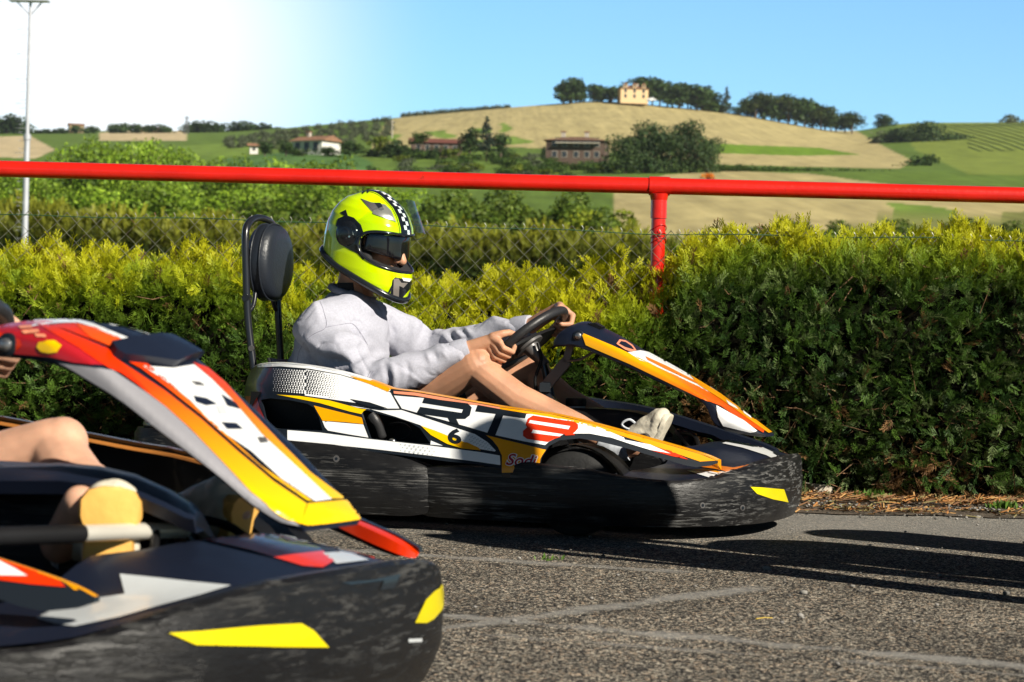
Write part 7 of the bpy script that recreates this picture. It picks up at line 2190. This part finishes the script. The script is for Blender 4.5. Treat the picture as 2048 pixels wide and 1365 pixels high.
    m.tube(loop, 0.0055, M['shellblack'], 8, True)
    inn = []
    for t in np.linspace(0, 2 * pi, 120, False):
        a = 1.28 * math.copysign(abs(cos(t)) ** (2 / 3.0), cos(t)); z = -0.022 + 0.010 * (a / 1.3) ** 2 + 0.060 * math.copysign(abs(sin(t)) ** (2 / 2.6), sin(t))
        x, y = shell(a * .98, z, -0.035); inn.append(h(x, y, -0.022 + (z + .022) * .82))
    m.grid([loop + [loop[0]], inn + [inn[0]]], M['lining'])
    m.build('port_gasket', helo, 60)
    # lining inside
    m = MB(); rows = []
    for v in np.linspace(0.03, 1, 24):
        r = []
        for j in range(60):
            a = 2 * pi * j / 60; z = 0.128 * cos(v / .55 * pi / 2) if v < .55 else (zrim(a) + .006) * ((v - .55) / .45)
            x, y = shell(a, z, -0.020); r.append((h(x, y, z), in_port(a, z)))
        rows.append(r)
    vs = [p for r in rows for p, _ in r]; fl = [f_ for r in rows for _, f_ in r]; fs = []
    for i in range(23):
        for j in range(60):
            q = (i * 60 + j, (i + 1) * 60 + j, (i + 1) * 60 + (j + 1) % 60, i * 60 + (j + 1) % 60)
            if not any(fl[c_] for c_ in q): fs.append(q)
    m.add(vs, fs, M['lining'])
    for s in (-1, 1): m.ellipsoid(h(0.035, s * .088, -.07), [fx * .06, fy * .024, fz * .05], M['lining'], 16, 10)
    m.build('lining', helo, 60)
    # drop-down smoked shield
    m = MB(); rows = []
    for z in np.linspace(0.040, -0.034, 10):
        rows.append([h(*shell(a, z - 0.004 * cos(a * 3) * (z < -.02), -0.014), z - 0.012 * (1 - abs(a) / 1.1) * (0.04 - z) / .075) for a in np.linspace(-1.16, 1.16, 30)])
    m.grid(rows, M['smoke']); m.build('sun_shield', helo, 60, solid=0.002)
    # clear visor, swung up
    m = MB(); piv = radians(-36); rows = []
    def swing(x, z):
        px_, pz_ = 0.0, 0.0
        return px_ + (x - px_) * cos(piv) + (z - pz_) * sin(piv) * 1.0, pz_ - (x - px_) * sin(piv) + (z - pz_) * cos(piv)
    for v in np.linspace(0, 1, 12):
        r = []
        for a in np.linspace(-1.42, 1.42, 44):
            k_ = (1 - (abs(a) / 1.42) ** 3); z = 0.052 * k_ + 0.012 * (1 - k_) - v * (0.118 * k_ + 0.03 * (1 - k_))
            ca, sa = cos(a), sin(a); x = 0.192 * (abs(ca) ** .92); y = 0.139 * math.copysign(abs(sa) ** .92, sa)
            x2, z2 = swing(x, z); r.append(h(x2, y, z2))
        rows.append(r)
    m.grid(rows, M['visor']); edge = [r[0] for r in rows] + rows[-1][1:] + [r[-1] for r in reversed(rows)][1:]
    vo = m.build('visor', helo, 60)
    m = MB(); m.tube(rows[-1], 0.0014, M['visor'], 5); m.tube([r[0] for r in rows], .0014, M['visor'], 5); m.build('visor_edge', vo, 60)
    # pivot covers and neck strap
    for s in (-1, 1):
        m = MB(); c = h(0.0, s * .128, 0.004); ax = fy * s
        m.lathe(c, ax, [(-.004, .043), (.004, .042), (.009, .034), (.010, .018), (.012, .016), (.013, .010)], M['shellblack'], 36)
        m.lathe(c + fx * .02 - fz * .006 + ax * .008, ax, [(0, .004), (.003, .0035)], M['chrome'], 10)
        fix_normals(m); m.build('visor_pivot', helo, 30)
    m = MB()
    a, b = h(-.025, -.085, -.105), h(0.05, -.03, -.155); c2_ = h(0.05, .03, -.155); d_ = h(-.025, .085, -.105)
    pts = smooth([a, h(0.0, -.072, -.135), b, c2_, h(0.0, .072, -.135), d_], 6, False)
    rows = [[p + fx * -.014, p + fx * .014] for p in pts]; m.grid(rows, M['lining'])
    q = [KB.kp(666 + 8, 566, -.075), KB.kp(706, 566, -.062), KB.kp(708, 592, -.066), KB.kp(680, 588, -.078)]
    m.add(q + [p + Vector((0, .012, 0)) for p in q], [(0, 1, 2, 3), (7, 6, 5, 4), (0, 4, 5, 1), (1, 5, 6, 2), (2, 6, 7, 3), (3, 7, 4, 0)], M['lining'])
    m.build('chin_strap', helo, 40)
    return root

kr, info = kart(KB, 'white, yellow and black go-kart numbered 6 standing by the hedge with its driver in', 'white')
driver(KB, info, 'person in grey sweatshirt and fluorescent yellow helmet gripping the steering wheel of the white kart', True)
kf, info2 = kart(KF, 'red and orange go-kart close in front, cut off at the left', 'orange')
driver(KF, info2, 'person at the left edge with bare knee and hand in the red kart', False)

# ================================================================ BYSTANDER WHOSE SHADOW FALLS ON THE KART
def bystander(x, y, rz, label):
    root = empty('person', (x, y, 0), rz, label, 'person')
    B = Body()
    hips = Vector((0, 0, .92)); ch = Vector((0, 0, 1.28)); nk = Vector((0, 0, 1.48)); hd = Vector((.01, 0, 1.63))
    B.loft([(Vector((0, 0, .86)), (0, .16, 0), (.11, 0, 0)), (hips, (0, .175, 0), (.12, 0, 0)), (Vector((0, 0, 1.08)), (0, .15, 0), (.105, 0, 0)), (ch, (0, .18, 0), (.115, 0, 0)), (Vector((0, 0, 1.42)), (0, .15, 0), (.085, 0, 0)), (nk, (0, .06, 0), (.06, 0, 0))])
    B.cone(nk, hd - Vector((0, 0, .06)), .056, .052); B.ell(hd + Vector((0, 0, .02)), [(.095, 0, 0), (0, .076, 0), (0, 0, .112)]); B.cone(hd + Vector((.03, 0, -.04)), hd + Vector((.055, 0, -.085)), .055, .036)
    B.cone(hd + Vector((.09, 0, .02)), hd + Vector((.108, 0, -.015)), .009, .014)
    for s in (-1, 1):
        sh = Vector((0, s * .19, 1.40)); el = Vector((.02, s * .27, 1.12)); wr = Vector((.18, s * .22, .95))
        B.chain([sh, el, wr], [.055, .043, .028]); pm = wr + Vector((.05, -s * .01, -.04)); B.cone(wr, pm, .026, .03)
        for i in range(4):
            o = Vector((0, 0, .022 - .015 * i)); B.chain([pm + o + Vector((.02, 0, 0)), pm + o + Vector((.05, -s * .008, -.015)), pm + o + Vector((.06, -s * .03, -.03)), pm + o + Vector((.048, -s * .042, -.038))], [.010, .0095, .009, .008])
        B.chain([pm + Vector((0, -s * .01, .02)), pm + Vector((.035, -s * .035, .02)), pm + Vector((.055, -s * .042, .012))], [.014, .012, .009])
        hp_ = Vector((0, s * .095, .88)); kn = Vector((.03, s * .14, .49)); an = Vector((-.02, s * .17, .085))
        B.chain([hp_, kn, kn.lerp(an, .3) + Vector((-.02, 0, 0)), an], [.088, .058, .056, .04]); B.cone(an, an + Vector((.13, s * .02, -.045)), .04, .034)
    b = B.melt('body', M['skin'], .009, 4, root)
    S = Body(); S.loft([(Vector((0, 0, .84)), (0, .185, 0), (.135, 0, 0)), (Vector((0, 0, 1.06)), (0, .185, 0), (.135, 0, 0)), (ch, (0, .20, 0), (.14, 0, 0)), (Vector((0, 0, 1.42)), (0, .16, 0), (.10, 0, 0)), (nk, (0, .075, 0), (.075, 0, 0))])
    for s in (-1, 1): S.chain([Vector((0, s * .18, 1.40)), Vector((.01, s * .24, 1.24))], [.075, .072])
    S.melt('shirt', M['collar'], .010, 4, root, disp=lambda p, q: .005 * noise.noise(p * 12))
    S = Body(); S.ell(Vector((0, 0, .89)), [(.13, 0, 0), (0, .18, 0), (0, 0, .10)])
    for s in (-1, 1): S.chain([Vector((0, s * .095, .88)), Vector((.03, s * .14, .49)), Vector((-.02, s * .168, .10))], [.098, .078, .062])
    S.melt('trousers', M['shorts'], .010, 4, root, disp=lambda p, q: .005 * noise.noise(p * 14))
    for s in (-1, 1):
        m = MB(); a = Vector((-.02, s * .17, 0)); m.ellipsoid(a + Vector((.06, s * .01, .045)), [(.145, s * .02, 0), (0, .048, 0), (0, 0, .045)], M['black']); m.build('shoe', root, 60)
    H = Body(); H.ell(hd + Vector((-.012, 0, .045)), [(.098, 0, 0), (0, .084, 0), (0, 0, .10)]); H.melt('hair', M['black'], .008, 3, root)
    return root
bystander(1.60, 5.33, radians(-46), 'person in grey shirt standing outside the right edge and shading the white kart')

tb = empty('shade_tyre_stacks', (1.76, 5.86, 0), 0, 'added stacks of black tyres, unseen beyond the right edge, shading the asphalt', 'shade caster')  # tyre stacks added out of view to throw a dark band on the asphalt
for (x, y, r, n_) in ((0, 0, .26, 5), (.30, .52, .20, 5)):
    for i in range(n_):
        m = MB(); m.lathe((x + .01 * sin(i * 3), y + .01 * cos(i * 5), i * .165), (0, 0, 1), [(0, r * .55), (0, r * .85), (.03, r), (.135, r), (.165, r * .85), (.165, r * .55)], M['rubber'], 32); m.build('tyre', tb, 40)

# ================================================================ AIR
HZ = bpy.data.materials.new('thin_air'); HZ.use_nodes = True
nt = HZ.node_tree; nt.nodes.remove(nt.nodes['Principled BSDF'])
pv = nt.nodes.new('ShaderNodeVolumePrincipled'); pv.inputs['Color'].default_value = (0.80, 0.88, 1.0, 1); pv.inputs['Density'].default_value = 0.00006; pv.inputs['Anisotropy'].default_value = 0.2
nt.links.new(pv.outputs[0], nt.nodes['Material Output'].inputs['Volume'])
m = MB(); m.box((-1900, -60, -4), (1900, 2750, 170), HZ)
tag(m.build('haze', None, 0), kind='stuff')
SC.cycles.volume_bounces = 0
